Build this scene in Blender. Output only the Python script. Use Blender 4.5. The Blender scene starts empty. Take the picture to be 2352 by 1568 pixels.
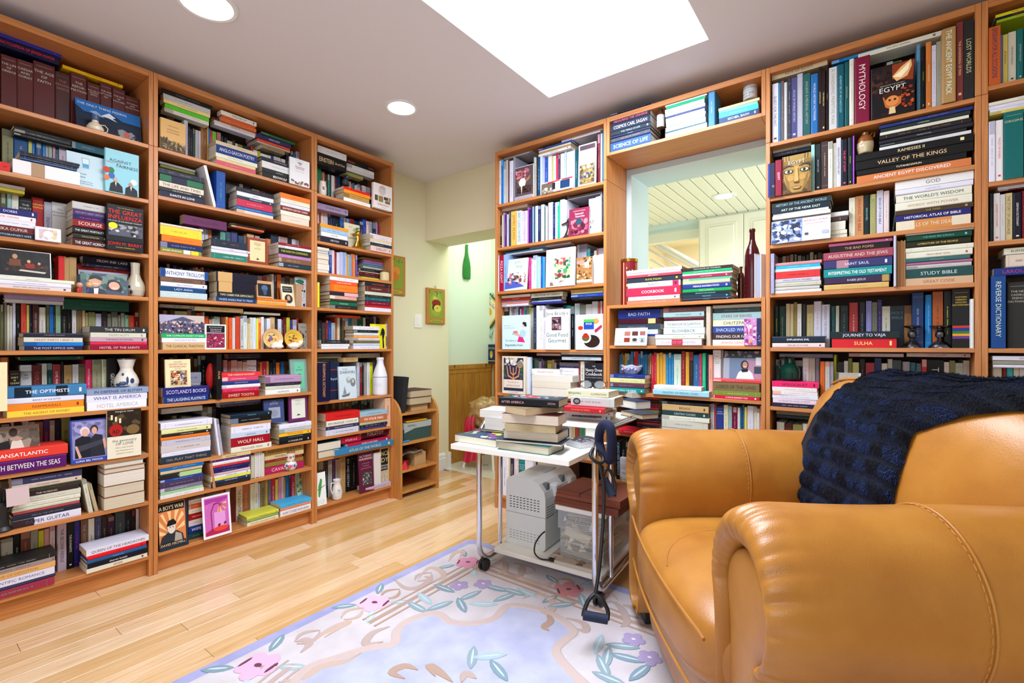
import bpy, math, random, colorsys
import numpy as np
from mathutils import Vector, Matrix
random.seed(7)
sc = bpy.context.scene
COL = sc.collection
# ---------------------------------------------------------------- camera (fitted to the 2352x1568 photograph)
F, YAW, HZ, CX, CAM = 1103.08, 0.642636, 792.05, 1176.0, 1.084
cd = bpy.data.cameras.new('camera'); cam = bpy.data.objects.new('camera', cd); COL.objects.link(cam)
cam.location = (0, 0, CAM); cam.rotation_euler = (math.pi/2, 0, YAW)
cd.sensor_width = 36.0; cd.lens = F/2352*36.0; cd.shift_y = (HZ-784)/2352.0; cd.clip_start = .05
sc.camera = cam
# ---------------------------------------------------------------- world, colour management
w = bpy.data.worlds.new('world'); sc.world = w; w.use_nodes = True
w.node_tree.nodes['Background'].inputs[0].default_value = (.80, .88, 1, 1)
w.node_tree.nodes['Background'].inputs[1].default_value = .9
sc.view_settings.view_transform = 'Standard'; sc.view_settings.look = 'None'
sc.view_settings.exposure = .09; sc.view_settings.gamma = 1.0
sc.view_settings.use_curve_mapping = False
sc.render.film_transparent = False
try:
    sc.cycles.max_bounces = 8; sc.cycles.diffuse_bounces = 5; sc.cycles.glossy_bounces = 4
    sc.cycles.caustics_reflective = False; sc.cycles.caustics_refractive = False
    sc.cycles.sample_clamp_indirect = 6; sc.cycles.use_denoising = True
except Exception: pass
def area(name, loc, rot, sx, sy, power, col):
    l = bpy.data.lights.new(name, 'AREA'); l.shape = 'RECTANGLE'; l.size = sx; l.size_y = sy; l.energy = power; l.color = col
    o = bpy.data.objects.new(name, l); COL.objects.link(o); o.location = loc; o.rotation_euler = rot; return o
SKY_P, WIN_P, LAMP_P = 70, 22, 10
area('skylight_daylight', (-.98, 1.35, 2.425), (0, 0, 0), .8, 1.7, SKY_P, (.80, .88, 1))
area('window_daylight', (-.1, -1.93, 1.45), (math.radians(90), 0, 0), 2.6, 1.5, WIN_P, (.90, .94, 1))
def spot(name, loc, power, col=(1, .83, .60)):
    l = bpy.data.lights.new(name, 'SPOT'); l.energy = power; l.color = col; l.spot_size = math.radians(150); l.spot_blend = .8; l.shadow_soft_size = .07
    o = bpy.data.objects.new(name, l); COL.objects.link(o); o.location = loc; return o
# ---------------------------------------------------------------- pixel <-> world measuring helpers
D, E = 2.708, 2.498            # front planes of the shelving: X = -D on the long wall, Y = E on the far wall
sY, cY = math.sin(YAW), math.cos(YAW)
def ray(x): u = x-CX; return (-sY*F+cY*u, cY*F+sY*u)
def t_left(x, d=0): return -(D+d)/ray(x)[0]
def t_back(x, d=0): return (E+d)/ray(x)[1]
def s_left(x, d=0): return ray(x)[1]*t_left(x, d)
def s_back(x, d=0): return ray(x)[0]*t_back(x, d)
def level(x, y, z=0): t = (CAM-z)/(y-HZ); r = ray(x); return Vector((r[0]*t, r[1]*t, z))
def onX(x, y, X): r = ray(x); t = X/r[0]; return Vector((X, r[1]*t, CAM+(HZ-y)*t))
def onY(x, y, Y): r = ray(x); t = Y/r[1]; return Vector((r[0]*t, Y, CAM+(HZ-y)*t))
def camp(R, Fd, z=0): return Vector((cY*R-sY*Fd, sY*R+cY*Fd, z))      # right / forward of the camera
# ---------------------------------------------------------------- colours and materials
def lin(c): return c/12.92 if c <= .04045 else ((c+.055)/1.055)**2.4
def hx(s):
    s = s.strip()
    if len(s) == 3: v = [int(k*2, 16)/255 for k in s]
    else: v = [int(s[i:i+2], 16)/255 for i in (0, 2, 4)]
    return v
def lc(s): return tuple(lin(v) for v in hx(s))+(1.0,)
def newmat(name):
    m = bpy.data.materials.new(name); m.use_nodes = True
    return m, m.node_tree.nodes, m.node_tree.links, m.node_tree.nodes['Principled BSDF']
def plain(name, col, rough=.5, metal=0, **kw):
    m, n, l, b = newmat(name); b.inputs['Base Color'].default_value = lc(col); b.inputs['Roughness'].default_value = rough
    b.inputs['Metallic'].default_value = metal
    for k, v in kw.items(): b.inputs[k.replace('_', ' ')].default_value = v
    # a little real surface variation
    t = n.new('ShaderNodeTexCoord'); no = n.new('ShaderNodeTexNoise'); no.inputs['Scale'].default_value = 30
    l.new(t.outputs['Object'], no.inputs['Vector']); mr = n.new('ShaderNodeMapRange')
    mr.inputs[3].default_value = max(0, rough-.05); mr.inputs[4].default_value = min(1, rough+.05)
    l.new(no.outputs[0], mr.inputs[0]); l.new(mr.outputs[0], b.inputs['Roughness'])
    return m
def ramp(n, stops):
    r = n.new('ShaderNodeValToRGB'); e = r.color_ramp.elements
    while len(e) < len(stops): e.new(.5)
    for k, (p, c) in enumerate(stops): e[k].position = p; e[k].color = lc(c)
    return r
def bump(n, l, b, src, s, d=.01):
    bp = n.new('ShaderNodeBump'); bp.inputs['Strength'].default_value = s; bp.inputs['Distance'].default_value = d
    l.new(src, bp.inputs['Height']); l.new(bp.outputs[0], b.inputs['Normal'])
def attrmat(name, rough, coat=0, bumpy=0, metal=0):
    m, n, l, b = newmat(name); a = n.new('ShaderNodeAttribute'); a.attribute_name = 'Col'
    l.new(a.outputs['Color'], b.inputs['Base Color']); b.inputs['Roughness'].default_value = rough
    b.inputs['Metallic'].default_value = metal
    if coat: b.inputs['Coat Weight'].default_value = coat; b.inputs['Coat Roughness'].default_value = .25
    t = n.new('ShaderNodeTexCoord'); no = n.new('ShaderNodeTexNoise'); no.inputs['Scale'].default_value = 60 if not bumpy else 350
    l.new(t.outputs['Object'], no.inputs['Vector'])
    if bumpy: bump(n, l, b, no.outputs[0], bumpy, .002)
    else:
        mr = n.new('ShaderNodeMapRange'); mr.inputs[3].default_value = rough-.08; mr.inputs[4].default_value = rough+.08
        l.new(no.outputs[0], mr.inputs[0]); l.new(mr.outputs[0], b.inputs['Roughness'])
    return m
M_PRINT = attrmat('printed_cover', .42)
M_PRINT.node_tree.nodes['Principled BSDF'].inputs['Specular IOR Level'].default_value = .22
M_CLOTH = attrmat('cloth_binding', .75, 0, .3)
M_MATTE = attrmat('matte_colour', .8)
M_GLAZE = attrmat('glazed_ceramic', .18, .5)
def pagemat():
    m, n, l, b = newmat('paper_edges'); a = n.new('ShaderNodeAttribute'); a.attribute_name = 'Col'
    g = n.new('ShaderNodeAttribute'); g.attribute_name = 'sheet'
    wv = n.new('ShaderNodeTexNoise'); wv.noise_dimensions = '1D'; wv.inputs['Scale'].default_value = 900; wv.inputs['Detail'].default_value = 3
    l.new(g.outputs['Fac'], wv.inputs['W'])
    mx = n.new('ShaderNodeMix'); mx.data_type = 'RGBA'; mx.blend_type = 'MULTIPLY'; mx.inputs[0].default_value = 1
    r = ramp(n, [(.3, 'b8ae9c'), (.6, 'ffffff')]); l.new(wv.outputs[0], r.inputs[0])
    l.new(a.outputs['Color'], mx.inputs[6]); l.new(r.outputs[0], mx.inputs[7]); l.new(mx.outputs[2], b.inputs['Base Color'])
    b.inputs['Roughness'].default_value = .85; return m
M_PAGE = pagemat()
def wood(name, scale, cols, rough=.38, fine=1.0):
    m, n, l, b = newmat(name); t = n.new('ShaderNodeTexCoord'); mp = n.new('ShaderNodeMapping'); mp.inputs['Scale'].default_value = scale
    oi = n.new('ShaderNodeObjectInfo'); ad = n.new('ShaderNodeVectorMath'); ad.operation = 'ADD'
    sc_ = n.new('ShaderNodeVectorMath'); sc_.operation = 'SCALE'; sc_.inputs['Scale'].default_value = 37
    l.new(oi.outputs['Random'], sc_.inputs[0]); l.new(t.outputs['Object'], ad.inputs[0]); l.new(sc_.outputs[0], ad.inputs[1])
    l.new(ad.outputs[0], mp.inputs[0]); no = n.new('ShaderNodeTexNoise'); no.inputs['Scale'].default_value = 4; no.inputs['Detail'].default_value = 6
    no.inputs['Distortion'].default_value = .6
    l.new(mp.outputs[0], no.inputs['Vector']); r = ramp(n, cols); l.new(no.outputs[0], r.inputs[0])
    l.new(r.outputs[0], b.inputs['Base Color']); b.inputs['Roughness'].default_value = rough
    bump(n, l, b, no.outputs[0], .12*fine, .001)
    return m, n, l, b, r, oi
WC = [(.3, 'ab6a34'), (.5, 'bd7a42'), (.72, 'c9894d')]
M_WH = wood('beech_veneer_horizontal', (1.2, 30, 30), WC)[0]
M_WV = wood('beech_veneer_vertical', (30, 30, 1.2), WC)[0]
M_WD = wood('shade_darkened_board', (30, 30, 1.2), [(.3, '2c1a0e'), (.7, '3c2412')], .7)[0]  # board brown taken near black: shelf-interior shade put into the colour
def floormat():
    m, n, l, b, r, oi = wood('maple_plank', (18, 1.1, 10), [(.22, 'c89868'), (.38, 'dcb586'), (.6, 'e4c096'), (.85, 'ead0aa')], .24, .5)
    hs = n.new('ShaderNodeHueSaturation'); mr = n.new('ShaderNodeMapRange'); mr.inputs[3].default_value = .80; mr.inputs[4].default_value = 1.08
    l.new(oi.outputs['Random'], mr.inputs[0]); l.new(mr.outputs[0], hs.inputs['Value'])
    mr2 = n.new('ShaderNodeMapRange'); mr2.inputs[3].default_value = 1.25; mr2.inputs[4].default_value = .85
    l.new(oi.outputs['Random'], mr2.inputs[0]); l.new(mr2.outputs[0], hs.inputs['Saturation'])
    l.new(r.outputs[0], hs.inputs['Color']); l.new(hs.outputs[0], b.inputs['Base Color'])
    b.inputs['Coat Weight'].default_value = .4; b.inputs['Coat Roughness'].default_value = .12
    return m
M_FLOOR = floormat()
def paint(name, c, rough=.7, sc_=120):
    m, n, l, b = newmat(name); b.inputs['Base Color'].default_value = lc(c); b.inputs['Roughness'].default_value = rough
    t = n.new('ShaderNodeTexCoord'); no = n.new('ShaderNodeTexNoise'); no.inputs['Scale'].default_value = sc_; l.new(t.outputs['Object'], no.inputs['Vector'])
    bump(n, l, b, no.outputs[0], .08, .002); return m
M_CEIL = paint('ceiling_paint', 'e4e4ea'); M_WALL = paint('cream_wall_paint', 'e6e0bf'); M_WALLB = paint('pale_hall_paint', 'dbe8d8')
M_REV = paint('opening_paint', 'c6dadf'); M_TRIM = paint('white_trim_paint', 'e8edf2', .35); M_KIT = paint('kitchen_board_paint', 'e9ece2', .45)
M_CAB = paint('cabinet_paint', 'f4f4ec', .35); M_TAN = paint('stair_wall_paint', 'efe4c8')
M_WHITE = plain('white_laminate', 'efeee6', .3); M_BLACK = plain('black_plastic', '141518', .4)
M_CHROME = plain('chrome', 'e2e2e6', .08, 1.0); M_BRASS = plain('polished_brass', 'c89a3c', .18, 1.0)
M_PEWTER = plain('pewter', '70707a', .25, 1.0)
def glassmat(name, col, rough=.03, tr=1.0):
    m, n, l, b = newmat(name); b.inputs['Base Color'].default_value = lc(col); b.inputs['Roughness'].default_value = rough
    b.inputs['Transmission Weight'].default_value = tr; b.inputs['IOR'].default_value = 1.45; return m
def emit(name, col, s):
    m, n, l, b = newmat(name); b.inputs['Base Color'].default_value = lc('ffffff'); b.inputs['Emission Color'].default_value = lc(col)
    b.inputs['Emission Strength'].default_value = s; return m
M_SKYPANE = emit('skylight_diffuser', 'f2f7ff', 3.0); M_LAMP = emit('lamp_glow', 'fff0d2', 9.0); M_WINPANE = emit('bright_window_glass', 'eef4ff', 1.0)
def leathermat():
    m, n, l, b = newmat('tan_leather'); t = n.new('ShaderNodeTexCoord')
    v = n.new('ShaderNodeTexVoronoi'); v.inputs['Scale'].default_value = 330; l.new(t.outputs['Object'], v.inputs['Vector'])
    no = n.new('ShaderNodeTexNoise'); no.inputs['Scale'].default_value = 6; no.inputs['Detail'].default_value = 5; l.new(t.outputs['Object'], no.inputs['Vector'])
    r = ramp(n, [(.3, 'a26826'), (.55, 'b0762c'), (.75, 'b98036')]); l.new(no.outputs[0], r.inputs[0]); l.new(r.outputs[0], b.inputs['Base Color'])
    ad = n.new('ShaderNodeMath'); ad.operation = 'MULTIPLY_ADD'; ad.inputs[1].default_value = .18; l.new(v.outputs[0], ad.inputs[0])
    n2 = n.new('ShaderNodeTexNoise'); n2.inputs['Scale'].default_value = 11; n2.inputs['Detail'].default_value = 7; n2.inputs['Distortion'].default_value = .8; l.new(t.outputs['Object'], n2.inputs['Vector'])
    l.new(n2.outputs[0], ad.inputs[2]); bump(n, l, b, ad.outputs[0], .32, .004); b.inputs['Roughness'].default_value = .36
    b.inputs['Coat Weight'].default_value = .12; b.inputs['Coat Roughness'].default_value = .3; return m
M_LEATHER = leathermat()
# ---------------------------------------------------------------- mesh builder
class MB:
    def __init__(s): s.v = []; s.f = []; s.c = []; s.m = []; s.g = []; s.sm = []
    def poly(s, pts, col, mat=0, g=None, smooth=False):
        i = len(s.v); s.v.extend([tuple(p) for p in pts]); s.f.append(tuple(range(i, i+len(pts)))); s.c.append(col); s.m.append(mat)
        s.g.append(g or [0]*len(pts)); s.sm.append(smooth)
    def mesh(s, vs, fs, col, mat=0, smooth=False):
        i = len(s.v); s.v.extend([tuple(p) for p in vs])
        for f in fs: s.f.append(tuple(i+k for k in f)); s.c.append(col); s.m.append(mat); s.g.append([0]*len(f)); s.sm.append(smooth)
    def box(s, x0, x1, y0, y1, z0, z1, col=(1, 1, 1, 1), mat=0, M=None, bev=0):
        if bev:
            b = min(bev, (x1-x0)*.45, (y1-y0)*.45, (z1-z0)*.45); vs = []
            for z, k, c in ((z0, b, b*.4), (z0+b, 0, b), (z1-b, 0, b), (z1, b, b*.4)):
                X0, X1, Y0, Y1 = x0+k, x1-k, y0+k, y1-k
                vs += [(X0+c, Y0, z), (X1-c, Y0, z), (X1, Y0+c, z), (X1, Y1-c, z), (X1-c, Y1, z), (X0+c, Y1, z), (X0, Y1-c, z), (X0, Y0+c, z)]
            fs = [(r*8+j, r*8+(j+1) % 8, r*8+8+(j+1) % 8, r*8+8+j) for r in range(3) for j in range(8)]+[tuple(range(7, -1, -1)), tuple(range(24, 32))]
        else:
            vs = [(x0, y0, z0), (x1, y0, z0), (x1, y1, z0), (x0, y1, z0), (x0, y0, z1), (x1, y0, z1), (x1, y1, z1), (x0, y1, z1)]
            fs = [(0, 3, 2, 1), (4, 5, 6, 7), (0, 1, 5, 4), (1, 2, 6, 5), (2, 3, 7, 6), (3, 0, 4, 7)]
        if M is not None: vs = [M @ Vector(v) for v in vs]
        s.mesh(vs, fs, col, mat)
    def prism(s, prof, x0, x1, col, mat=0, ax='x', smooth=False):
        n = len(prof)
        def P(a, p):
            return {'x': (a, p[0], p[1]), 'y': (p[0], a, p[1]), 'z': (p[0], p[1], a)}[ax]
        vs = [P(x0, p) for p in prof]+[P(x1, p) for p in prof]
        fs = [(j, (j+1) % n, n+(j+1) % n, n+j) for j in range(n)]
        s.mesh(vs, fs, col, mat, smooth); s.mesh(vs, [tuple(range(n-1, -1, -1)), tuple(range(n, 2*n))], col, mat)
    def tube(s, pts, r, col=(1, 1, 1, 1), mat=0, n=10, closed=False, cap=True):
        pts = [Vector(p) for p in pts]; N = len(pts); rings = []; up = None
        for k in range(N):
            a = pts[(k-1) % N] if (closed or k) else pts[0]; b = pts[(k+1) % N] if (closed or k < N-1) else pts[-1]
            d = (b-a).normalized()
            if up is None: up = Vector((0, 0, 1)) if abs(d.z) < .9 else Vector((1, 0, 0))
            up = (up-d*up.dot(d)).normalized(); sd = d.cross(up)
            rr = r[k] if isinstance(r, (list, tuple)) else r
            rings.append([pts[k]+(up*math.cos(2*math.pi*j/n)+sd*math.sin(2*math.pi*j/n))*rr for j in range(n)])
        vs = [p for q in rings for p in q]; fs = []
        for k in range(N if closed else N-1):
            k2 = (k+1) % N
            for j in range(n): fs.append((k*n+j, k2*n+j, k2*n+(j+1) % n, k*n+(j+1) % n))
        s.mesh(vs, fs, col, mat, True)
        if cap and not closed: s.mesh(rings[0], [tuple(range(n))], col, mat); s.mesh(rings[-1], [tuple(range(n-1, -1, -1))], col, mat)
    def lathe(s, prof, col, mat=0, n=28, c=(0, 0, 0), sx=1, sy=1, bands=None):
        # prof [(r,z)], bands: function(z)->colour
        R = len(prof)
        vs = [(c[0]+r*sx*math.cos(2*math.pi*j/n), c[1]+r*sy*math.sin(2*math.pi*j/n), c[2]+z) for r, z in prof for j in range(n)]
        for k in range(R-1):
            cc = bands((prof[k][1]+prof[k+1][1])/2) if bands else col
            i = len(s.v); s.v.extend(vs[k*n:(k+2)*n])
            for j in range(n):
                s.f.append((i+j, i+(j+1) % n, i+n+(j+1) % n, i+n+j)); s.c.append(cc); s.m.append(mat); s.g.append([0]*4); s.sm.append(True)
        for k in (0, R-1):
            if prof[k][0] > .0005: s.mesh(vs[k*n:(k+1)*n], [tuple(range(n))[::-1 if k == 0 else 1]], col, mat)
    def ball(s, c, r, col, mat=0, n=12, m=8, M=None, sc=(1, 1, 1)):
        pr = [(math.sin(math.pi*k/m), -math.cos(math.pi*k/m)) for k in range(m+1)]
        vs = [Vector((c[0]+r*sc[0]*a*math.cos(2*math.pi*j/n), c[1]+r*sc[1]*a*math.sin(2*math.pi*j/n), c[2]+r*sc[2]*b)) for a, b in pr for j in range(n)]
        if M is not None: vs = [M @ v for v in vs]
        s.mesh(vs, [(k*n+j, k*n+(j+1) % n, (k+1)*n+(j+1) % n, (k+1)*n+j) for k in range(m) for j in range(n)], col, mat, True)
    def add(s, o, M=None):
        i = len(s.v); s.v.extend([tuple(M @ Vector(v)) for v in o.v] if M is not None else o.v)
        s.f.extend([tuple(i+k for k in f) for f in o.f]); s.c.extend(o.c); s.m.extend(o.m); s.g.extend(o.g); s.sm.extend(o.sm)
    def data(s, name, mats, weld=False):
        me = bpy.data.meshes.new(name); me.from_pydata(s.v, [], s.f)
        for m in mats: me.materials.append(m)
        me.polygons.foreach_set('material_index', s.m); me.polygons.foreach_set('use_smooth', s.sm)
        a = me.color_attributes.new('Col', 'FLOAT_COLOR', 'CORNER')
        cc = np.repeat(np.array([c[:4] for c in s.c], 'f'), [len(f) for f in s.f], axis=0); a.data.foreach_set('color', cc.ravel())
        if any(any(g) for g in s.g):
            b = me.attributes.new('sheet', 'FLOAT', 'CORNER'); b.data.foreach_set('value', np.array([x for g in s.g for x in g], 'f'))
        if weld:
            import bmesh
            bm = bmesh.new(); bm.from_mesh(me); bmesh.ops.remove_doubles(bm, verts=bm.verts, dist=1e-5); bmesh.ops.recalc_face_normals(bm, faces=bm.faces); bm.to_mesh(me); bm.free()
        me.update(); return me
    def build(s, name, mats, parent=None, M=None, weld=False):
        if not isinstance(mats, (list, tuple)): mats = [mats]
        o = bpy.data.objects.new(name, s.data(name, mats, weld)); COL.objects.link(o)
        if M is not None: o.matrix_world = M
        if parent is not None: o.parent = parent
        return o
W1 = (1, 1, 1, 1)
def tag(o, label=None, cat=None, group=None, kind=None):
    if label: o['label'] = label
    if cat: o['category'] = cat
    if group: o['group'] = group
    if kind: o['kind'] = kind
    return o
def empty(name, loc=(0, 0, 0), rz=0, label=None, cat=None, group=None, kind=None):
    o = bpy.data.objects.new(name, None); o.empty_display_size = .05; COL.objects.link(o); o.location = loc; o.rotation_euler = (0, 0, rz)
    return tag(o, label, cat, group, kind)
def struct(name, mb, m, parent=None):
    o = mb.build(name, m, parent)
    if parent is None: o['kind'] = 'structure'
    return o
# ---------------------------------------------------------------- lettering: glyph cache, flat print
GL = {}
def _glyph_mesh(txt):
    cu = bpy.data.curves.new('g', 'FONT'); cu.body = txt; cu.size = 1; cu.resolution_u = 2; cu.fill_mode = 'FRONT'; cu.offset = .0
    ob = bpy.data.objects.new('g', cu); COL.objects.link(ob)
    me = bpy.data.meshes.new_from_object(ob.evaluated_get(bpy.context.evaluated_depsgraph_get())); v = [tuple(p.co) for p in me.vertices]; f = [tuple(p.vertices) for p in me.polygons]
    bpy.data.objects.remove(ob); bpy.data.curves.remove(cu); bpy.data.meshes.remove(me); return v, f
def glyph(c):
    if c not in GL:
        if c == ' ': GL[c] = ([], [], .28)
        else:
            v, f = _glyph_mesh(c); v2, _ = _glyph_mesh(c+'I'); vi, _ = _glyph_mesh('I')
            w_ = max([p[0] for p in v2] or [.5])-max(p[0] for p in vi)
            GL[c] = (v, f, w_ if w_ > .05 else .5)
    return GL[c]
def text_w(t): return sum(glyph(c)[2] for c in t)
def put_text(mb, t, org, ux, uy, size, col, mat=0, align=.5, maxw=None, sq=1.0):
    W = text_w(t)*size
    if maxw and W*sq > maxw: 
        k = maxw/(W*sq)
        if k < .6: size *= k/.6; W *= k/.6; k = .6
        sq *= k
    ux = Vector(ux); uy = Vector(uy); o = Vector(org); x = -align*W*sq
    for c in t:
        v, f, a = glyph(c)
        if f: mb.mesh([o+ux*(x+p[0]*size*sq)+uy*((p[1]-.35)*size) for p in v], f, col, mat)
        x += a*size*sq
def art(mb, spec, org, ux, uy, w_, h_, nrm, lay=.00025, mat=0, rnd=None):
    """flat print: spec in 0..1 coordinates, y downwards from the top edge"""
    ux, uy, nrm, org = Vector(ux), Vector(uy), Vector(nrm), Vector(org); k = 0
    rnd = rnd or random.Random(len(spec))
    P = lambda x, y, z: org+ux*(x*w_)+uy*((1-y)*h_)+nrm*z
    for it in spec.split(';'):
        a = it.strip().split(' ')
        if not a[0]: continue
        k += 1; z = lay*k
        if a[0] == 'r':
            x0, y0, x1, y1 = map(float, a[1:5]); mb.poly([P(x0, y1, z), P(x1, y1, z), P(x1, y0, z), P(x0, y0, z)], lc(a[5]), mat)
        elif a[0] == 'e':
            cx, cy, rx, ry = map(float, a[1:5]); mb.poly([P(cx+rx*math.cos(j*math.pi/10), cy-ry*math.sin(j*math.pi/10), z) for j in range(20)], lc(a[5]), mat)
        elif a[0] == 'p':
            q = list(map(float, a[2:])); pts = [(q[i], q[i+1]) for i in range(0, len(q), 2)]
            ar = sum(pts[i][0]*pts[(i+1) % len(pts)][1]-pts[(i+1) % len(pts)][0]*pts[i][1] for i in range(len(pts)))
            if ar > 0: pts = pts[::-1]
            mb.poly([P(x, y, z) for x, y in pts], lc(a[1]), mat)
        elif a[0] == 't':
            cx, cy, s_ = map(float, a[1:4]); put_text(mb, ' '.join(a[5:]), P(cx, cy, z), ux, uy, s_*h_, lc(a[4]), mat, .5, .92*w_*min(1, 2*min(cx, 1-cx)+.02))
        elif a[0] == 's':
            x0, y0, x1, y1 = map(float, a[1:5]); n_ = int(a[5]); sz = float(a[6]); cs = a[7].split(',')
            for q in range(n_):
                x, y = rnd.uniform(x0, x1), rnd.uniform(y0, y1); r = sz*rnd.uniform(.5, 1.2); r2 = r*rnd.uniform(.6, 1.3)*w_/h_; th = rnd.random()*3
                cl = lc(rnd.choice(cs)); m_ = rnd.choice((5, 6, 7))
                mb.poly([P(min(x1, max(x0, x+r*math.cos(j*2*math.pi/m_+th)*rnd.uniform(.8, 1.1))), min(y1, max(y0, y-r2*math.sin(j*2*math.pi/m_+th)*rnd.uniform(.8, 1.1))), z+q*.000004) for j in range(m_)], cl, mat)
# ================================================================ THE ROOM
HC = 2.44                                   # ceiling height
XL, XR, YB, YF = -2.99, 2.3, -2.1, 2.78      # room planes (YF: far wall behind the shelves)
Y2, XH, YH = 3.06, -3.09, 3.78               # far side of the thick wall, hall wall, hall end
XO0, XO1, ZO = -1.172, -.40, 2.118            # pass-through opening
KX0, KX1, KY = -2.6, 1.6, 5.38
def bx(name, a, m, parent=None, bev=0):
    b = MB(); b.box(*a, bev=bev); return struct(name, b, m, parent)
# floor: maple strips, each plank its own piece
fl = MB(); fl.box(-3.2, XR, YB, 3.02, -.06, -.012); floor = struct('floor', fl, M_WD)
pw = .083; rp = random.Random(3); nplank = 0
x = XL
while x < XR:
    y = YB-rp.random()*.8
    while y < 3.02:
        L_ = rp.uniform(.7, 1.5); y0, y1 = max(y, YB), min(y+L_, 3.02)
        if y1-y0 > .05:
            b = MB(); b.box(x+.0007, x+pw-.0007, y0+.0006, y1-.0006, -.012, 0, bev=.0006)
            # grain follows the plank
            b.build('plank', M_FLOOR, floor); nplank += 1
        y += L_
    x += pw
# hall tiles
ht = MB(); ht.box(-3.2, -2.0, 3.02, YH, -.05, -.008); hf = struct('hall_floor', ht, M_TRIM)
M_TILE = paint('hall_tile', 'dcdac6', .3)
M_TILED = paint('hall_tile_inset', 'a9b8a0', .3)
for i in range(4):
    for j in range(3):
        b = MB(); b.box(XH+.01+i*.3, XH+.305+i*.3, 3.025+j*.3, 3.32+j*.3, -.008, .001, bev=.002); b.build('tile', M_TILE, hf)
        b = MB(); b.box(-.025, .025, -.025, .025, 0, .0022, M=Matrix.Translation((XH+.3075+i*.3, 3.3225+j*.3, .0005)) @ Matrix.Rotation(math.pi/4, 4, 'Z')); b.build('inset_tile', M_TILED, hf)
# ceiling with skylight hole
SK = (-1.42, -.575, .35, 2.235)
c = MB()
for a in ((XL-.2, SK[0], YB-.1, Y2), (SK[1], XR+.1, YB-.1, Y2), (SK[0], SK[1], YB-.1, SK[2]), (SK[0], SK[1], SK[3], Y2)): c.box(a[0], a[1], a[2], a[3], HC, HC+.1)
struct('ceiling', c, M_CEIL)
c = MB(); c.box(SK[0], SK[1], SK[2], SK[3], HC+.012, HC+.03); sk = c.build('skylight_window', M_SKYPANE); sk['kind'] = 'structure'
c = MB()
for a in ((SK[0], SK[0]+.004, SK[2], SK[3]), (SK[1]-.004, SK[1], SK[2], SK[3]), (SK[0], SK[1], SK[2], SK[2]+.004), (SK[0], SK[1], SK[3]-.004, SK[3])): c.box(a[0], a[1], a[2], a[3], HC, HC+.012)
c.build('skylight_frame', M_TRIM, sk)
# long wall and its thickness at the hall
bx('wall_long', (XL-.12, XL, YB-.1, Y2, 0, HC), M_WALL)
bx('wall_hall', (XH-.1, XH, Y2, YH+.1, 0, HC), M_WALLB)
bx('wall_hall_return', (XH, XL-.121, Y2-.05, Y2-.001, 0, HC), M_WALL)
bx('wall_hall_end', (XH, -2.0, YH, YH+.1, 0, HC), M_WALLB)
bx('ceiling_hall', (XH, -2.0, Y2, YH, 2.42, 2.5), M_WALLB)
bx('wall_hall_side', (-2.02, -1.95, Y2, YH, 0, HC), M_WALLB)
XE = -1.99                                    # free end of the far wall, beside the doorway
zd = onY(970.5, 554.6, YF).z                  # underside of the doorway header
bx('wall_header', (XL, XE, YF, Y2, zd, HC), M_WALL)
bx('wall_far_end', (XE, XO0, YF, Y2, 0, HC), M_REV)
bx('wall_far_low', (XO0, XO1, YF, Y2, 0, 1.22), M_REV)
bx('wall_far_top', (XO0, XO1, YF, Y2, ZO, HC), M_REV)
bx('wall_far_other', (XO1, XR+.1, YF, Y2, 0, HC), M_WALL)
bx('wall_side', (XR, XR+.1, YB-.1, Y2, 0, HC), M_WALL)
# wall behind the camera with a wide window
wb = MB()
for a in ((XL-.1, -1.5, 0, HC), (1.3, XR+.1, 0, HC), (-1.5, 1.3, 0, .65), (-1.5, 1.3, 2.2, HC)): wb.box(a[0], a[1], YB-.12, YB, a[2], a[3])
struct('wall_back', wb, M_WALL)
wn = MB()
for a in ((-1.5, -1.44, .65, 2.2), (1.24, 1.3, .65, 2.2), (-1.5, 1.3, .65, .71), (-1.5, 1.3, 2.14, 2.2), (-.6, -.55, .65, 2.2), (.35, .4, .65, 2.2)): wn.box(a[0], a[1], YB-.08, YB-.02, a[2], a[3])
wf = struct('window_1', wn, M_TRIM)
p = MB(); p.box(-1.44, 1.24, YB-.06, YB-.05, .71, 2.14); p.build('pane', M_WINPANE, wf)
# baseboards
def baseb(name, y0, y1, X):
    b = MB(); b.prism([(X, 0), (X+.016, 0), (X+.016, .10), (X+.012, .105), (X+.012, .125), (X+.006, .14), (X, .145)], y0, y1, W1, ax='x')
    # prism along x: remap to run along y
    b.v = [(v[1], v[0], v[2]) for v in b.v]; b.f = [f[::-1] for f in b.f]; return struct(name, b, M_TRIM)
baseb('baseboard_long', 2.62, Y2-.05, XL)
bb = MB(); bb.box(XL-.12, XL+.016, Y2-.0005, Y2+.016, 0, .14); struct('baseboard_hall_return', bb, M_TRIM)
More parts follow.
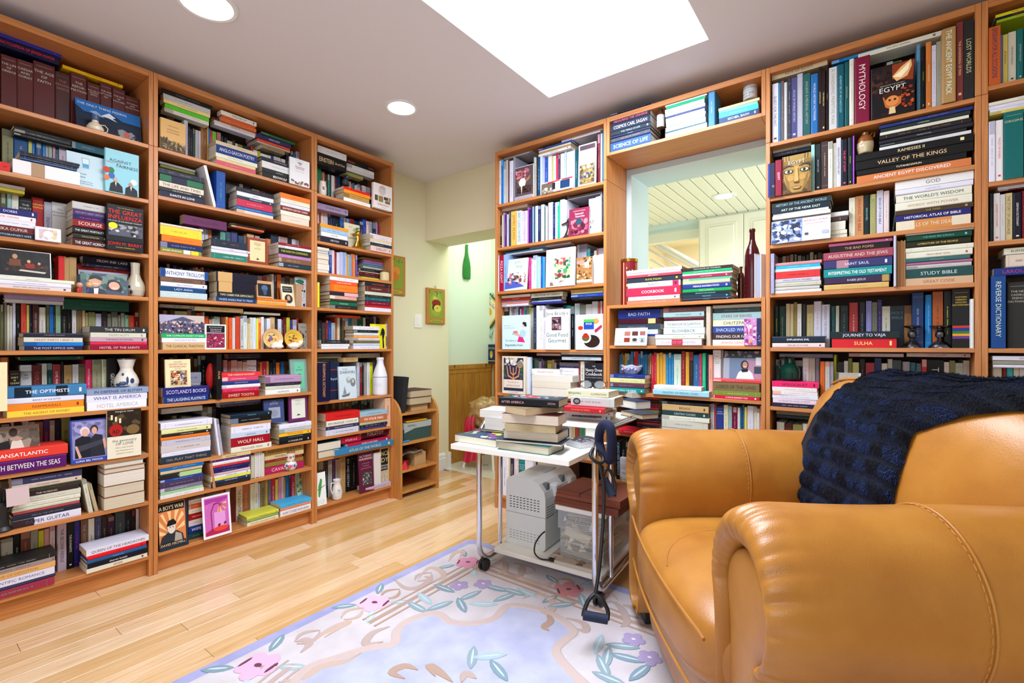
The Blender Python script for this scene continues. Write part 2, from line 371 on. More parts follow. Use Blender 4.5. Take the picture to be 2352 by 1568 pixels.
# pine wainscot in the hall: boards as pieces
M_PINE, n_, l_, b_, r_, oi_ = wood('knotty_pine', (26, 14, 1.4), [(.2, '8a5a1c'), (.45, 'b0792c'), (.7, 'c08a3a')], .45)
t_ = n_.new('ShaderNodeTexCoord'); v_ = n_.new('ShaderNodeTexVoronoi'); v_.inputs['Scale'].default_value = 7; mp_ = n_.new('ShaderNodeMapping'); mp_.inputs['Scale'].default_value = (1, 1, .6)
l_.new(t_.outputs['Object'], mp_.inputs[0]); l_.new(mp_.outputs[0], v_.inputs['Vector']); rr_ = ramp(n_, [(.05, '4a2a0c'), (.13, 'ffffff')]); l_.new(v_.outputs[0], rr_.inputs[0])
mx_ = n_.new('ShaderNodeMix'); mx_.data_type = 'RGBA'; mx_.blend_type = 'MULTIPLY'; mx_.inputs[0].default_value = .8
l_.new(r_.outputs[0], mx_.inputs[6]); l_.new(rr_.outputs[0], mx_.inputs[7]); l_.new(mx_.outputs[2], b_.inputs['Base Color'])
ws = MB(); ws.box(XH, XH+.022, Y2+.017, YH, .86, .90); ws.box(XH+.001, XH+.016, Y2+.017, YH, .82, .86); ws.box(XH, XH+.02, Y2+.017, YH, 0, .12); ws.box(XH+.001, XH+.026, Y2+.017, YH, .0, .05)
ws.box(XH+.03, -2.02, YH-.022, YH, .86, .90); wsc = struct('trim_wainscot', ws, M_PINE)
y = Y2+.017
while y < YH-.03:
    b = MB(); b.box(XH+.001, XH+.013, y+.002, min(y+.088, YH)-.001, .12, .82, bev=.003); b.build('board', M_PINE, wsc); y += .088
x = XH+.03
while x < -2.1:
    b = MB(); b.box(x+.002, x+.086, YH-.013, YH-.001, 0, .86, bev=.003); b.build('board', M_PINE, wsc); x += .088
# kitchen seen through the opening
bx('floor_kitchen', (KX0, KX1, Y2, 7.6, -.05, 0), M_TILE)
bx('wall_kitchen_left', (KX0-.05, KX0, YH+.101, 7.6, 0, 2.7), M_TAN)
bx('wall_kitchen_right', (KX1, KX1+.1, Y2, 7.6, 0, 2.7), M_CAB)
bx('wall_stair', (KX0, KX1, 7.5, 7.6, 0, 2.7), M_TAN)
bx('ceiling_stair', (KX0, KX1, KY+.1, 7.6, 2.6, 2.7), M_TAN)
kc = MB(); kc.box(KX0, KX1, YH+.101, KY+.1, HC+.012, HC+.06); kc.box(-1.95, KX1, Y2, YH+.101, HC+.012, HC+.06); kcl = struct('ceiling_kitchen', kc, M_KIT)
x = KX0
while x < KX1:
    b = MB(); b.box(x+.004, x+.096, Y2+.001 if x > -1.96 else YH+.11, KY+.02, HC, HC+.012, bev=.004); b.build('board', M_KIT, kcl); x += .1
# far beam of the kitchen with moulding
kb = MB(); kb.prism([(KY-.06, HC), (KY-.05, HC-.02), (KY-.02, HC-.05), (KY-.02, HC-.08), (KY, HC-.09), (KY+.1, HC-.09), (KY+.1, HC)], KX0, KX1, W1, ax='x'); struct('trim_kitchen_crown', kb, M_REV)
b = MB(); b.box(KX0, KX1, KY, KY+.1, 2.25, HC-.09); struct('wall_kitchen_beam', b, M_KIT)
# white stair stringer and rails beyond, running down to the right
for k, (dz, th, dy) in enumerate(((0, .10, 0), (-.13, .035, .05), (-.25, .035, .1), (-.37, .035, .12))):
    q0, q1 = onY(1500, 556, 6.2), onY(1610, 616, 6.2); dq = q1-q0; P0 = q0-dq*.12+Vector((0, dy, dz)); P1 = q0+dq*2.4+Vector((0, dy, dz))
    s_ = MB(); s_.tube([P0, P1], th/2, n=4 if k == 0 else 8); struct('trim_stair_%s' % ('stringer' if k == 0 else 'rail'), s_, M_TRIM)
# wall cabinet: carcass with two raised-panel doors
cx0 = onY(1604, 560, KY-.07).x
cab = empty('wall_cabinet', (cx0, KY-.36+.30, 1.28), 0, 'cream wall cabinet with raised panel doors beyond the pass-through opening', 'cabinet')
b = MB(); b.box(0, 1.36, 0, .33, 0, HC-1.281, W1, bev=.003); b.build('body', M_CAB, cab)
dw = .425
for k in range(3):
    b = MB(); x0 = .018+k*(dw+.006); b.box(x0, x0+dw, -.02, 0, .02, HC-1.30, W1, bev=.003)
    b.box(x0+.06, x0+dw-.06, -.024, -.019, .09, HC-1.37, W1, bev=.004); b.box(x0+.085, x0+dw-.085, -.032, -.02, .115, HC-1.395, W1, bev=.01)
    b.build('door', M_CAB, cab)
def downlight(name, loc, r, label, power, ro=.02, col=(1, .83, .60)):
    e = empty(name, loc, 0, label, 'ceiling light', 'recessed ceiling lights')
    b = MB(); b.lathe([(r+ro, 0), (r+ro, -.004), (r+ro*.6, -.008), (r+.001, -.006), (r, -.0005)], W1, n=40); b.build('trim_ring', M_TRIM, e)
    b = MB(); b.lathe([(r-.001, -.0005), (r*.9, -.003), (r*.5, -.005), (0, -.0055)], W1, n=40); b.build('lamp', M_LAMP, e)
    o = spot('lamp_light', (loc[0], loc[1], loc[2]-.02), power, col); return e
l1 = level(475, 8, HC); l2 = level(922, 247, HC)
downlight('recessed_light', l1, .092, 'large round recessed ceiling light above the nearer long-wall bookcases', LAMP_P)
downlight('recessed_light', l2, .075, 'round recessed ceiling light between the skylight and the doorway corner', LAMP_P)
l3 = level(1663, 450, HC); downlight('recessed_light', l3, .07, 'recessed light in the board ceiling seen through the pass-through opening', 22, .035, (1, .95, .82))
lk = area('hall_fill_light', (-2.5, 3.4, 2.40), (0, 0, 0), .5, .5, 8.5, (.96, 1, .92))  # added fill under the hall ceiling, brightens walls and wainscot
lk = area('kitchen_fill_light', (1.55, 4.2, 1.35), (0, math.radians(-90), 0), 1.4, 1.6, 46, (.93, .98, 1)); lk.rotation_euler = (0, math.radians(90), 0)  # added side fill for cabinet and board ceiling; no window modelled here
lk = area('stair_area_light', (-.9, 6.6, 2.55), (0, 0, 0), 1.2, 1, 44, (1, .96, .88))  # downward area light below the closed stair ceiling
# ================================================================ BOOKCASES
def lvl(side, *pts):
    v = [CAM+(HZ-y)*(t_left(x) if side == 'L' else t_back(x)) for x, y in pts]; return sum(v)/len(v)
ZS = {
 'B': [2.022, 1.795, 1.531, 1.311, 1.061, .802, .511, .359-.012, .098],
 'G': [2.019, 1.766, 1.547, 1.321, 1.072, lvl('R', (1772, 933)), lvl('R', (1772, 933))-.33, .098],
 'E': [2.016, 1.729, 1.438, 1.056, lvl('R', (1148, 901.7)), lvl('R', (1340, 1055)), lvl('R', (1149, 1136))],
 'A': [2.022, lvl('L', (338, 456), (1, 392)), lvl('L', (338, 582), (1, 543)), lvl('L', (338, 677), (1, 666)), lvl('L', (338, 803), (1, 805.5)), lvl('L', (338, 933), (1, 961.6)), lvl('L', (338, 1039), (1, 1094)), lvl('L', (338, 1150), (1, 1226)), .098],
 'C': [lvl('L', (730, 442.6), (898, 490)), lvl('L', (730, 554), (898, 582.6)), lvl('L', (730, 624), (898, 645.8)), lvl('L', (730, 706), (898, 717)), lvl('L', (730, 802), (898, 801)), lvl('L', (730, 922.5), (898, 906)), lvl('L', (730, 1003), (898, 980)), lvl('L', (730, 1051), (898, 1023)), .098],
 'H': [lvl('R', (2271, 205), (2352, 170.5)), lvl('R', (2272, 423), (2352, 401)), lvl('R', (2275, 560), (2352, 541)), 1.072, .74, .4, .098],
 'T': [lvl('R', (1400, 349), (1757, 257))],
 'F': [lvl('R', (1403, 700.7), (1758, 683)), lvl('R', (1403, 793.6), (1749, 793)), lvl('R', (1403, 903), (1749, 915.7)), lvl('R', (1421, 993)), lvl('R', (1421, 993))-.27, .098],
}
print({k: [round(z, 3) for z in v] for k, v in ZS.items()})
CASES = {}
def case(key, side, s0, s1, label, ztop=2.37, dep=.28):
    loc = (-D, s0, 0) if side == 'L' else (s0, E, 0); rz = math.pi/2 if side == 'L' else 0
    e = empty('bookcase', loc, rz, label, 'bookcase'); W = s1-s0; T = .0175; zs = ZS[key]; CASES[key] = (side, s0, s1, zs, e)
    def pc(nm, a, m, bev=.0012):
        b = MB(); b.box(*a, bev=bev); return b.build(nm, m, e)
    zb = zs[-1]-T if key == 'T' else 0
    split = 2.0215 if (ztop > 2.3 and key != 'T') else None
    for x0 in (0, W-T):
        if split:
            pc('side_panel', (x0, x0+T, 0, dep, 0, split-.0006), M_WV); pc('side_panel', (x0, x0+T, 0, dep, split+.0006, ztop), M_WV)
        else: pc('side_panel', (x0, x0+T, 0, dep, zb, ztop), M_WV)
    pc('top_panel', (T, W-T, 0, dep, ztop-T*1.6 if key != 'F' else ztop-T, ztop), M_WH)
    for z in zs:
        if key == 'F' and z == zs[0]: continue
        pc('shelf', (T, W-T, 0.001, dep-.004, z-T, z), M_WH)
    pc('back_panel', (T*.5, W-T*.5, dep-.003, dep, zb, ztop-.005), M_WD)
    if key != 'T': pc('plinth', (T, W-T, .03, .045, 0, zs[-1]-T), M_WH)
    return e
yA = s_left(352)
case('A', 'L', yA-.802, yA, 'bookcase nearest the camera on the long wall, topped with maroon volumes')
case('B', 'L', yA+.0015, s_left(722), 'wide middle bookcase on the long wall, fruit plates on one shelf')
case('C', 'L', s_left(722)+.0015, s_left(904), 'narrow bookcase at the end of the long wall holding a white milk bottle')
xE = s_back(1137); xF = s_back(1393); xG = s_back(1759); xH = s_back(2255)
case('E', 'R', xE, xF-.001, 'bookcase of cookery books beside the doorway, behind the trolley')
case('T', 'R', xF, xG-.001, 'single bridging shelf box high above the pass-through opening')
case('F', 'R', xF+.001, xG-.002, 'low bookcase under the pass-through with cookbooks stacked on top', lvl('R', (1403, 700.7), (1758, 683)))
case('G', 'R', xG, xH-.001, 'tall bookcase behind the armchair, filled with ancient history books')
case('H', 'R', xH, xH+.80, 'tall corner bookcase of dictionaries, cut by the photo edge')
# ================================================================ BOOKS
# crop windows used while measuring the photograph: name -> (x0, y0, scale)
CR = {'c1': (0, 0, .255), 'c2': (0, 380, .268), 'c3': (0, 780, .255), 'c4': (0, 1150, .1913), 'c5': (340, 150, .236), 'c6': (340, 500, .2104), 'c7': (340, 780, .2232),
 'c8': (340, 1000, .2168), 'C1': (710, 290, .2105), 'C2': (710, 560, .204), 'C3': (710, 800, .2552), 'E1': (1130, 280, .2041), 'E2': (1130, 560, .1786), 'E3': (1130, 790, .1977),
 'K': (1020, 1020, .2743), 'F1': (1380, 170, .1977), 'F2': (1390, 460, .236), 'F3': (1390, 680, .2104), 'G1': (1750, 0, .2104), 'G2': (1950, 0, .2105), 'G3': (1750, 280, .1913),
 'G4': (1950, 220, .2296), 'G5': (1750, 520, .2104), 'G6': (2000, 520, .2104), 'G7': (1750, 780, .256)}
DSL = r'''
@A0 c1
V 10 1272 425 .115|522 143 =THE LIFE/OF/GREECE;522 145 =CAESAR/AND/CHRIST;522 190 =THE AGE/OF/FAITH;422/965 138 =THE/RENAIS-/SANCE;522 150 =THE/REFOR-/MATION;522 110 =THE AGE OF/REASON/BEGINS;522 112 =THE AGE/OF LOUIS/XIV;522 112 =THE AGE/OF/VOLTAIRE;522 140 =ROUSSEAU/AND/REVOLUTION
V -330 5 330 .115|522 150;522 150;422 100
H -60 555 205 382 .10|229/889 90;113/d24 80 ENCYCLOPEDIA OF JEWISH HUMOR
H 565 1108 575 607 .115|da1/431 35 WORLD'S BEST JEWISH HUMOR
F 688 1278 855 - .065 12 10 124 book;landscape format picture book titled The Only Thing Missing with blue mountains|r 0 0 1 .35 2468b0;p 1a2a40 0 .2 .2 .45 .4 .3 .55 .2 .75 .4 1 .35 1 1 0 1;p cfd8ea .36 .36 .5 .2 .6 .3 .55 .34 .62 .42 .48 .36;p 8fa4c8 .2 .3 .3 .25 .42 .4 .3 .38;r 0 .6 1 1 14203a;t .4 .12 .1 dfe6f4 THE ONLY THING MISSING;p 8a8f98 .62 .65 .7 .6 .78 .66 .84 .62 .9 .7 .84 .78 .9 .85 .8 .92 .72 .84 .64 .88;e .76 .75 .05 .1 b8605c;s .55 .7 .95 .98 20 .03 33425c,5a6474,24303f
@A1 c1
V 20 600 1130 .13|775/332 105;147 140;bb6 36;16a 25;147 70;17b 30;aaa 25;9a9 40;b89 25;156 32;bab 70
H 125 650 1122 1215 .1|222/777 28;333 30;222 35
H 650 940 1265 1330 .1|156/9aa 55
H 0 90 1450 - .0|c22/311 60 
H 178 720 1352 1425 .0|112/889 22;223/99a 22;112/ccc 22;358 18
H 115 720 1420 - .0|e8e4e4/a67 140 #a88868,.26,.46
F 603 942 1345 - .01 14 4 b9d3df book;pale blue picture book with a half full drinking glass on its cover|p 556 .4 .12 .6 .12 .58 .42 .42 .42;p c8dde6 .41 .13 .59 .13 .575 .41 .425 .41;r .425 .29 .575 .4 3a9cc0;t .35 .6 .045 444 glass half empty;t .35 .7 .045 444 glass half full;t .5 .83 .04 444 still might not have;t .5 .89 .04 444 put their glass back
F 945 1250 1325 - -.005 18 0 8cc8d8 book;light blue book titled Against Fairness with balloons and two men in dark suits|t .45 .25 .1 223 AGAINST;t .65 .36 .1 223 FAIRNESS;t .25 .31 .035 b33 STEPHEN T. ASMA;e .17 .5 .1 .075 1f7a3c;e .04 .5 .1 .07 b8332c;e .19 .62 .09 .07 2d62b0;e .05 .68 .08 .06 d8712c;e .84 .68 .1 .07 e8eef0;p 1c1c24 .12 .98 .16 .8 .26 .75 .38 .76 .5 .84 .52 .98;e .3 .7 .06 .05 c79a80;p 1c1c24 .58 1 .6 .84 .7 .79 .82 .8 .94 .86 .96 1;e .75 .74 .055 .045 b98a70;p ddd .28 .76 .33 .76 .31 .86;p ddd .73 .8 .78 .8 .76 .9
@A2 c2
V 0 620 215 .13|553 60;9bb 40;ddc/813 62;111/ccc 110 =THE/FORTY/DAYS;a22/ec4 102 =ORHAN/PAMUK;aab/336 66 SNOW;ccc/445 135 =The/Museum of/Innocence;774/221 36 THE WHITE CASTLE
H 0 215 148 210 .08|ccc/777 25;cb3/332 30
H -160 320 325 - .0|226/dde 70 ~DOBBS;e8e4e6/c25 55 ~DR. OSMAN;dde/999 70;622/dcb 70 ~MALIKA OUFKIR;123/bcd 55 THE PHOTOGRAPHER'S WIFE
F 300 525 515 - -.012 6 3 e6e0ea tile;white ceramic tile with a pale coil flower drawing|s .15 .15 .85 .9 40 .1 d8c8a0,b8c8d8,d8b090,c8b8d0;e .5 .5 .2 .25 e6e0ea
H 620 925 298 - .01|bbb/444 80;425/99c 62 HISTORY'S GREAT UNTOLD;115/c3a 45 THE LAST GREAT;811/edd 75 SCOURGE;111/eee 75 THE GREAT MORTALITY;221/cb8 55 THE ILLUSTRATED;411/eee 80 THE GREAT HORROR
F 912 1228 320 - -.014 34 0 15181c book;thick black paperback titled The Great Influenza in red capitals|t .5 .06 .02 dc3 A NEW YORK TIMES BESTSELLER;t .5 .15 .13 d22 THE GREAT;t .5 .27 .13 d22 INFLUENZA;t .5 .36 .035 ddd THE STORY OF THE DEADLIEST PANDEMIC;p 556 .05 .42 .98 .42 .98 .68 .05 .68;s .06 .43 .96 .66 30 .07 222,999,ccc,444;e .17 .47 .12 .07 e8d820;r 0 .68 1 .8 15181c;t .5 .86 .1 d22 ~JOHN M. BARRY;t .5 .94 .03 dc3 AUTHOR OF RISING TIDE
@A3 c2
H -120 640 930 - .0|ddc/554 46 STORIES OF TORONTO;dde/99b 54 CANADIAN CHILDREN'S TREASURY;dcc/222 46 WHAT TIME I AM IN THIS WORLD
F -10 442 700 940 .02 2 8 eee card;photo card of a candlelit group painting leaning above the books, white edged|r .01 .02 .98 .97 14110f;s .05 .5 .95 .8 26 .06 2a1a12,5a2a1a,1a1a1c,3a2418;e .3 .25 .05 .09 b08860;p 6a3a1c .2 .35 .4 .35 .42 .6 .18 .6;e .56 .4 .035 .06 d0a070;p 8a1c1c .48 .5 .66 .46 .68 .65 .5 .66;e .76 .45 .03 .05 c89868;p c8c0b0 .4 .72 .9 .76 .86 .82 .36 .78
V 440 520 820 .13|223/99a 40;112/ccc 40
N 500 655 772 .06|d33 52;b96 50;b96 50
H 710 1200 772 860 .09|112/ccd 60 FROM INK LAKE;113 30
H 662 1120 835 - .11|a22/ecc 50 THAT REMINDS ME;bbc/333 45;345 90;456 80
F 695 1100 905 - .01 2 12 384858 photo;colour photo of a smiling man and woman, leaning behind a speckled vase|s 0 0 1 1 40 .1 2f4a46,4a6a60,3a5560,6a8078;p 1c2430 .1 1 .14 .78 .3 .7 .46 .76 .56 1;e .3 .42 .13 .24 c89878;p 15120f .16 .36 .2 .15 .36 .1 .46 .22 .44 .36 .3 .26;p 3a3c58 .5 1 .55 .84 .7 .78 .86 .86 .92 1;p 120e0c .52 .74 .56 .4 .66 .26 .82 .34 .88 .7 .84 .86;e .7 .56 .12 .2 d0a084;r .24 .5 .36 .53 eee;r .65 .66 .76 .69 eee;p dde .26 .75 .36 .72 .34 1 .26 1
@A4 c2
V 0 735 1155 .13|553 40;776 22;ccb/554 28;ccb/a44 25;ccd/223 25;111/ccc 48 PERFUME;c43/311 50 THE DARK ROOM;cb6 24;112/ddd 28 MY CENTURY;422/b98 55 GREAT GERMAN STORIES;ccb/a5a 66 WILHELM MEISTER;553 30;16b/134 34;222 18;8a8/243 50;111/998 55;111/c73 42 THE CAPTAIN;ccc/a33 38 OUR MAN IN;764/322 52;ca7/333 30
V 735 1245 1240 .13|997 25;885/553 60;bbc/333 60 MANN;222/a34 45;776/332 42;887/332 50;776 30;998/553 35;8b9/243 35;c42 48;611 42;bab 50
H 40 550 1095 1170 .08|98a/334 42;bbb/a55 35
H 550 1105 1135 1230 .08|143/264 90
H 200 718 1430 - .0|223/99a 45 FIVE GERMAN TRAGEDIES;ccb/c53 45 FAUST PARTS I AND II;17c/124 35;224/bbd 45 THE POST OFFICE GIRL
H 770 1285 1375 - .0|222/ccc 65 THE TIN DRUM;ccb/998 50 MORTALITY;b9a/423 45 THE RINGS OF SATURN;d24/811 36 THE ASSIGNMENT;813/dcb 52 HOTEL OF THE SAINTS
@A5 c3
V 0 85 160 .08|842/c83 82
V 88 180 285 .10|211/dd8 90 =DIRT/IS/CLEAR
V 182 770 205 .13|ddd/222 110 =DEATH/IN/LIFE;622/a65 85 EXPLORATION;ccb/822 45 TO LIE WITH;144/9aa 50;933/eee 75 LOVE, WAR AND GREASE;111 25;a85/332 78 PETER ROBB;ccc/a55 55;664/332 60
V 772 968 180 .12|c25/ecc 55 EVERYTHING BAD IS GOOD;997/465 80;cca/385 45
V 970 1060 165 .08|111/ddc 88 GENIUS
H 180 755 152 188 .08|143/7a7 45 A WALK IN THE WOODS
H 50 780 432 - .0|37a/fff 92 #123,.1,.3#123,.6,.75 THE OPTIMISTS;dde/224 50 REVOLT OF THE ELITES;e82/832 56 REAPPRAISALS;ec4/a63 52 THE ASCENT OF MONEY
H 782 1372 452 - .0|89b/124 60 IN DEFENSE OF ELITISM;dde/447 72 WHAT IS AMERICA;e8e8f0/bbb 88 HOTEL AMERICA
F -60 66 205 650 -.03 1 0 e9e0b4 card;cream sheet of handwritten paper hanging at the first long-wall bookcase|s .1 .2 .9 .5 24 .02 b0a888,c8c0a0
@A6 c3
V 0 640 735 .13|112 100;ccc/333 30;222 70;ccd/445 60 VISSER;bbb/a55 55;965/211 75 THE WOLSEY;426/b57 58 LEONARD;ccb/555 45;112/557 60;884/221 85 BEDLAM
H -300 612 1045 - -.008|d32/fff 80 TRANSATLANTIC;516/eed 100 THE PATH BETWEEN THE SEAS
F -40 362 800 1030 .03 2 14 8a7c6c photo;sepia photo of a dancer in a white dress leaning over a red book|s 0 0 1 1 26 .16 6a5c50,9a8c7c,5a4c42;e .4 .25 .1 .17 3a2a22;p 1a1614 0 1 .1 .6 .3 .55 .35 1;p d8d0c4 .3 1 .36 .6 .46 .48 .58 .58 .66 1;p b09078 .3 .45 .5 .4 .62 .5 .5 .6 .34 .56
F 640 1000 735 - -.006 12 9 34469c photo frame;blue framed photo of two women in dark evening dresses|r .05 .04 .95 .9 8a86b8;s .06 .05 .94 .6 20 .15 7a76a8,9a96c4,6a6898;p 1a1a24 .1 .88 .12 .45 .3 .38 .5 .42 .55 .88;p 24242e .48 .88 .5 .46 .62 .36 .8 .4 .86 .88;e .36 .28 .12 .11 d8ccd0;e .37 .31 .085 .09 d8a898;e .6 .25 .1 .1 3a2a28;e .6 .28 .07 .08 d0a08c;p 3a3c48 .12 .62 .8 .5 .82 .6 .2 .74;p d0a090 .8 .5 .86 .46 .92 .66 .84 .74;p d0a090 .1 .6 .16 .6 .26 .86 .2 .9;t .45 .95 .06 eef LUNA BEL MOCIA
F 965 1270 640 - -.004 20 0 e4dec8 book;cream book titled The Geometry of Love with a dark church interior photo|r 0 0 1 .55 2a2018;s .02 .08 .98 .52 26 .1 3a2c1c,5a4830,2a2018;t .5 .035 .05 ddd ~margaret visser;r .1 .1 .16 .2 e0d8b0;r .22 .14 .28 .24 e0d8b0;r .34 .18 .4 .28 e0d8b0;e .25 .42 .2 .13 a8201c;t .25 .43 .14 311 ap;e .75 .43 .2 .1 7a6038;r 0 .56 1 1 e4dec8;t .5 .64 .075 445 the geometry;t .5 .71 .075 445 OF LOVE;t .5 .79 .03 886 SPACE, TIME, MYSTERY;t .5 .85 .03 886 AND MEANING IN AN;t .5 .91 .03 886 ORDINARY CHURCH
@A7 c3
V 0 105 1280 .10|654 100
H 105 740 1260 - .015|335/99a 55;cba/544 45 ON GLASSY WINGS;332/665 30;322/ccb 36 THE HUSBAND;ccb/999 44;ddc/444 40;ccb/a87 28;a44/cb8 24;223/889 44 MEN IN THE OFF HOURS;dde/447 62 #322,.0,.3 PAPER GUITAR
F 60 270 1355 1510 -.02 1 18 c8b0b0 card;plain pinkish card held by the black hand sculpture|r .9 .9 .95 .95 999
L 800 840 1255 .02 -9|ccb 34
L 855 890 1290 .02 -11|b9a888 24
P 935 1322 1075 - -.004|987 50;876 46;965 46;721 110;721 105;123 110
@A8 c4
V -60 665 430 .13|222 60;bba/665 140;111/ccb 80 MOTION SICKNESS;743/a87 105;998/553 90;cc3/e52 60;c99/955 62;cbb/a46 58
V 690 965 290 .12|bab/222 112 THE SECOND FIDDLE;111/ddd 88 THE ROMANTIC;227/c34 70
V 970 1690 235 .13|754/a98 92 THE WHITE BONE;ddc/222 78 GOWDY;446 85;321/a98 62;312/978 98;344/a65 118;111/778 75;211/a33 58;ccc/333 52
H -380 690 880 - -.006|222/bbb 42;988/434 42;d9a868/a74 50 POEMS OF DEVOTION;dde/66a 72 A SCIENTIFIC ROMANCE;335/77a 30;924/3a8 72
H 1040 1818 602 - -.008|dde/446 84 QUEEN OF THE HEADACHES;d12/411 56 LUNA;258/adf 50 THE PERFECT CIRCLE;112/eee 66 ~sharon butala;ddc/722 62 FEVER
@B0 c5
V 105 262 355 .13|123/665 55;226/99c 25;522/dcb 90 =The/Land
V 350 392 530 .04|aab/667 38
V 392 570 572 .08|222 22;112 22;343 25;bbc 32;ccc 28;ddd 22;c92 24
V 515 712 560 .10|963 36;843 34;ba5 18;36a 22;c44 22;7a3/243 52;966 44
V 712 1030 680 .13|222/ddd 32;233 30;ccb/863 52;222 32;ddd 24;763/221 52;111 75;a22 28
V 1030 1345 800 .13|ddd 42;bb3 26;eee 72;ddc 34;336 26;ccc/444 72 =The;dcb 48
V 1345 1480 800 .12|112 40;333 30;258 30;bab 34
F 120 365 500 - .0 24 0 d2a868 book;tan hardback with an engraved old city skyline on its jacket|t .5 .2 .045 432 a fully illustrated;t .5 .32 .07 875 Shakespeare;t .5 .41 .07 875 at the Globe;p 4a3c28 0 1 0 .62 .08 .66 .12 .6 .2 .64 .26 .58 .3 .68 .45 .7 .5 .66 .6 .74 .75 .72 .85 .76 1 .74 1 1;s .02 .68 .98 .98 60 .05 2a2018,6a5838,a08858,8a7448
H 150 610 262 440 .05|bbb/444 48;dc8/876 32 A GUIDE TO ENGLISH;5b2/363 38;ccb/776 34
H 135 628 208 265 .07|222/777 46 TRAGEDY OF MARIAM
H 712 1058 430 532 .05|ddc/265 52 THE AGE OF;c53 28;c63/632 42
H 640 1050 500 572 .07|411/bb9 30;cba/433 34 THE ART OF ~;ccd/268 26
H 1105 1432 638 665 .09|264/6a7 22
H 1060 1392 655 745 .08|325/ccd 60 ~KING LEAR;c42/eb9 40;ba9 24
H 1110 1332 762 800 .08|875/432 42
H 662 1066 722 - .0|cb9/766 42;137/dde 88 ANGLO-SAXON POETRY;ddc/776 44;dc9/876 36;c56/eab 42
H 1105 1458 878 - .0|223/ccd 46 WILL OF THE WORLD;ddd/8a7 78;222/99a 46 ~HAMLET;111/fff 62 ~BEOWULF
F 1380 1572 885 - -.012 12 0 e4e6ea book;white miscellany book with small costumed figures along its foot|t .5 .06 .03 888 SELECTED & COMPILED;e .5 .15 .12 .035 88a0a8;t .5 .22 .06 766 THE;t .5 .3 .075 a55 Shakespeare;t .5 .37 .06 a55 MISCELLANY;t .5 .48 .025 999 EVERYTHING YOU WANTED;s .05 .82 .95 .98 26 .06 a44,458,864,ddb,486
@B1 c5
H 110 462 928 985 .07|aaa/555 30;773/bb5 40
H 110 552 988 - .0|223/889 52;264/ba6 74 #113,.26,.62;dcb/333 56 THE LIFE AND TIMES;222/ccb 36 THE DIVINE COMEDY;113/fff 58 ~DANTE IN LOVE
L 640 668 992 .01 -13|e4e4ea 24
V 440 520 1010 .10|456 80
V 668 756 1022 .0|149/2a6 88
V 760 1230 1100 .13|333 100;ccb 30;222 60;777 60;543 50;222 60
H 860 1228 1172 - .0|112/a44 56;dde/558 60 EVELINA;134/dde 36 THE WORKS OF;b24/e8a 96;26a/cde 46;dcb/a85 40
H 1290 1578 1232 - .0|e72/b41 66;ddc/876 52;dde/b4a 46;711/eed 56 EIGHTEENTH CENTURY COMEDY;ddc/999 62;dcb/aaa 84
@B2 c6
V 395 620 -5 .13|157/9ab 80;123/a33 42;aaa 40
H 387 860 -40 60 .07|625/423 60 ~DON JUAN
V 530 1090 75 .13|ccd/444 90;ccc/555 38;c74/631 38;123 86;6a9/243 60;356 58;447/aab 72 ~VANITY;246 62;765 38
H 912 1278 45 95 .08|222/777 30;c63 25
V 1085 1340 170 .12|c93 52;a22 45;ccc/b44 40;c73 36
V 1340 1700 150 .13|234 80;ccc/a44 90;223 40;ccc 40;99a 40;bbb 36
H 135 600 48 - .0|dcb/444 26 ~SILAS MARNER;ec3/863 95;e71/933 72;125/99b 62;882/eee 46 #ddd,.55,.72#ec3,.74,.93 ~Joseph Andrews^USED
H 690 1132 218 - .0|123/a44 82;ccd/445 36 UTOPIA;ddd/336 36;276/cdd 62
F 1085 1302 207 - .0 16 0 8a3c2c book;rust red book titled Pride and Prejudice with a cream title panel|r .12 .1 .88 .9 dccb9c;t .5 .19 .07 543 Pride and;t .5 .25 .07 543 Prejudice;e .5 .34 .02 .015 a52;t .5 .41 .04 765 ~JANE AUSTEN;p 433 .45 .82 .5 .76 .56 .82 .6 .84 .4 .84
H 1425 1800 262 - .0|812/ccc 26;ddd/999 28;222/cc2 58 THE NORTON COMPANION;a7a/dcd 40;753/cba 46;234/bcd 52
@B3 c6
R 130 1100 485 .14 30 332,a52,225,436,244,998,322
V 1060 1500 590 .13|322 60;c52 40;99a 40;a33 30;c63 40;653 30;b74 36;876 40
V 1355 1610 605 .10|ccb 20;222/99b 28;c62/422 36 ;667/aab 40;543 40;887 50
H 135 655 542 - .0|dde/147 102 #148,0,.1#148,.92,1 ~ANTHONY TROLLOPE;754/332 62 NEW GRUB STREET;dde/222 56 ~Alice in Wonderland;147/cde 56 LADY ANNA;bcc/dee 86
H 745 1192 580 - .0|112 106 #c8a068,.04,.38;112 114 #c8a068,.04,.38;221/ddc 56 TWO CHEERS FOR DEMOCRACY;136/bcd 50 WHERE ANGELS FEAR TO TREAD
H 1195 1525 872 - .0|e71/fcb 32;ca8/733 22;f92/a51 30
F 1190 1362 680 868 .03 12 6 c8a070 book;tan paperback with a blue-black bearded portrait leaning on orange paperbacks|t .5 .06 .06 654 POETS ON WRITERS;r .08 .16 .92 .9 10141c;e .5 .42 .2 .18 4a6488;p 3a5070 .35 .5 .65 .5 .6 .8 .45 .84
F 1610 1748 645 - .06 14 0 ccd2d8 book;pale book with a figure in a green hat on its cover|t .5 .05 .05 356 SELECTED WRITINGS;e .4 .14 .42 .07 1f6a52;s .1 .2 .9 .98 36 .14 222,556,bbb,435;e .6 .32 .18 .09 b89080
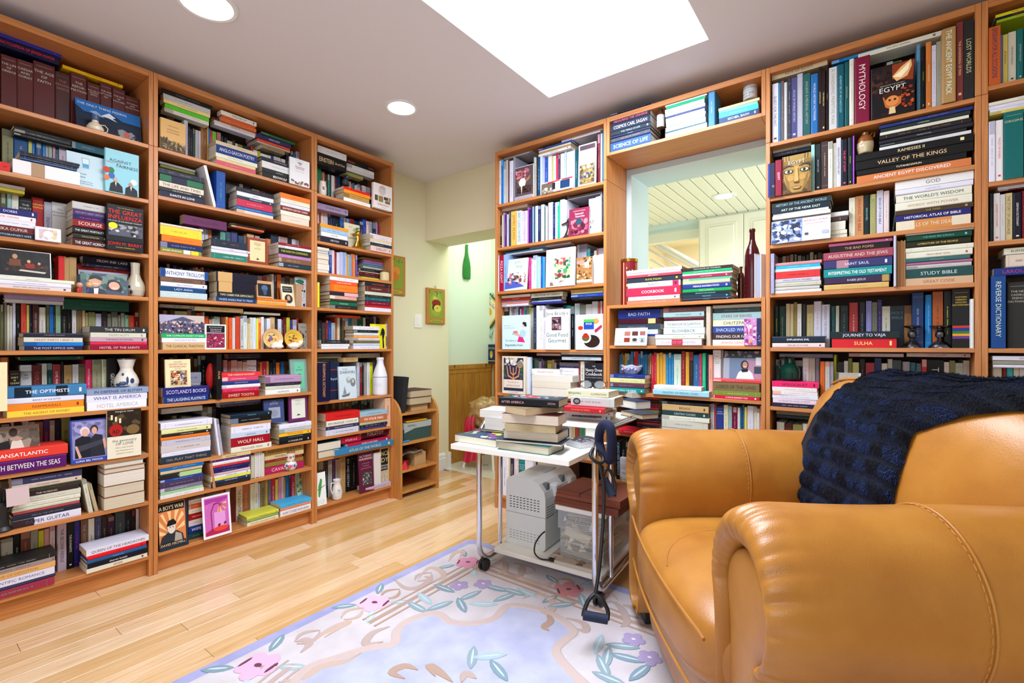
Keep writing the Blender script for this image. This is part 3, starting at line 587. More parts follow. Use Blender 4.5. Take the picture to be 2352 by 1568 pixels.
F 1475 1612 715 - .03 22 12 ddd2b0 book;small cream paperback with a black label and an oval portrait, leaning|r .08 .1 .85 .38 14140f;t .45 .19 .06 ccc PORTRAIT OF;t .45 .28 .06 ccc THE ARTIST;e .5 .66 .32 .2 3a2a20;e .5 .64 .12 .12 c09878;p 1c2430 .3 .8 .5 .72 .7 .8 .6 .86
N 1618 1680 718 .02|b97 30;b97 30
@B4 c6
V 130 622 985 .13|222 32;c42 70;333 30;753 50;dd9/443 150 =~D.H./LAWRENCE;a22 52;343 62;c52 45;c53 32;ccb 22
H 130 497 940 975 .06|998/444 32 THE SPIRE
H 510 1040 962 1010 .05|cb8/554 50 LITERARY LANDSCAPES
H 1048 1442 1022 1048 .05|bba/766 26
V 622 850 1070 .11|c52 44;c53 34;ccb 20;9ba/476 32;ccb 28;225/99b 56
V 850 1270 1055 .06|c73 32;d52/fcb 42;ccc/b55 38;c42/411 48;bbb/222 36 THE RELUCTANT;cdd/336 38;cb8 35;ccc/555 35;cde/447 32;dd5 26;e61/fcb 28;ddd 32
V 1270 1652 1075 .07|899 26;dde/b5a 40;ca7/653 50 CONTENTS;222/889 32;ccd 40;444 22;611 34;bb3/611 40;337 28;bbc/555 40;812/ec4 28
H 150 655 1262 - .0|1a5/eee 46 THE COMPLETE SHORT STORIES;dde/a9c 52 THE LIGHT OF DAY;ca7/544 82 THE CLASSICAL TRADITION
F 130 622 1052 1272 .02 2 6 5a5478 photo;wide group photo of many people standing behind a stack of books|r 0 0 1 .4 a8a4c0;r .6 0 1 .35 c0b0a8;p 4a4c60 .2 .3 .5 .08 .8 .3;s .0 .3 1 .95 150 .028 222,334,644,d8b8a8,446,c8a898,555,112
F 622 852 1160 - .0 16 0 e4e6e8 book;white bordered book with a black title panel and crimson woodland tapestry|r .07 .05 .93 .33 14141c;t .5 .12 .05 ccc ~SIR THOMAS MALORY;t .5 .2 .06 ddd THE DEATH OF;t .5 .27 .06 ddd KING ARTHUR;r .07 .35 .93 .93 8a2848;s .1 .38 .9 .9 60 .05 b04468,5a2038,ccb8c0,3a3048,c83050
F 1655 1745 1150 - .04 10 5 8a8478 book;small dark photo paperback beside the fruit plates|t .5 .15 .08 333 SON;s .05 .3 .95 .98 26 .1 333,666,aa9,544;e .5 .5 .1 .1 222
@B5 c7
R 130 510 155 .14 9 531,421,632
V 515 600 165 .13|233 32;122 50
V 710 762 150 -.012|111/ca6 50 SOLAR
V 775 1120 208 .13|bab/444 42;965 30;cbb/755 58 STERNE;bba 52;cba 42;ddd/333 88 =Writing/Home
V 1120 1480 208 .13|522 34;c73/521 28;a23/ecb 40;c84 24;122 42;123 32;d72/722 32;333 20;26a/16a 36;531 70
H 830 1160 148 196 .07|222/889 36;223 30
H 300 548 345 530 .08|99a/445 100;aaa 36;e72 38
H 150 632 500 - .0|226/ccf 92 SCOTLAND'S BOOKS;137/dde 70 THE LAUGHING PLAYMATE
H 760 1158 345 - .0|d33/fdd 50 THE CURIOUS INCIDENT;c46/edd 50;237/bce 46 ENGLAND, ENGLAND;ddd/999 44;c25/ecc 50;911/ecb 70 SWEET TOOTH
H 1210 1575 376 - .0|a8a/534 88;223/99a 32;ccb/665 46;e4e4e4/222 60 OUTPOSTS
F 180 442 205 512 .02 14 4 e6dcae book;cream picture book of Wonderland adventures with a crowded tea party scene|t .5 .09 .07 b33 ALICE'S;t .5 .17 .07 b33 ADVENTURES IN;t .5 .25 .07 b33 WONDERLAND;t .5 .32 .03 444 ~LEWIS CARROLL;r .2 .37 .86 .88 c8a878;s .22 .4 .84 .86 70 .06 b03020,2a2a30,e8e0c8,c88030,446a8a,7a3a20;t .5 .94 .025 444 ILLUSTRATED IN COLOUR
F 1478 1662 202 - .04 14 6 7fa69c book;green patterned book with a mint label, leaning at shelf end|s .02 .02 .98 .98 60 .02 5c8078,a0c0b8;p 6fc4a0 .25 .1 .85 .1 .8 .9 .2 .9;t .52 .25 .05 245 THE;t .52 .33 .06 245 NOTES;r .45 .45 .62 .75 5a3a2c
@B6 c7
H 140 562 712 768 .08|bba/977 55;
H 740 1162 640 700 .08|778/ccc 40 WATERLAND;445 30
R 150 620 790 .14 10 222,343,998,111
V 560 710 700 .13|998/444 50;776 50;222 50
H 130 662 862 - .0|dde/333 72;dd9/444 50 AN IRISH CHILDHOOD;222/ddd 30 A POCKET HISTORY;e71/b41 36 ;bbc/334 56;c8c0c0/644 72;dde/aaa 46;234/a98 78 OH, PLAY THAT THING
L 752 776 812 .01 -7|aab 22
L 728 752 805 .005 -7|dde/444 26 A LONDON READER
H 850 1278 775 - .0|123/8cc 46 THE STORY OF;111/89b 62;b85/643 32 THE TRUTH ABOUT;dde/333 78;bcd/26a 52 LANDING;912/edc 102 WOLF HALL;ddc/765 62 TEACHER MAN
H 1350 1702 880 - .0|dde/88a 56;bbb/288 46;fb2/641 46 MYTHOLOGIES;123/cdd 32;111/ddd 62 A COLDER EYE
F 1200 1405 628 862 .02 16 5 3c4a78 book;slate blue paperback with a pale photo square, standing on a pile|t .5 .08 .06 aab JAMES;t .5 .17 .12 bbc JOYCE;r .22 .34 .8 .82 99a0b0;e .5 .6 .2 .16 8890a4
F 1455 1642 590 848 .02 16 3 6a2a5c book;purple bordered book with a cream panel titled Dubliners|r .14 .09 .88 .88 d8dcd0;t .5 .17 .06 444 Dubliners;e .5 .25 .02 .015 a22;t .5 .31 .035 555 ~JAMES JOYCE;p 444 .42 .75 .5 .7 .58 .75 .62 .77 .38 .77
@B7 c8
V 130 600 330 .13|222 100;333 100
H 130 592 347 - .0|16a/9cd 42;cb9/333 30;222/bcb 56 #ac8,.45,1 ~ORTON;249/cde 26;435/99b 62;778/dde 42;9c9/456 26;ddd/666 40
L 690 722 290 .0 -7|b98060 34
H 668 1088 232 - .0|cb8/333 36 ENTERTAINER;526/dcd 26;ddd/556 36;c23/ecc 26;226/99c 26;225/bbd 30;cab/333 26;ddd/444 26 TWISTED TALES;dd4/332 28;236/dde 26 WAITING FOR THE;222/556 46
N 1092 1232 180 .02|ccb 42;ddd 46;ddd 26;ddc 26
H 1240 1652 145 - .03|973/221 64 PLAYS FOR THE THEATRE;cb8/443 42 MODERN DRAMA;822/c99 26;873/554 36;a25/ecc 72 CAVALCADE
@B8 c8
V 425 600 640 .13|a84 60;222 60;ccc 60
H 432 602 690 - .05|ddd 46;c52 52;dcb/322 50;911/ecb 66;dcc/544 66;138/eef 76 WIFE;144/a87 62
V 560 745 640 .13|111 60;bba/444 120
V 735 1080 552 .13|953 82;742 72;622/411 56;dcb/433 72 THE DAUGHTERS;a64 80
V 1090 1605 500 .12|ddc/222 46;ddd/333 46 FOLK TALES;bbd 25;875/332 56 WILD SWANS;ba4/322 30;668 40;b23/ecc 46 RED AND WHITE;cc5/553 35;d8a/a56 40;ddd/888 25;c94 20;16a 40;443 25;b25/ecc 42 THE JAPANESE;bb2 52
F 125 432 700 - .0 14 7 1c3040 book;dark blue edged book titled A Boy's War with a boy's portrait and sun rays|r .0 .09 .92 .93 d8824a;r .0 .1 .9 .25 181818;t .45 .185 .12 e8d8a8 A BOY'S WAR;p f0c890 .35 .6 .05 .3 .15 .28;p f0c890 .4 .55 .3 .26 .42 .26;p f0c890 .5 .55 .56 .26 .7 .26;p f0c890 .5 .6 .8 .3 .88 .38;p f0c890 .55 .65 .88 .5 .88 .6;p f0c890 .3 .65 .0 .4 .0 .52;p f0c890 .3 .7 .0 .6 .0 .7;p 2a3038 .02 .86 .08 .74 .3 .66 .6 .66 .8 .74 .84 .86;e .42 .58 .14 .12 d8d0c4;p 18181a .26 .52 .32 .44 .5 .42 .6 .5 .58 .53 .3 .55;e .37 .57 .02 .012 222;e .47 .57 .02 .012 222;p a8a098 .5 .86 .55 .68 .75 .74 .78 .86;r 0 .86 .9 .92 181818;t .45 .895 .06 d8d0b8 ~DAVID MICHELL
F 592 888 672 - -.01 3 8 ecebf4 card;white bordered pink greeting card with a lamp post flower and two birds|r .07 .05 .93 .94 c865b8;p a83c98 .1 .08 .9 .08 .9 .14 .6 .2 .4 .16 .1 .2;r .4 .42 .8 .78 dc9ad8;p b02458 .07 .94 .07 .86 .3 .8 .6 .78 .93 .8 .93 .94;e .62 .82 .26 .06 e0483c;p 8a2450 .3 .86 .28 .4 .4 .2 .6 .2 .6 .22 .42 .23 .31 .4 .33 .86;p f0b050 .6 .26 .5 .4 .56 .42;p f4c468 .63 .28 .6 .44 .68 .42;p f0b050 .66 .27 .78 .4 .84 .36;p f4c468 .68 .24 .86 .26 .84 .2;e .63 .25 .05 .03 c03048;p 5a1838 .5 .74 .56 .7 .62 .72 .56 .77;p 5a1838 .72 .72 .78 .67 .82 .71 .76 .75;s .1 .2 .4 .8 24 .006 f0d0ea
F 1590 1716 385 - .09 10 8 9ab090 book;green cover with a dark leafy photo, leaning at the shelf end|s .05 .05 .95 .6 26 .15 223020,445a40,6a8058;r .1 .62 .7 .9 b8c4a8;t .4 .7 .06 333 SNOW LOTUS;e .8 .14 .13 .07 a02030
H 1050 1388 870 - .0|cc4/554 42 A CHINESE CHILDHOOD;8a6/633 36;ddb/c43 46 CHINESE GRANDMOTHER
H 1400 1732 742 - .0|4ad/246 42;d86/733 32;e4e4ea/336 66 SHORT STORIES FROM JAPAN
@C0 C1
V 95 140 400 .11|175/2a6 40
V 140 345 470 .13|b64 25;ccb 14;522 35;187 26;222 20;ddd/333 42;722 30;146 40
V 440 700 590 .13|ccc 25;c52 20;188 26;dcc 32;bbc 30;987 30;dcc/b55 50 THE LOTUS TREE;99a 55;334 30
H 95 407 200 405 .04|ccc/999 62;111/ec9 110 ~EINSTEIN^Life and Times
H 410 722 345 475 .05|111/e62 48 ~McLuhan^Business;ccc/333 48;bbb/cc3 32
H 378 590 480 520 .06|884/443 34
H 378 672 650 - .0|d22/a11 36;f92/742 46;b95/432 72;eee/c99 52
F 705 905 605 - -.03 26 0 e2dcdc book;white paperback biography with a soldier's portrait over a strip of photos|e .45 .25 .2 .19 c8bcbc;p b8acac .3 .18 .34 .08 .5 .04 .62 .1 .62 .2;r .05 .48 .22 .7 5a5040;r .26 .48 .5 .72 8a7c50;r .54 .48 .76 .6 4a4438;r .78 .47 .92 .6 9a8c60;r .6 .62 .88 .74 7a6c48;t .5 .82 .09 a66 ~Wilfred Owen;t .5 .93 .04 999 A BIOGRAPHY
@C1 C1
H 95 428 825 895 .06|98a/556 62 STONE MAD
V 95 600 895 .13|ccc 16;912/ecc 25;ddc/a44 30;ccd/556 42;223 36;236/adf 26;123/889 76;26b/8cf 36;324 26;135/9ac 46;722/edd 50 ISAAC;124/99b 62;335 46
V 590 800 1005 .13|14a 42;ecb/a66 30;99a 42;134/99b 42;a8b 26;813/ecc 50
H 125 432 1052 - .0|f92/337 42 THE JOURNEY;9bd/336 50;e4e4e4/222 56 PULITZER;223/ddd 66 ~MILTON
F 395 562 1042 - .07 10 4 d8d2b8 book;cream covered book with a green garden print behind the brass duck|t .4 .12 .07 543 Short;s .5 .1 .98 .5 22 .12 7a9a60,a8b888,5a7a48
H 665 928 1160 - -.008|ddc/a88 26;dcd/445 52;dc9/a55 30;ddd/a44 30;233/bbb 46;dbb/665 82 ~SHELLEY
@C2 C2
P 95 228 28 - .0|889 36;556 16;99a 40;777 30;988 56;b98 80;c9a080 90;dcd 40
V 225 545 58 .04|249/cde 38;dcc/844 34;822 25;ccd/667 42;bbd 32;8ad 36;ccd/556 20;d93 20;5ad/235 30;c64 30;d93 22;64a 22
H 610 852 142 270 .09|863 46;b6a 30;77b 32;477 36;bbb/444 36
H 560 800 262 - .06|222 50;ccb 12;511/ccc 46;422 30;dd3/543 42
@C3 C2
V 95 124 430 -.01|fd2/fff 28
H 235 556 362 - .0|dde/555 46;e52/fdc 46 A LIFE OF HER OWN;e71/c51 96;223/eac 50 #e8a8b0,.5,1;c98/eed 46;332/887 32;164/cdc 46 ~SYLVIA'S FARM;322/999 46
H 630 935 420 - .0|222/b44 52 NORTHANGER;511/eda 72;ccb/887 46;222/aaa 30;155/8cc 46;713/dbc 56;b22/811 30;dde/99a 50
@C4 C2
V 100 300 848 .10|122 50;433/a87 46;822 30;249/9bd 40;abb/556 46
V 300 640 790 .13|c52 20;ddb 26;222 25;753 36;ccd 30;178 42;887 62;153 62;ddc 30
V 640 820 800 .13|222 50;334 40;99a 30;222 60
H 300 578 795 825 .09|c42 22
H 500 796 922 - .0|ddd/66a 46;223/bbb 36;cdd/478 32;f94/fdb 32;ccc/555 32;764/322 34;bcd/557 32;dde/777 42
H 138 455 1080 - .0|222/ccb 46;ddd/557 32;dde/888 32
F 690 862 900 - .02 8 0 e0d820 book;bright yellow book with a slim black dancing figure|t .55 .04 .05 444 ~Charlie Chaplin;e .8 .18 .05 .035 222;p 1a1a1a .72 .2 .9 .2 .94 .35 .86 .6 .9 .95 .8 .98 .78 .65 .74 .4 .66 .5 .64 .42
F 864 892 900 - .05 20 0 c4c8d0 book;grey sliver of a book behind the yellow book|r .2 .5 .8 .9 445
@C5 C3
V 80 188 128 -.012|113/c95 106 BIOGRAPHICAL DICTIONARY
F 190 272 120 - .03 2 0 1a2440 card;dark blue loose jacket flap beside the biographical dictionary|r 0 .2 1 .22 a03028;t .5 .45 .09 bcd Biographical;r 0 .74 1 .76 a03028
H 80 250 92 122 .08|443/aa9 32
H 80 300 48 92 .09|776/a66 32;ddc 20
H 395 640 45 88 .08|998/633 42
H 285 442 82 125 .05|b96 40
V 430 605 112 .10|bcd/556 30;822 20;222 20;999/445 26;ddd 26;dd2/332 30;445 30
F 275 430 165 - .0 14 4 c4d4dc book;pale blue-grey paperback about evolution with two engraved portraits and a ship|t .35 .08 .06 556 ~Charles;t .5 .18 .13 334 ~DARWIN;e .55 .42 .13 .1 98a0a0;e .8 .5 .15 .13 787c7c;e .56 .38 .07 .05 d0ccc4;e .8 .46 .07 .06 c0bcb4;p 666 .1 .88 .5 .84 .6 .8 .55 .9 .2 .93;p 889 .2 .84 .3 .6 .4 .84
@C6 C3
R 80 600 480 .14 18 111,432,553,776,331,222
V 690 738 450 .0|dcb090 46
H 150 457 590 - .0|c22/711 82;ddc/336 60 ~BEN BRADLEE^A GOOD LIFE;335/eee 36;ccd/346 62
H 458 708 578 - .0|9bc/456 50;b63/fff 62 I'M YOUR MAN;bb9/443 26;223/eee 30;336/a44 26
@C7 C3
P 80 285 862 - .0|255 62;255 60
H 470 720 752 815 .03|512/dcb 52 ~TOLSTOY
H 290 472 808 862 .03|c24/fff 52 ATLAS A-Z
H 350 742 862 900 .015|b24/eee 38 AMERICA EXPLORED
H 235 775 922 - -.02|27a/dc8 50 ATLAS OF THE WORLD~
@C8 C3
V 80 475 1005 .10|554 46;722 15;233 25;bbb/446 36;425 26;987 40;b96/654 46;111/bbb 42 SEX AND DESTINY;111/a87 50;322 40
F 76 160 1130 - .0 2 6 e8ecf0 card;white card with a green parrot on a branch|p 3f9c50 .15 .72 .2 .4 .45 .2 .62 .26 .5 .5 .3 .75;e .5 .24 .12 .05 3f9c50;e .56 .24 .04 .02 c33;p 765 .1 .5 .9 .4 .9 .42 .1 .53;s .05 .85 .95 .95 20 .03 6cc48c
F 458 588 950 - .0 6 5 5c1c38 book;maroon paperback with a group photo leaning beside white page edges|t .5 .1 .07 dcc VICTORIAN;t .5 .17 .07 dcc MURDERESSES;t .5 .28 .03 c9a A TRUE HISTORY;t .5 .34 .03 c9a OF THIRTEEN;t .5 .4 .03 c9a RESPECTABLE WOMEN;r .2 .5 .85 .82 444;s .22 .52 .83 .8 36 .06 222,888,bbb,555
F 585 645 945 - .02 30 0 e2dede block;block of white page edges beside the maroon paperback|r .1 .02 .9 .98 dcd8d6
F 642 738 898 - .03 14 0 d8cf90 book;pale yellow edged black book on ancient life at the shelf end|r .06 .03 .9 .6 1c1c1c;t .5 .15 .17 d8cc9c NCE;t .5 .32 .17 d8cc9c DY;t .5 .47 .07 ddd SEXUAL;t .5 .54 .07 ddd WORLD;r .06 .6 .9 .96 b8b098;s .1 .62 .86 .94 16 .08 d8d0b8,887,ccc
H 510 735 1258 - .0|bab/555 50
@E0 E1
V 75 255 415 .02|ddd/222 25 PARTY CAKES;17c/9cf 26;ccc/665 30;bbb 20;644 14;dde/778 42;99a 20
V 465 555 360 .03|bbc 22;dd9 12;322 14;147/cde 32;cde 20
V 555 835 378 .06|dad/846 40 PETIT CORNERS;25a/cde 36;dde/999 42;cc5 12;dde 42;d36 26;445 20;dde/556 46;bcd 28
V 838 965 340 .04|e4e8ec/bcd 66;dde 14;156/bdd 28
H 128 440 388 430 .06|ddd/444 28;bbb 20
H 408 775 262 300 .06|aab/778 26;ccd 14
H 520 895 305 395 .04|248/bcf 26;ccb/998 22;b85 24;ddd/333 28 CREPE COOKERY
H 780 1245 200 235 .05|ddd/99a 22;dde 16
H 868 1250 148 200 .07|ccd/88a 25;bbc 20
F 255 467 525 - .0 12 0 c8bcc8 book;cookbook with a photo of a berry tart and ice cream pie|r .02 .02 .98 .92 54484c;s .05 .08 .85 .42 40 .07 b05a68,d88898,8a3c48;p a87848 .15 .4 .5 .5 .85 .3 .8 .42 .5 .56 .2 .5;e .42 .5 .18 .14 efe8dc;p 3a2420 .1 .8 .3 .6 .9 .62 .86 .82;s .12 .64 .86 .82 30 .05 1c1010,5a3838,3a2420;p e8e0d4 .34 .6 .38 .86 .42 .6;r .05 .9 .95 .98 a8a0ac
F 555 902 690 - -.008 5 4 c8ccd4 book;wide low cookbook with dark blue square and red stripe|r .0 .1 .4 1 6a6050;s .02 .5 .4 .98 14 .06 9a9080,dcd8d0,3a3430;r .36 .2 .46 .8 222230;r .62 .15 .92 .85 1e3c64;p b02c3c .2 .05 .6 .02 .6 .1 .2 .2;r .66 .02 1 .12 b02c3c;r .46 .2 .62 .9 d8dce0
F 968 1165 265 - .0 10 2 e4e8ee book;white cookbook about exotic vegetables with a gnarled root photo|r .08 .03 .95 .14 5a4650;t .5 .26 .06 b8c0cc EXOTIC;t .5 .33 .06 b8c0cc VEGETABLES;t .5 .41 .07 b8c0cc A-Z;r .08 .5 .95 .97 8a7448;s .1 .52 .93 .95 50 .09 b89058,5a4830,3a4a70,d8c090;e .6 .56 .12 .05 f4e8d0
V 1180 1250 142 .02|612/cab 38;ccd 18;17a 14
@E1 E1
H 80 395 985 1015 .05|dcb/998 30
H 520 845 895 925 .06|332/987 26
H 845 1240 850 880 .06|555/999 26;aab 14
V 66 835 1022 .03|111/dde 40 THE DINNER NEVER COMES;cc9 15;a8c 15;536/bbd 22;ccd 22;235 18;e8b85c/a62 72 ~JAMES BEARD;cde/268 50 GREAT CLASSICS FAVORITES;dcd/88a 62 BISTRO COOKBOOK;b5c 12;225/66b 42;9bd 15;245 12;cde 30;235/9bd 30;ccd/556 36;354 12;bcd 26;722 8;dde 46;236/bce 26;dde 26;2a8/cee 26;dcd/ecc 50;dde 20
V 1160 1252 822 .03|ddd 32;dde 30;ccd 16;234/cdd 20
F 1090 1162 870 - .03 10 0 c8dce4 book;pale blue cookbook edge behind the maroon one|t .5 .2 .09 8ab THE;t .5 .3 .09 8ab AND;s .1 .6 .95 .95 12 .12 c87850,ddd,385a60
F 860 1088 985 - .0 8 4 8a2848 book;maroon cookbook titled Seasonal Favorites with plums, behind a silver duck|t .5 .1 .05 dcc COMPANY'S COMING;t .5 .2 .1 eee Seasonal;t .55 .3 .1 eee Favorites;s .1 .4 .95 .95 36 .12 6a2038,b05070,4a1828,c87888;e .5 .5 .16 .12 2a4a5a
@E2 E2
H 165 668 108 150 .04|17a/4bd 22;dde 20
H 125 590 92 108 .08|998 14
H 485 1010 45 70 .06|ccd 18
V 75 195 150 0|dde 10;913/fcd 50 PIZZA LIGHT;8ad 42
V 462 692 158 .03|c38/fcd 36;ddd 26;ccd/57a 42;9cd/fff 40;dd8 10;15c/adf 30;3ad 26;b35 12
V 1085 1215 15 .10|ddd/a67 20;ccd/345 60
V 1215 1440 60 .10|3ab 40;222 40;ddd 30;e87 26;dde 60
V 1290 1445 150 .03|e4e8f0/bcd 62;ddd/abb 42;ddd 40
F 165 442 205 - .0 10 5 c8d8d4 book;spiral bound cookbook titled Grills and BBQs with grilled slices|t .55 .1 .13 9aa8a4 grills;t .62 .24 .13 9aa8a4 bbqs;p 4a5cb8 .0 .95 .0 .5 .3 .6 .9 .9;s .1 .45 .95 .8 46 .08 c8a090,7a4a48,e8e0dc,3a3a40,d86878;p f0eef0 .3 .5 .8 .44 .95 .6 .7 .55
F 690 1062 80 - -.004 12 2 e2e6ea book;large white cookbook titled Salads with a colourful salad|t .5 .15 .1 889098 SALADS;t .5 .05 .03 aaa THE BEST RECIPES FOR;s .3 .25 .85 .8 70 .07 2f7a4c,c8d888,c85860,e8c8b0,4a9a68,8a3040,1c5a40,e8dc90;p d8b8a0 .45 .3 .6 .32 .62 .55 .44 .5;s .1 .85 .7 .97 16 .05 8a6a58,c8b8b0
F 1085 1290 182 - .0 10 0 a87848 book;cookbook with a close photo of roast chicken pieces|s .02 .02 .98 .85 60 .1 c89058,8a5428,e0b888,6a3c1c;r .02 .12 .5 .24 d89090;p e4dcd8 .5 .2 .8 .15 .8 .4 .55 .4;r .02 .83 .98 .92 e8ecf0
@E3 E2
H 122 492 668 812 .04|ddc/887 36;922/db8 42 THE FIERY CUISINES;777 20;d88/a33 26;dde 36
H 505 908 640 780 .04|ccb/444 66 THE FOOD OF GREECE;222/99a 46;9bd 22;338/77c 32
H 1012 1442 592 722 .04|c9a050/665 36;cc9/a65 26;25c/cdf 42;222/ddd 28
V 120 240 812 .07|ddd 18;222 60;bbb 20
V 240 530 800 .10|d38 16;ecb 20;dcd/a66 22;ccd 32;225 10;dde 22;d4a 26;bbb 12;2a9 22;9ab 30;dd4 22;ccc 30
V 530 690 792 .03|234/ccd 34;dde/99a 42;e4e8f0 46;dde 34
V 690 1060 778 .13|ccd 30;445 20;ccd 62;ddd 62;248 30;2a8 44;222/bcd 42
V 1060 1452 745 .12|cdd/245 52;112 60;ddd 62;e4e4e8 60;d66 20;ddd 20;b45 32
F 130 485 925 - -.006 14 0 c8e4ec book;pale aqua cookbook titled Regrettable Food with a woman in a pink skirt|p d0287c .56 .78 .62 .62 .74 .62 .84 .8;p a8ccd4 .64 .64 .66 .46 .78 .42 .88 .5 .84 .64;e .8 .3 .07 .055 e8b8a8;p 222230 .74 .24 .78 .2 .88 .22 .9 .34 .84 .34;p e0a898 .44 .54 .6 .54 .7 .6 .68 .64 .5 .58;e .5 .5 .09 .045 d87868;e .5 .545 .13 .015 9abcc4;t .33 .74 .07 4a9a98 The Gallery of;t .44 .87 .09 356060 Regrettable Food;t .2 .3 .03 c66 HIGHLIGHTS FROM;t .28 .37 .03 5aa0a8 CLASSIC AMERICAN RECIPES
F 685 992 848 - -.01 16 0 ecebf0 book;thick white cookbook titled Good Food Gourmet with green lettering|t .5 .1 .13 333 ~Jane Brody's;r .28 .19 .68 .52 4a2c38;s .3 .22 .66 .5 40 .06 8a6a70,2a2030,b8a8b0,6a3040;t .5 .63 .14 2a6a68 Good Food;t .5 .77 .14 2a6a68 Gourmet;r .1 .86 .9 .863 9ab;t .5 .9 .035 9aa RECIPES AND MENUS FOR DELICIOUS;t .5 .95 .035 9aa AND HEALTHFUL ENTERTAINING
F 1080 1432 912 - -.006 14 0 d8e4f0 book;cookbook titled Spices with a bowl and a spoon of red spice|s .02 .02 .98 .98 30 .06 b8d0ec,e8f0f8;e .74 .2 .2 .12 e4e6ec;e .74 .2 .13 .08 c89850;e .18 .38 .14 .09 e4e6ec;e .18 .38 .1 .06 c03820;r .3 .14 .68 .22 50b848;r .3 .22 .68 .42 2048b0;t .49 .27 .07 fff SPICES;e .58 .75 .36 .22 e0e4ec;e .6 .76 .3 .18 2c1c1a;e .38 .66 .2 .15 d0ccd0;e .38 .66 .14 .1 6a5a30;e .38 .6 .1 .07 b02818;p b01c48 .7 .45 .96 .3 .98 .36 .74 .52
@E4 E3
V 115 455 130 .14|111 110;dd4 10;336 40;222 60;dde 60
V 455 800 172 .13|387 32;8bb 32;998 20;ccd 30;46a 20;b33 16;354 36;cc6/a33 46;b96 30;bbb 26;113/ccc 55
V 1000 1072 200 .06|822 26;ddc/444 42 THE NEW BASICS
V 1272 1308 272 .06|d8a 34
H 515 795 105 132 .08|b99/744 28
H 800 1292 100 182 .03|ddd 20;222/bbb 26;cde/268 34 MODERN SOUTHWEST CUISINE
H 785 1012 212 352 .06|555/a33 42;225 22;dde/a66 80
H 460 785 285 352 .02|ddd/b33 60 FINGER FOODS
P 462 935 352 - -.022|eee 66;ddd 74;ddd8b0 100
F 115 388 140 - -.004 22 0 e0d4c0 book;beige cookbook titled The Book of Jewish Food with a menorah on dark blue|r .08 .04 .92 .92 2a2c54;s .08 .04 .92 .24 30 .08 c8c4b8,a8a498,e8e0d0;e .78 .22 .13 .1 8a7c68;p c88850 .48 .3 .52 .3 .52 .66 .48 .66;p c88850 .2 .26 .24 .26 .3 .5 .5 .58 .5 .62 .26 .54;p c88850 .8 .26 .76 .26 .7 .5 .5 .58 .5 .62 .74 .54;p c88850 .34 .26 .38 .26 .4 .42 .5 .48 .5 .52 .37 .45;p c88850 .66 .26 .62 .26 .6 .42 .5 .48 .5 .52 .63 .45;s .08 .3 .24 .6 14 .05 4a6a50,34503c;s .78 .3 .92 .6 14 .05 4a6a50,34503c;r .1 .62 .9 .84 e0d4c4;t .5 .69 .06 977 THE BOOK of;t .5 .78 .07 977 JEWISH FOOD;t .5 .95 .04 999 ~CLAUDIA RODEN
F 388 450 150 - .02 20 0 b8c8e0 block;pale blue stack of page edges beside the menorah cookbook|r .2 .02 .8 .98 d0d8e8
F 1070 1282 218 - .0 10 3 1c1c24 book;black cookbook with white lettering over candles and flowers|t .5 .09 .05 ccc THE;t .5 .19 .12 ddd ~Nancy Drew;t .5 .3 .12 ddd ~Cookbook;t .5 .4 .04 aaa CLUES TO GOOD COOKING;r .08 .68 .18 .95 d8ccb0;s .3 .65 .9 .97 36 .06 b8a0a8,7a3a58,dcd0c8,3a5a40
@F5 F3
R 150 1700 700 .05 34 322,553,226,ccb,244,833,998,dcd
@H5 G2
R 1540 3000 -200 .05 30 ddc,522,233,aa8,369,bbb
@E5 E3
R 90 1290 600 .13 26 ddd,cde,a33,357,cb8,eee,486
H 460 790 900 - .03|ddd 40;eee 50
@E6 K
V 470 1010 60 .01|268 20;dde/444 36;eee 16;cb9 15;223/ccc 28 PAPERBACK OXFORD~;dcd 32;ecb 10;177/bde 56 =THE WELL/FILLED/WORLD;e4e4ec 70;bbb 20;622 16;bb9 20;cc8 16;ddd 22;ccb/755 20;c84/533 24;544 16;ccb 60;baa 60
@T0 F1
H 110 585 470 - .0|113/99b 14;112/cc5 52 A GUIDE TO CONSTRUCTING;112/e69 52 MEASURING THE UNIVERSE;124/fff 72 ~COSMOS CARL SAGAN;123/bcd 42 THE TRIALS OF LIFE;124/cde 30 THE UNIVERSE;445/bbb 44;25a/fff 92 SCIENCE OF LIFE~
H 745 1230 365 - .0|ccd 20;1a7/064 36;dde/99b 55 WORLD GUIDE;dde/bbb 40;347/99c 26;dde 44;ddd/466 30;cde 40;e4e4ec/333 62;267 12;dde/bcd 60
V 1246 1325 215 .0|48b/bdf 80
H 1325 1800 170 200 .04|cdc/a78 28
H 1366 1842 400 - .0|ec9/765 32;8dd/577 32;4bd/cef 62;247/fff 62 ~ESCHER, BACH
@F0 F2
H 205 745 688 - .0|ccd/778 34;dbb/a77 24;c45/fdd 28 SIMPLY INDIAN;123/dd3 58 RUSTIC ITALIAN;e8e4e4/333 58 #c25,.86,.97 PLENTY;d14/fff 98 COOKBOOK;dde/555 44 TASTE OF MOROCCO;d75/fdc 38
H 750 1240 665 - .0|322/ccc 32 CHOCOLATE ON THE BRAIN;2a6/bfd 26;ddd/aaa 20;924/dbc 28 SALAD DRESSINGS;5a8 26;dd9/b85 32;238/fff 50 MIDDLE EASTERN FOOD;194/bdb 30 OLIVE COOKBOOK;123/9cc 30 BREAKFASTS AND BRUNCHES;134/6cb 30 VEGETABLE;223/9ab 30 HORS D'OEUVRE
@F1 F3
H 140 602 158 - .04|238/cdf 86 BAD FAITH;412/ca9 56 #cc8,.76,.94;345/99a 56;cde/46b 46;238 22;987 90
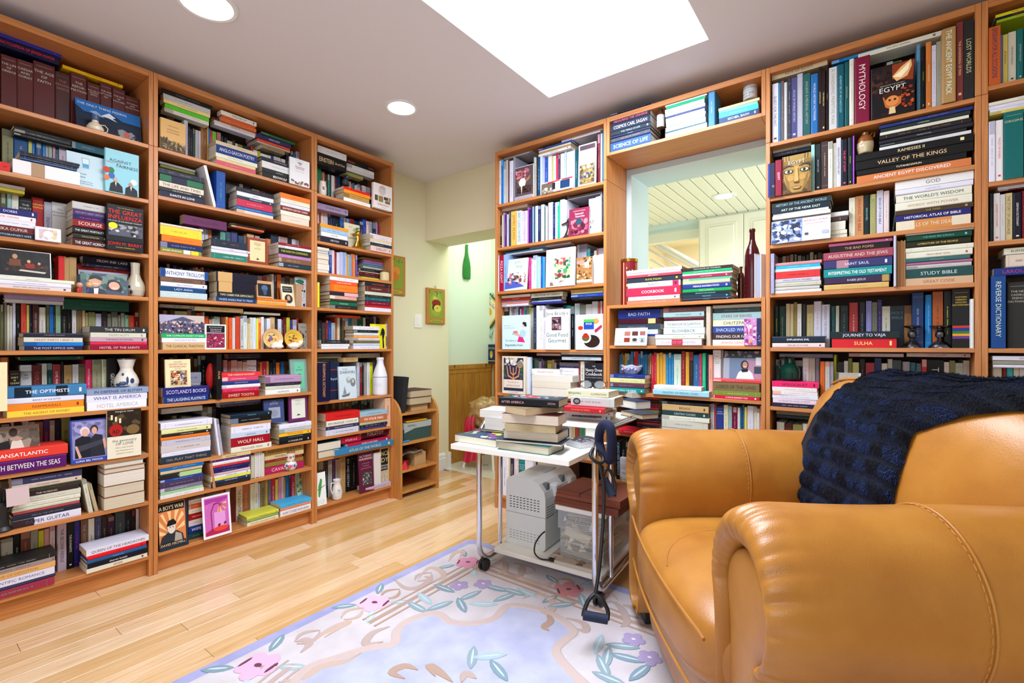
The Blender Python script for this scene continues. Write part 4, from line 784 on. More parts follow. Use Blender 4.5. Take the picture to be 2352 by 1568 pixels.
H 632 1092 130 415 .02|533/a66 52;9bb/667 56 MY PARADISE;512/a67 36;cdd/555 78 THE BALFOUR DECLARATION;cdd/134 68 BLOWBACK
H 545 1080 420 - -.015|ddc/8a7 52 DEAREST ONES;dde/b8a 74 #b34,.36,.6 ALLIANCE OF ENEMIES
V 1100 1150 112 .01|cba/998 46
H 1172 1702 100 - .03|bba/555 36;233/688 46;9bb/834 72 STARS OF DAVID;ddb/222 66 CHUTZPAH;348/bce 72 SHACKLED WARRIOR;322/ddd 66 FINDING OUR FATHERS;e8e8e8/d52 60 JEWISH CENTURY
F 100 452 350 - -.01 1 10 dde6ee card;white card printed with eight small art photos in two rows|t .5 .07 .05 446 KIBBUTZ NATIVE ARTISTS;e .16 .3 .09 .1 a0b0c0;e .16 .3 .08 .09 dde6ee;r .3 .2 .48 .44 a86a58;r .54 .2 .72 .44 5a2c28;r .78 .2 .94 .42 9a5a58;r .08 .58 .24 .8 b8c4d0;r .3 .56 .48 .8 8a2c20;r .54 .56 .72 .8 a8b0a8;e .63 .68 .07 .09 333;r .78 .56 .94 .8 8ab0d0;p 8a5a38 .83 .8 .84 .62 .88 .62 .9 .8;t .5 .92 .035 889 EXHIBITION AND RECEPTION
F 1515 1712 245 - -.005 26 0 b878b0 ornament;pink and purple marbled glass slab standing at the shelf end|s .02 .02 .75 .98 60 .12 d8a0c8,a858a0,e8d0e0,8a3c88,c85888;r .76 0 1 1 2a2c5a;s .78 .02 1 .98 14 .08 4a5088,1a1c40,7a6aa8;p e8c8e0 .2 .2 .35 .35 .32 .6 .28 .6 .26 .4 .15 .25;e .42 .84 .08 .05 e8a040
@F2 F3
V 150 500 598 .09|27a 28;864 14;864 20;b93 28;27a 28;864 14;27a 28;b23 28;b23 25;27a 26;27a 25;27a 26;27a 25;864 30;cc9 14
V 500 748 598 .05|b23 30;b23 28;c93 34;c93 34;c93 34;27a 30;27a 30;27a 28
V 748 1175 592 .04|bcb/688 76;822/ecc 42;c93/853 40;222/933 44;158/9ab 60;a35 30;2a7/cec 40;123/9a9 26;d98/865 46 MY JERUSALEM
V 1172 1290 588 .05|ddd/333 92 =WHEN/THEY CAME/FOR US/WE'LL BE/GONE;877 26
V 1290 1360 600 .08|455/ccb 66 STORIES
F 1288 1712 600 895 .03 2 5 7a8698 photo;photo of a toddler in a white coat and dark scarf standing on two books|r 0 0 1 .25 2a3034;s .02 .0 .98 .22 20 .06 667,445,a88,334;r 0 .25 .16 1 98a0b0;r .16 .25 .62 1 6a7c98;p a88098 .6 .3 .98 .36 .98 1 .6 1;r .8 .55 1 .8 334050;r .84 .22 1 .5 c8ccd4;p d8dce4 .34 1 .4 .78 .5 .66 .66 .66 .76 .8 .8 1;e .56 .5 .1 .17 2a2830;e .57 .5 .065 .12 b88878;p 1c1c28 .46 .66 .66 .64 .64 .74 .5 .76;r .53 .54 .6 .56 e8d8d0
H 50 432 850 - -.018|237/99c 42;cc8/575 58;534/a9b 56;188/def 58 LOSING THE DEAD
H 530 1050 968 1015 -.01|ddd/bbb 50
H 520 1132 1012 - -.012|9cd/367 76 MINISTRY OF SPECIAL CASES
H 1178 1706 895 - .0|c44/ecc 42;764/332 92 LORDS OF THE LAND;783/cc9 52;c14/fff 36 A WOOD BURNER'S TALE
@F3 F3
H 345 590 1092 - .06|a22/ecc 26;321/986 36;822/c88 46;a24/ecc 32;785/343 32;532/cba 32;225/bbc 46;311 30;822 26;223 62;278 36
H 615 1140 1140 - .015|222/888 30;ca7/533 72 BREADS;244/cdd 50 CENTRO COOKS;ddc/888 46;ccb/589 82;ddd/777 62;427/bbd 52
V 1145 1712 1160 .04|bbb/668 46;933 25;138/ddf 84 =FOOD/COUNTS;ddb/333 50;9bb/446 42;714/ecc 62;ddd 30;168 22;358 26;dd6 30;dde/a9b 76;ddc 32;ddc 36;e99 26
H 145 392 1440 - -.02|c23/edd 50
@F4 K
R 1570 2300 -200 .06 26 322,553,226,ccb,244,833,998
V 1440 1560 -30 .03|111/9ce 40 SCIENCE DESK REFERENCE;111/99a 44 PUBLIC LIBRARY;433 40
H 1470 1545 110 - .0|dde/bbb 40;ccc 30;dde 44;ddc 30
@G0 G1
H 108 715 815 878 .03|ba8/543 52 KEYS OF EGYPT
H 760 1322 668 705 .05|17b/9cf 34
V 113 1010 882 .02|dde/334 66 QUEST FOR THE PAST;37a 28;655 32;ccc/333 36;334/9ab 42;447/bbd 64 ATLAS OF WORLD HISTORY;aab/dd9 60;155/9a9 86 ANCIENT & MEDIEVAL HISTORY;26a/cdf 80 WORLD HISTORY FACTFINDER;211/dc8 38 LIFE BEFORE MAN;211/dc8 38 THE MISSING LINK;211/dc8 38 CRO-MAGNON MAN;ccc/998 86 ~A VANISHING PRIMITIVE MAN;156/9cc 80 ADVENTURE OF ARCHAEOLOGY;155/bcb 52 AFRICAN MYTHOLOGY;ddc/777 55
V 1012 1182 640 .0|713/edd 170 MYTHOLOGY
V 1340 1560 560 .13|222 20;ddd/444 62 EGYPT;7a7/242 62;cc2 26;aab 26
F 1188 1668 762 - -.004 22 0 141014 book;glossy black collector's volume with a golden lamp and the word EGYPT|s .02 .02 .98 .98 40 .14 1c1014,2a1410,100c10;p 8a3818 .5 .02 1 .02 .96 .4 .5 .3;p e8b070 .5 .25 .7 .1 .92 .0 .94 .12 .84 .3 .6 .36;p f8ecc8 .52 .26 .72 .16 .9 .04 .86 .18 .7 .3;s .02 .1 .4 .5 20 .07 4a2818,2a1c1c;t .5 .48 .14 e4dcd4 EGYPT;t .5 .4 .03 bba REDISCOVER THE ANCIENT;p c06828 .28 .62 .5 .54 .72 .6 .7 .8 .5 .9 .34 .82;p 3a1c10 .28 .56 .5 .52 .74 .56 .7 .66 .34 .68;e .5 .72 .15 .1 d88848;e .44 .7 .03 .02 2a1410;e .56 .7 .03 .02 2a1410;p d8c090 .44 .84 .56 .84 .58 .97 .42 .97;s .7 .5 .98 .9 24 .05 8a3018,c05020,4a1810
@G0 G2
H 100 1015 590 640 .03|ddc/765 44 ANCIENT EMPIRES
H 380 1120 470 520 .06|cba 20;222 34
V 740 1015 470 .02|58a/134 42;111/cc4 50 TEXTS AND WISDOM;c73/eda 62 THE EGYPTIAN KINGDOMS;ccd/889 46;998/665 56
V 1015 1172 320 -.01|a85/ded 155 THE ANCIENT EGYPT PACK
V 1174 1250 152 .0|733/db8 75 THE AWAKENING OF MAN
V 1252 1368 118 .0|111/cc9 115 LOST WORLDS
@G1 G3
F 72 152 505 - -.014 12 0 1a1838 book;dark navy book edge jutting out beside the case upright|r 0 0 .2 1 2a3cae;t .8 .7 .1 ccd TU
V 158 243 462 -.018|813/fde 80 EGYPT
F 245 592 428 - -.006 3 0 8a6c34 book;gold book showing a large pharaoh's mask under the word EGYPT|r 0 0 1 .14 a88848;p 3a3424 .02 .0 .04 .0 .05 .13 .03 .13;p 3a3424 .12 .0 .14 .0 .15 .13 .13 .13;p 3a3424 .22 0 .24 0 .25 .13 .23 .13;p 3a3424 .78 0 .8 0 .79 .13 .77 .13;p 3a3424 .88 0 .9 0 .89 .13 .87 .13;t .5 .19 .13 e8e0c8 EGYPT;r 0 .24 1 1 6a5026;s .0 .24 1 1 40 .12 5a4420,7a5c2c,4a3818;p a88444 .08 .3 .5 .24 .92 .3 .95 .6 .84 .82 .66 .97 .34 .97 .16 .82 .05 .6;p 8a6a34 .08 .45 .16 .82 .3 .95 .24 .7;p 8a6a34 .92 .45 .84 .82 .7 .95 .76 .7;p c09850 .3 .3 .7 .3 .6 .36 .4 .36;e .3 .6 .12 .08 b8904c;e .7 .6 .12 .08 b8904c;p 2a3038 .03 .31 .22 .26 .42 .3 .42 .32 .22 .29 .03 .34;p 2a3038 .58 .3 .78 .26 .97 .31 .97 .34 .78 .29 .58 .32;e .22 .42 .17 .055 1c2430;e .22 .42 .13 .04 d8c8a0;e .23 .42 .05 .038 1a1410;e .78 .42 .17 .055 1c2430;e .78 .42 .13 .04 d8c8a0;e .77 .42 .05 .038 1a1410;p c8a058 .46 .35 .54 .35 .58 .68 .5 .73 .42 .68;p 5a4020 .4 .7 .6 .7 .58 .74 .42 .74;p 6a4824 .32 .84 .5 .82 .68 .84 .6 .9 .4 .9;p c89c58 .34 .85 .5 .84 .66 .85 .58 .88 .42 .88
V 592 1112 248 .02|9cc/188 42;122/ccd 75 ANCIENT LIVES;433/ca8 80;ddc/444 55;bba/665 40;ccd/345 56 READING EGYPTIAN ART;112/e57 80 THE ART OF EGYPT;122/dd4 56 EGYPTIAN ART;94b/cce 20
H 130 590 345 425 .06|bba/777 28;334 40
@G1 G4
H 65 1245 590 - .0|111/eda 78 RAMESSES II;111/ec9 86 VALLEY OF THE KINGS;111/fec 62 TUTANKHAMUN;c74/fff 72 ANCIENT EGYPT DISCOVERED
H 300 1240 300 590 .015|237/99c 32;122/dec 42 TUTANKHAMEN;ddc/776 30;222/c96 46;112/eee 40 TREASURES OF THE TOMB;222/788 34;ddd/999 46;112/667 30
@G2 G3
H 120 832 985 1180 .0|122/9bc 76 HISTORY OF THE ANCIENT WORLD;123/ded 76 ART OF THE NEAR EAST;ccc/99a 34;ddd/aaa 50
H 150 1040 1180 - .03|ddd/bba 44;433/ddd 44;ddc/998 40;ddc/998 40;ddc/998 40;ddc/998 40
F 110 822 1195 - -.012 1 9 dde2ee card;white concert card, blue tinted crowd photo beside red lettering|r 0 0 .54 1 8a9cc0;s .01 .02 .53 .98 90 .05 e8eef8,2a3a68,5a70a8,1a2448,c0cce4;p 1a1c30 .36 .3 .5 .2 .5 .8 .38 .6;t .76 .14 .09 c34 BRAVE OLD WORLD;t .76 .28 .07 c34 SONG OF THE GHETTO;t .76 .4 .035 778 SATURDAY EVENING CONCERT;t .76 .48 .035 778 MUSIC AND STORIES;r .58 .66 .64 .76 445;r .86 .62 .97 .76 a8b0c8;t .76 .86 .03 889 ADMISSION AT THE DOOR
V 1045 1535 875 .05|ddc/a98 72;b85/a33 96 WALKING THE BIBLE;122/8cc 72 WHO IN HELL;996/cc6 76;ccd/336 76 BRUSH UP YOUR BIBLE;dcc/766 72
@G2 G4
L 430 446 893 .03 6|122 16
H 462 1248 865 - .01|e4e4e4/665 80 GOD;dde/99a 52 A HISTORY OF;ddc/244 78 THE WORLD'S WISDOM;ddc/b86 78 WORDS WITH POWER;432/a94 42 THE TIMES;226/fff 62 HISTORICAL ATLAS OF BIBLE;c84/ddc 92 #ddd2b8,0,.26#ddd2b8,.76,1 SCROLLS OF THE DEAD SEA
@G3 G5
V 95 136 298 -.008|99b/ddf 38
R 180 700 285 .14 12 232,432,843,554,998
H 140 652 402 - .0|c88/a44 42;2ad/bef 36;bcc/777 36;c33/811 88;bbc/556 46 WHO'S WHO IN THE BIBLE;bba/766 56;bbb/999 42;ddd/d63 32
H 730 1428 192 290 .02|d7b/fff 30 WHO MOVED THE STONE;211/ca7 70 THE BAD POPES
H 672 1432 292 - .0|945/dcb 84 ~AUGUSTINE AND THE JEWS;336/ddf 90 #a87c88,.2,.38 SAINT SAUL;188/fff 84 INTERPRETING THE OLD TESTAMENT;324/ccd 74 #a98c50,.88,.98 ~RABBI JESUS;ca6/a85 58
V 1440 1472 80 -.014|bbc/778 28
@G3 G6
N 288 378 155 .02|c96 45;c96 40
H 380 1142 70 - .01|ddd/776 32 BETWEEN THE TESTAMENTS;143/7cc 62 THE DEAD SEA SCROLLS;221/ec6 66 LITERATURE OF THE PEOPLE;ddc/999 50;ddc/a44 62 MENE MENE TEKEL;366/cba 42 KERYGMA AND MYTH;a68/dcd 26;bbb/556 42;144/cdd 92 STUDY BIBLE~;ca8/a64 76 GREAT CODE
@G4 G5
V 105 742 830 .10|323 30;133/dd4 46 THE ANGUISH OF THE;132/9a9 76;cb9/665 42;cb8/665 40;873/aa7 36;ddd/a33 46;222/255 52;ba7/875 76;ccd/a66 82;ccd/778 88 IMAGINING THE HOLOCAUST~
V 748 1312 820 .13|155/a5a 56;ccb/998 40;122/677 102;a33/ecc 102;112/99a 80;88c/ccd 62;776/553 60;326/99c 50
V 1312 1640 872 .12|ccb/443 86;123/577 142 =HOLY/BIBLE;963/432 82
H 110 692 1200 - .0|123/fff 70 EXPLAINING EVIL;dcc/444 52 SEIZURE OF POWER
H 750 1502 1150 - .0|122/ddf 76 JOURNEY TO VAJA;c12/fd8 102 SULHA
@G4 G6
V 452 580 722 .07|136/99b 126
V 594 672 746 .07|17b/9cf 72
V 675 792 712 .07|a52/422 112
V 800 882 706 .06|111/cc3 76
V 888 1088 680 .03|111/db3 195 ~=OXFORD/HEBREW/ENGLISH/DICTIONARY
V 1092 1142 790 .0|ddd/a99 46
@G5 G7
V 100 370 165 .13|244 60;ccc 24;554 80;112 60
V 365 520 160 .09|ddd/333 52;bba/543 52;778/bc4 40
V 522 642 195 .06|c62/421 42;bbb/d63 40;99a 30
V 645 668 135 .08|cc2/332 20
V 668 1255 160 .12|221/a98 65;ddd/444 36;773/cc8 35;cc8/444 60 OUTWITTING HISTORY;211/99a 55;a34/422 76 THE HUNTERS;236/ccd 60;ddc/822 52 THE FAR EUPHRATES;bbb/222 45;455/bcc 76 WISEMAN
V 1262 1872 162 .10|99a/556 66;367 50;567 50;b33/ecc 46;111/ccc 146 THE PRIZE;ddd/556 46;885 50;bcb/566 70;ccb/744 60
H 155 636 122 158 .06|667/99a 35
H 780 1272 120 150 .06|baa/a33 30
H 1300 1872 118 152 .06|cbb/a55 36 THE GALLERY
F 665 888 295 - .03 14 0 c8d0d0 book;white book with a large close-up of a man's pale face|p b0a8a0 .1 .0 .9 .0 .98 .4 .84 .72 .6 .95 .4 .95 .14 .7 .02 .4;p d8d0c8 .5 .1 .9 .2 .9 .5 .6 .8 .45 .5;p 4a4a4c .0 .0 .12 .0 .08 .4 .2 .75 .3 1 0 1;p 3c3c40 .12 .2 .4 .18 .4 .23 .14 .26;p 3c3c40 .55 .18 .86 .2 .84 .25 .56 .23;e .28 .3 .09 .04 2a2c30;e .7 .3 .09 .04 2a2c30;p 988c84 .46 .25 .54 .25 .6 .55 .5 .6 .42 .55;p 5a4a48 .34 .7 .5 .67 .68 .7 .5 .77;t .5 .93 .14 ddd BUMP
H 90 506 370 - .0|d26/411 62 HOLOCAUST~;ddd/999 42;ddd/e73 42;dde/bbb 42 THE HILL OF EVIL COUNSEL;dcd/99a 52 A PIGEON AND A BOY;223/bbd 46
@G7 G7
R 100 1850 300 .05 34 322,553,226,ccb,244,833,998,dcd
@G6 G7
R 920 1850 300 .06 22 bba,522,884,ddd,69a,554
V 130 900 700 .05|bba/555 50;522/a77 52;884 60;ddd/444 42;ccc/333 50;69a/cde 46;bbb 52;554 60;844 60;336 60
H 130 540 635 700 .06|776/443 32;233/688 34
@H0 G2
V 1530 1660 300 -.006|b52/235 120 EPIGRAMS FOR ALL OCCASIONS
V 1650 1910 365 .02|57a 32;dc6/842 52 BETTER ENGLISH;ccb/333 95 THE KING'S ENGLISH;166/bcb 75 DICTIONARY OF BIOLOGY
H 1600 2150 160 250 .03|dd2/221 42 WORD POWER;113/d54 32 THE BEST EXCUSES;9b2/342 42 EXTRAORDINARY WORDS
@H1 G4
V 1400 1552 260 .0|dde/88a 62;e8e4e4/d26 84 THE JOY OF WORDS
V 1556 1752 165 -.008|166/cc9 196 =ORIGINS
V 1755 2100 150 .03|722 100;336 80;ccb 80
H 1375 2100 72 205 .0|ddc/345 42 AMO AMAS AMAT;dde/c9a 42;dde/336 30 NAMES AND NICKNAMES;dc6/876 30
@H2 G4
V 1410 1760 970 .02|233/9aa 38;ddd/d34 62 JAPANESE DICTIONARY;ccc/a88 50;cb8/554 70 THE STORY OF LANGUAGE;112/ddd 92 GERMAN DICTIONARY;812 22
H 1490 2000 915 960 .03|dde/a44 30;511 16
@H3 G6
V 1318 1482 540 -.006|148/cdc 152 REVERSE DICTIONARY
V 1490 1760 612 .01|222/bba 250 =THE NEW/CASSELL'S/FRENCH/DICTIONARY
H 1340 1900 460 540 -.004|137/b28 58 ~LAROUSSE
H 1475 1900 310 450 .02|dcb/765 140
H 1455 1900 240 310 .02|ddc/332 66 EUPHEMISMS
@H4 G7
H 2070 2700 145 250 .01|dde/a49 38 ZOUNDS;998/444 40;dde/557 26
V 2070 2600 195 .06|ddc/443 70;822 30;4bc 50;ddc 40;ddd 50;ddd 60;334 60;a33 60
'''
def cname(c):
    r, g, b = hx(c); h, l_, s = colorsys.rgb_to_hls(r, g, b); h *= 360
    if l_ < .14: return 'black'
    if l_ > .84: return 'white'
    if s < .14: return 'grey' if l_ < .62 else 'pale grey'
    dk = l_ < .33; lt = l_ > .68
    if h < 14 or h > 340: n = 'maroon' if dk else ('pink' if lt else 'red')
    elif h < 42: n = 'brown' if dk else ('beige' if lt else ('tan' if s < .55 else 'orange'))
    elif h < 70: n = 'olive' if (dk or s < .5 and not lt) else ('cream' if lt and s < .75 else 'yellow')
    elif h < 160: n = 'dark green' if dk else ('pale green' if lt else 'green')
    elif h < 200: n = 'dark teal' if dk else ('pale blue' if lt else 'teal')
    elif h < 255: n = 'navy' if dk else ('light blue' if lt else 'blue')
    else: n = 'dark purple' if dk else ('lilac' if lt else 'purple')
    return n
ORD = ['top', 'second', 'third', 'fourth', 'fifth', 'sixth', 'seventh', 'eighth', 'ninth', 'tenth']
ORN = ['first', 'second', 'third', 'fourth', 'fifth', 'sixth', 'seventh', 'eighth', 'ninth', 'tenth', 'eleventh', 'twelfth', 'thirteenth', 'fourteenth', 'fifteenth', 'sixteenth', 'seventeenth']+['later']*20
CN = {'A': 'first long-wall bookcase', 'B': 'middle long-wall bookcase', 'C': 'narrow long-wall bookcase', 'E': 'cookbook bookcase', 'T': 'bridging shelf', 'F': 'low bookcase', 'G': 'history bookcase', 'H': 'corner bookcase'}
PG = [lc('d9ccb0'), lc('e6e0d0'), lc('cdbd9a'), lc('ece8de')]
FR = {}
def frame(key):
    side, s0, s1, zs, e = CASES[key]
    M = Matrix.Translation((-D, s0, 0)) @ Matrix.Rotation(math.pi/2, 4, 'Z') if side == 'L' else Matrix.Translation((s0, E, 0))
    return M
def shade(c, k): return tuple(min(1, v*k) for v in c[:3])+(1,)
def book_mbs(L, T, W, spec, rnd):
    """canonical: spine faces -y, length along x, thickness along z. returns cover, pages, lettering"""
    col = lc(spec['c']); tc = lc(spec['t']); hard = spec['hard']; cov, pg, ti = MB(), MB(), MB()
    th = min(.0022 if hard else .0007, T*.2); ins = .003 if hard else .0003
    r = min(T*.3, .004) if hard else min(T*.12, .001)
    prof = [(W, 0), (r, 0), (r*.3, r*.35), (0, r*1.1), (0, T-r*1.1), (r*.3, T-r*.35), (r, T), (W, T), (W, T-th), (max(th, r*.6)+.001, T-th), (max(th, r*.6)+.001, th), (W, th)]
    prof = prof[::-1]
    n = len(prof); vs = [(0, p[0], p[1]) for p in prof]+[(L, p[0], p[1]) for p in prof]
    cov.mesh(vs, [(j, (j+1) % n, n+(j+1) % n, n+j) for j in range(n)], col)
    # end caps of the C-section, as quads
    q = lambda a, b, c_, d_: [(a, b, c_, d_)]
    idx = {p: i for i, p in enumerate(prof)}
    k = [n-1-i for i in range(n)]  # original order -> index
    o = lambda i: k[i]
    capf = [(o(0), o(1), o(10), o(11)), (o(1), o(2), o(3), o(10)), (o(3), o(4), o(9), o(10)), (o(4), o(5), o(6), o(9)), (o(6), o(7), o(8), o(9))]
    cov.mesh(vs, [f for f in capf]+[tuple(n+i for i in f[::-1]) for f in capf], col)
    pc = spec.get('pg') or rnd.choice(PG); y0, y1, z0, z1, x0, x1 = max(th, r*.6), W-ins, th, T-th, ins, L-ins
    vs = [(x0, y0, z0), (x1, y0, z0), (x1, y1, z0), (x0, y1, z0), (x0, y0, z1), (x1, y0, z1), (x1, y1, z1), (x0, y1, z1)]
    for f in ((1, 2, 6, 5), (2, 3, 7, 6), (3, 0, 4, 7), (0, 3, 2, 1), (4, 5, 6, 7)):
        pg.poly([vs[i] for i in f], pc, 1, [vs[i][2]+spec['seed'] for i in f])
    # spine print
    e = -.0003
    def rect(xa, xb, za, zb, c_): ti.poly([(xa, e, za), (xb, e, za), (xb, e, zb), (xa, e, zb)], c_, 0)
    t = spec['title'].replace('~', ''); m = r*1.15; zh = T-2*m; pat = []
    while t.startswith('#'):
        q_, _, t2 = t[1:].partition(' ') if '#' not in t[1:].split(' ')[0] else (t[1:].split('#')[0], 0, '#'+t[1:].split('#', 1)[1]); h_, a_, b_ = q_.split(','); rect(L*float(a_), L*float(b_), m*.4, T-m*.4, lc(h_)); t = t2; pat.append(1)
    e -= .0002 if pat else 0
    if t.startswith('='):
        ls = t[1:].split('/'); nl = len(ls)
        # spine stands upright: lines run across the thickness
        s_ = min(T*1.0/max(2.2, max(text_w(q_) for q_ in ls))*.95, L*.5/nl)
        for i, q_ in enumerate(ls): put_text(ti, q_, (L*.12+(i)*s_*1.25+s_*.5, e, T*.5), (0, 0, 1), (-1, 0, 0), s_, tc)
        rect(L*.06, L*.063, T*.12, T*.88, tc)
        if 'OXFORD' in t:
            for j, c_ in enumerate(('b33', '238', '274', 'd92', '638')): rect(L*(.62+j*.045), L*(.66+j*.045), m, T-m, lc(c_))
    elif t:
        pa = t.split('^')
        s_ = zh*rnd.choice((.56, .64, .72))
        if len(pa) == 1:
            mw = L*(.86 if len(t) > 14 else .7); W_ = text_w(t)*s_
            put_text(ti, t, (L*(.5 if spec['pose'] == 'H' else .46), e-.0001, T*.5), (1, 0, 0), (0, 0, 1), s_, tc, 0, .5, mw)
            if W_ < L*.55 and rnd.random() < .6: rect(L*.9, L*.93, T*.5-zh*.25, T*.5+zh*.25, tc)
        else:
            put_text(ti, pa[0], (L*.05, e-.0001, T*.5), (1, 0, 0), (0, 0, 1), s_, tc, 0, 0, L*.5); put_text(ti, pa[1], (L*.95, e-.0001, T*.5), (1, 0, 0), (0, 0, 1), s_*.8, lc('dd3') if pa[1] == 'USED' else tc, 0, 1, L*.36)
    elif not pat:
        q_ = rnd.random(); tc = tuple(a_*.55+b_*.45 for a_, b_ in zip(tc, col))
        if q_ < .45: rect(L*.08, L*.085, m, T-m, tc); rect(L*.9, L*.905, m, T-m, tc)
        elif q_ < .7: rect(L*.0, L*rnd.uniform(.08, .22), m, T-m, tc)
        xa = L*rnd.uniform(.2, .3); xb = L*rnd.uniform(.6, .85); x = xa     # worn, unreadable stamping
        while x < xb:
            wd = L*rnd.uniform(.006, .02)
            if rnd.random() < .78: rect(x, x+wd, T*.5-zh*.09, T*.5+zh*.09, tc)
            x += wd+L*.004
    return cov, pg, ti
RV = Matrix(((0, 0, 1, 0), (0, 1, 0, 0), (-1, 0, 0, 0), (0, 0, 0, 1)))
RF = Matrix(((0, 1, 0, 0), (0, 0, -1, 0), (-1, 0, 0, 0), (0, 0, 0, 1)))
BOOKS = []; CARDS = []
def parse():
    key = None; crop = None; rows = {}; pile = {}
    lines = [l_ for l_ in DSL.split('\n') if l_.strip()]
    # which shelves have a back row
    cur = None
    for l_ in lines:
        if l_[0] == '@': cur = l_.split()[0]
        else:
            h = l_.split('|')[0].split()
            if h[0] == 'V' and float(h[4]) >= .08 or h[0] == 'R': rows[cur] = min(rows.get(cur, 1), max(.105, float(h[4])))
    cur = None
    for l_ in lines:
        rnd = random.Random(sum(map(ord, l_)))
        if l_[0] == '@':
            cur, cr = l_.split(); key = cur[1]; k = int(cur[2]); side, s0, s1, zs, e = CASES[key]; ox, oy, sc_ = CR[cr]; Wc = s1-s0
            zbase = zs[k]; place = (ORN[k]+' shelf, ' if key not in 'TF' else ('' if key == 'T' else (ORN[k]+' level, ')))+CN[key]; Mf = frame(key); continue
        hd, _, body = l_.partition('|'); h = hd.split(' ')
        cmd = h[0]; X0 = ox+float(h[1])*sc_; X1 = ox+float(h[2])*sc_; Yt = oy+float(h[3])*sc_
        S = (lambda x, d: s_left(x, -d*0)+0) if 0 else None
        def sx(x, d): return (s_left(x, d)-s0) if side == 'L' else (s_back(x, d)-s0)
        def zy(x, y, d): return CAM+(HZ-y)*(t_left(x, d) if side == 'L' else t_back(x, d))
        if cmd == 'F':
            d = float(h[5])
        elif cmd in 'HP': d = float(h[5])
        else: d = float(h[4])
        if cmd in 'VR' and d >= .08: d = max(.105, d)
        a, b = sx(X0, d), sx(X1, d); fr_ = cmd == 'F' and float(h[6])/1000 <= -d; a = max(a, -.03 if fr_ else .0185); b = min(b, Wc+.02 if fr_ else Wc-.0185)
        zt = zy(X0, Yt, d)
        back = rows.get(cur)
        def tok(t):
            p = t.strip().split(' ', 2); c, _, tc = p[0].partition('/'); tl = p[2].strip() if len(p) > 2 else ''
            if not tc: l_2 = colorsys.rgb_to_hls(*hx(c))[1]; tc = '333' if l_2 > .5 else 'bba'
            return dict(c=c, t=tc, w=float(p[1]), title=tl, hard=rnd.random() < .4, seed=rnd.random()*9)
        def lab(s, pos):
            n = cname(s['c']); t = s['title']; hid = '~' in t; t = ' '.join(q_ for q_ in t.split() if q_[0] != '#')
            t2 = '' if hid else t.replace('=', '').replace('/', ' ').replace('^', ' ').replace('-', '-').title().replace("'S", "'s")
            if t2:
                wd = t2.split()[:5]; return '%s book titled %s, %s' % (n, ' '.join(wd), place)
            return '%s book, %s, %s' % (n, pos, place)
        def addb(M, L, T, W, s, pose, vis, pos):
            s['pose'] = pose; Mw = Mf @ M; c = Mw @ Vector((L/2, 0, T/2)); dist = (c-Vector((0, 0, CAM))).length
            A = L*T*(F/dist)**2*vis
            BOOKS.append(dict(M=Mw, L=L, T=T, W=W, s=s, A=A, label=lab(s, pos), group='books on the '+place, key=key, k=k))
        if cmd in 'HP':
            zb = zbase if h[4] == '-' else max(zbase, zy(X0, oy+float(h[4])*sc_, d))
            tks = [tok(t) for t in body.split(';') if t.strip()]; tot = sum(t['w'] for t in tks); z = zt
            pn = pile.get(cur, 0); pile[cur] = pn+1
            H_ = zt-zb
            if H_ < .004: H_ = .012*len(tks)
            zz = zb+H_
            for i, s in enumerate(tks):
                T = H_*s['w']/tot; zz -= T
                L = (b-a)*(1-rnd.random()*.07) if i and len(tks) > 1 else (b-a)
                cap = .27-d if not back else (back-.008-d if d < back-.03 else .27-d)
                W = max(.05, min(cap, max(.11, L*.68)))
                if cmd == 'P': s['c'], s['pg'] = s['c'], lc(rnd.choice(['e8e2d4', 'ddd3bd', 'ece8e0']))
                M = Matrix.Translation((a+(b-a-L)*rnd.random()*.5, d+rnd.random()*.004, zz))
                if cmd == 'P': M = M @ Matrix.Translation((L, W, 0)) @ Matrix.Rotation(math.pi, 4, 'Z')
                else: M = M @ Matrix.Translation((L/2, 0, 0)) @ Matrix.Rotation(math.radians(rnd.uniform(-.8, .8)), 4, 'Z') @ Matrix.Translation((-L/2, 0, 0))
                addb(M, L, T-.0002, W, s, 'H', 1, '%s in %s pile' % (ORD[min(i, 9)], ORN[pn]))
        elif cmd in 'VN':
            tks = [tok(t) for t in body.split(';') if t.strip()]; tot = sum(t['w'] for t in tks); px = X0; hgt = zt-zbase; ceil_ = (zs[k-1] if k else 2.34)-.02-zbase
            if key in 'TF' : ceil_ = 1 if key == 'F' and k == 0 else (zs[k-1]-.02-zbase if k else .33)
            hgt = min(hgt, ceil_); rn = pile.get(cur+'r', 0); pile[cur+'r'] = rn+1
            for i, s in enumerate(tks):
                p1 = px+(X1-X0)*s['w']/tot; xa, xb = sx(px, d), sx(p1, d); px = p1
                xa = max(xa, .0185); xb = min(xb, Wc-.0185)
                T = xb-xa
                if T < .003: continue
                L = hgt*(1-(rnd.random()*.1 if len(tks) > 3 else 0)); W = min(.27-d, max(.09, L*.68)); s['hard'] = rnd.random() < .5
                M = Matrix.Translation((xa, d+rnd.random()*.006, zbase+L)) @ RV
                if cmd == 'N':
                    s['pg'] = lc(s['c']); M = Matrix.Translation((xb, d, zbase)) @ Matrix(((0, 0, -1, 0), (0, -1, 0, 0), (-1, 0, 0, 0), (0, 0, 0, 1))) @ Matrix.Translation((-L, -W, 0))
                addb(M, L, T-.0006, W, s, 'V', (.9 if cur == '@A0' else .35) if d >= .1 else (.6 if d > .05 else .95), '%s in %s upright row' % (ORN[i], ORN[rn]))
        elif cmd == 'L':
            ang = math.radians(float(h[5])); s = tok(body); hgt = (zt-zbase)/math.cos(ang); T = max(.006, (b-a))
            W = min(.2-d, .14); M = Matrix.Translation((a, d, zbase)) @ Matrix.Rotation(ang, 4, 'Y') @ Matrix.Translation((0, 0, hgt)) @ RV
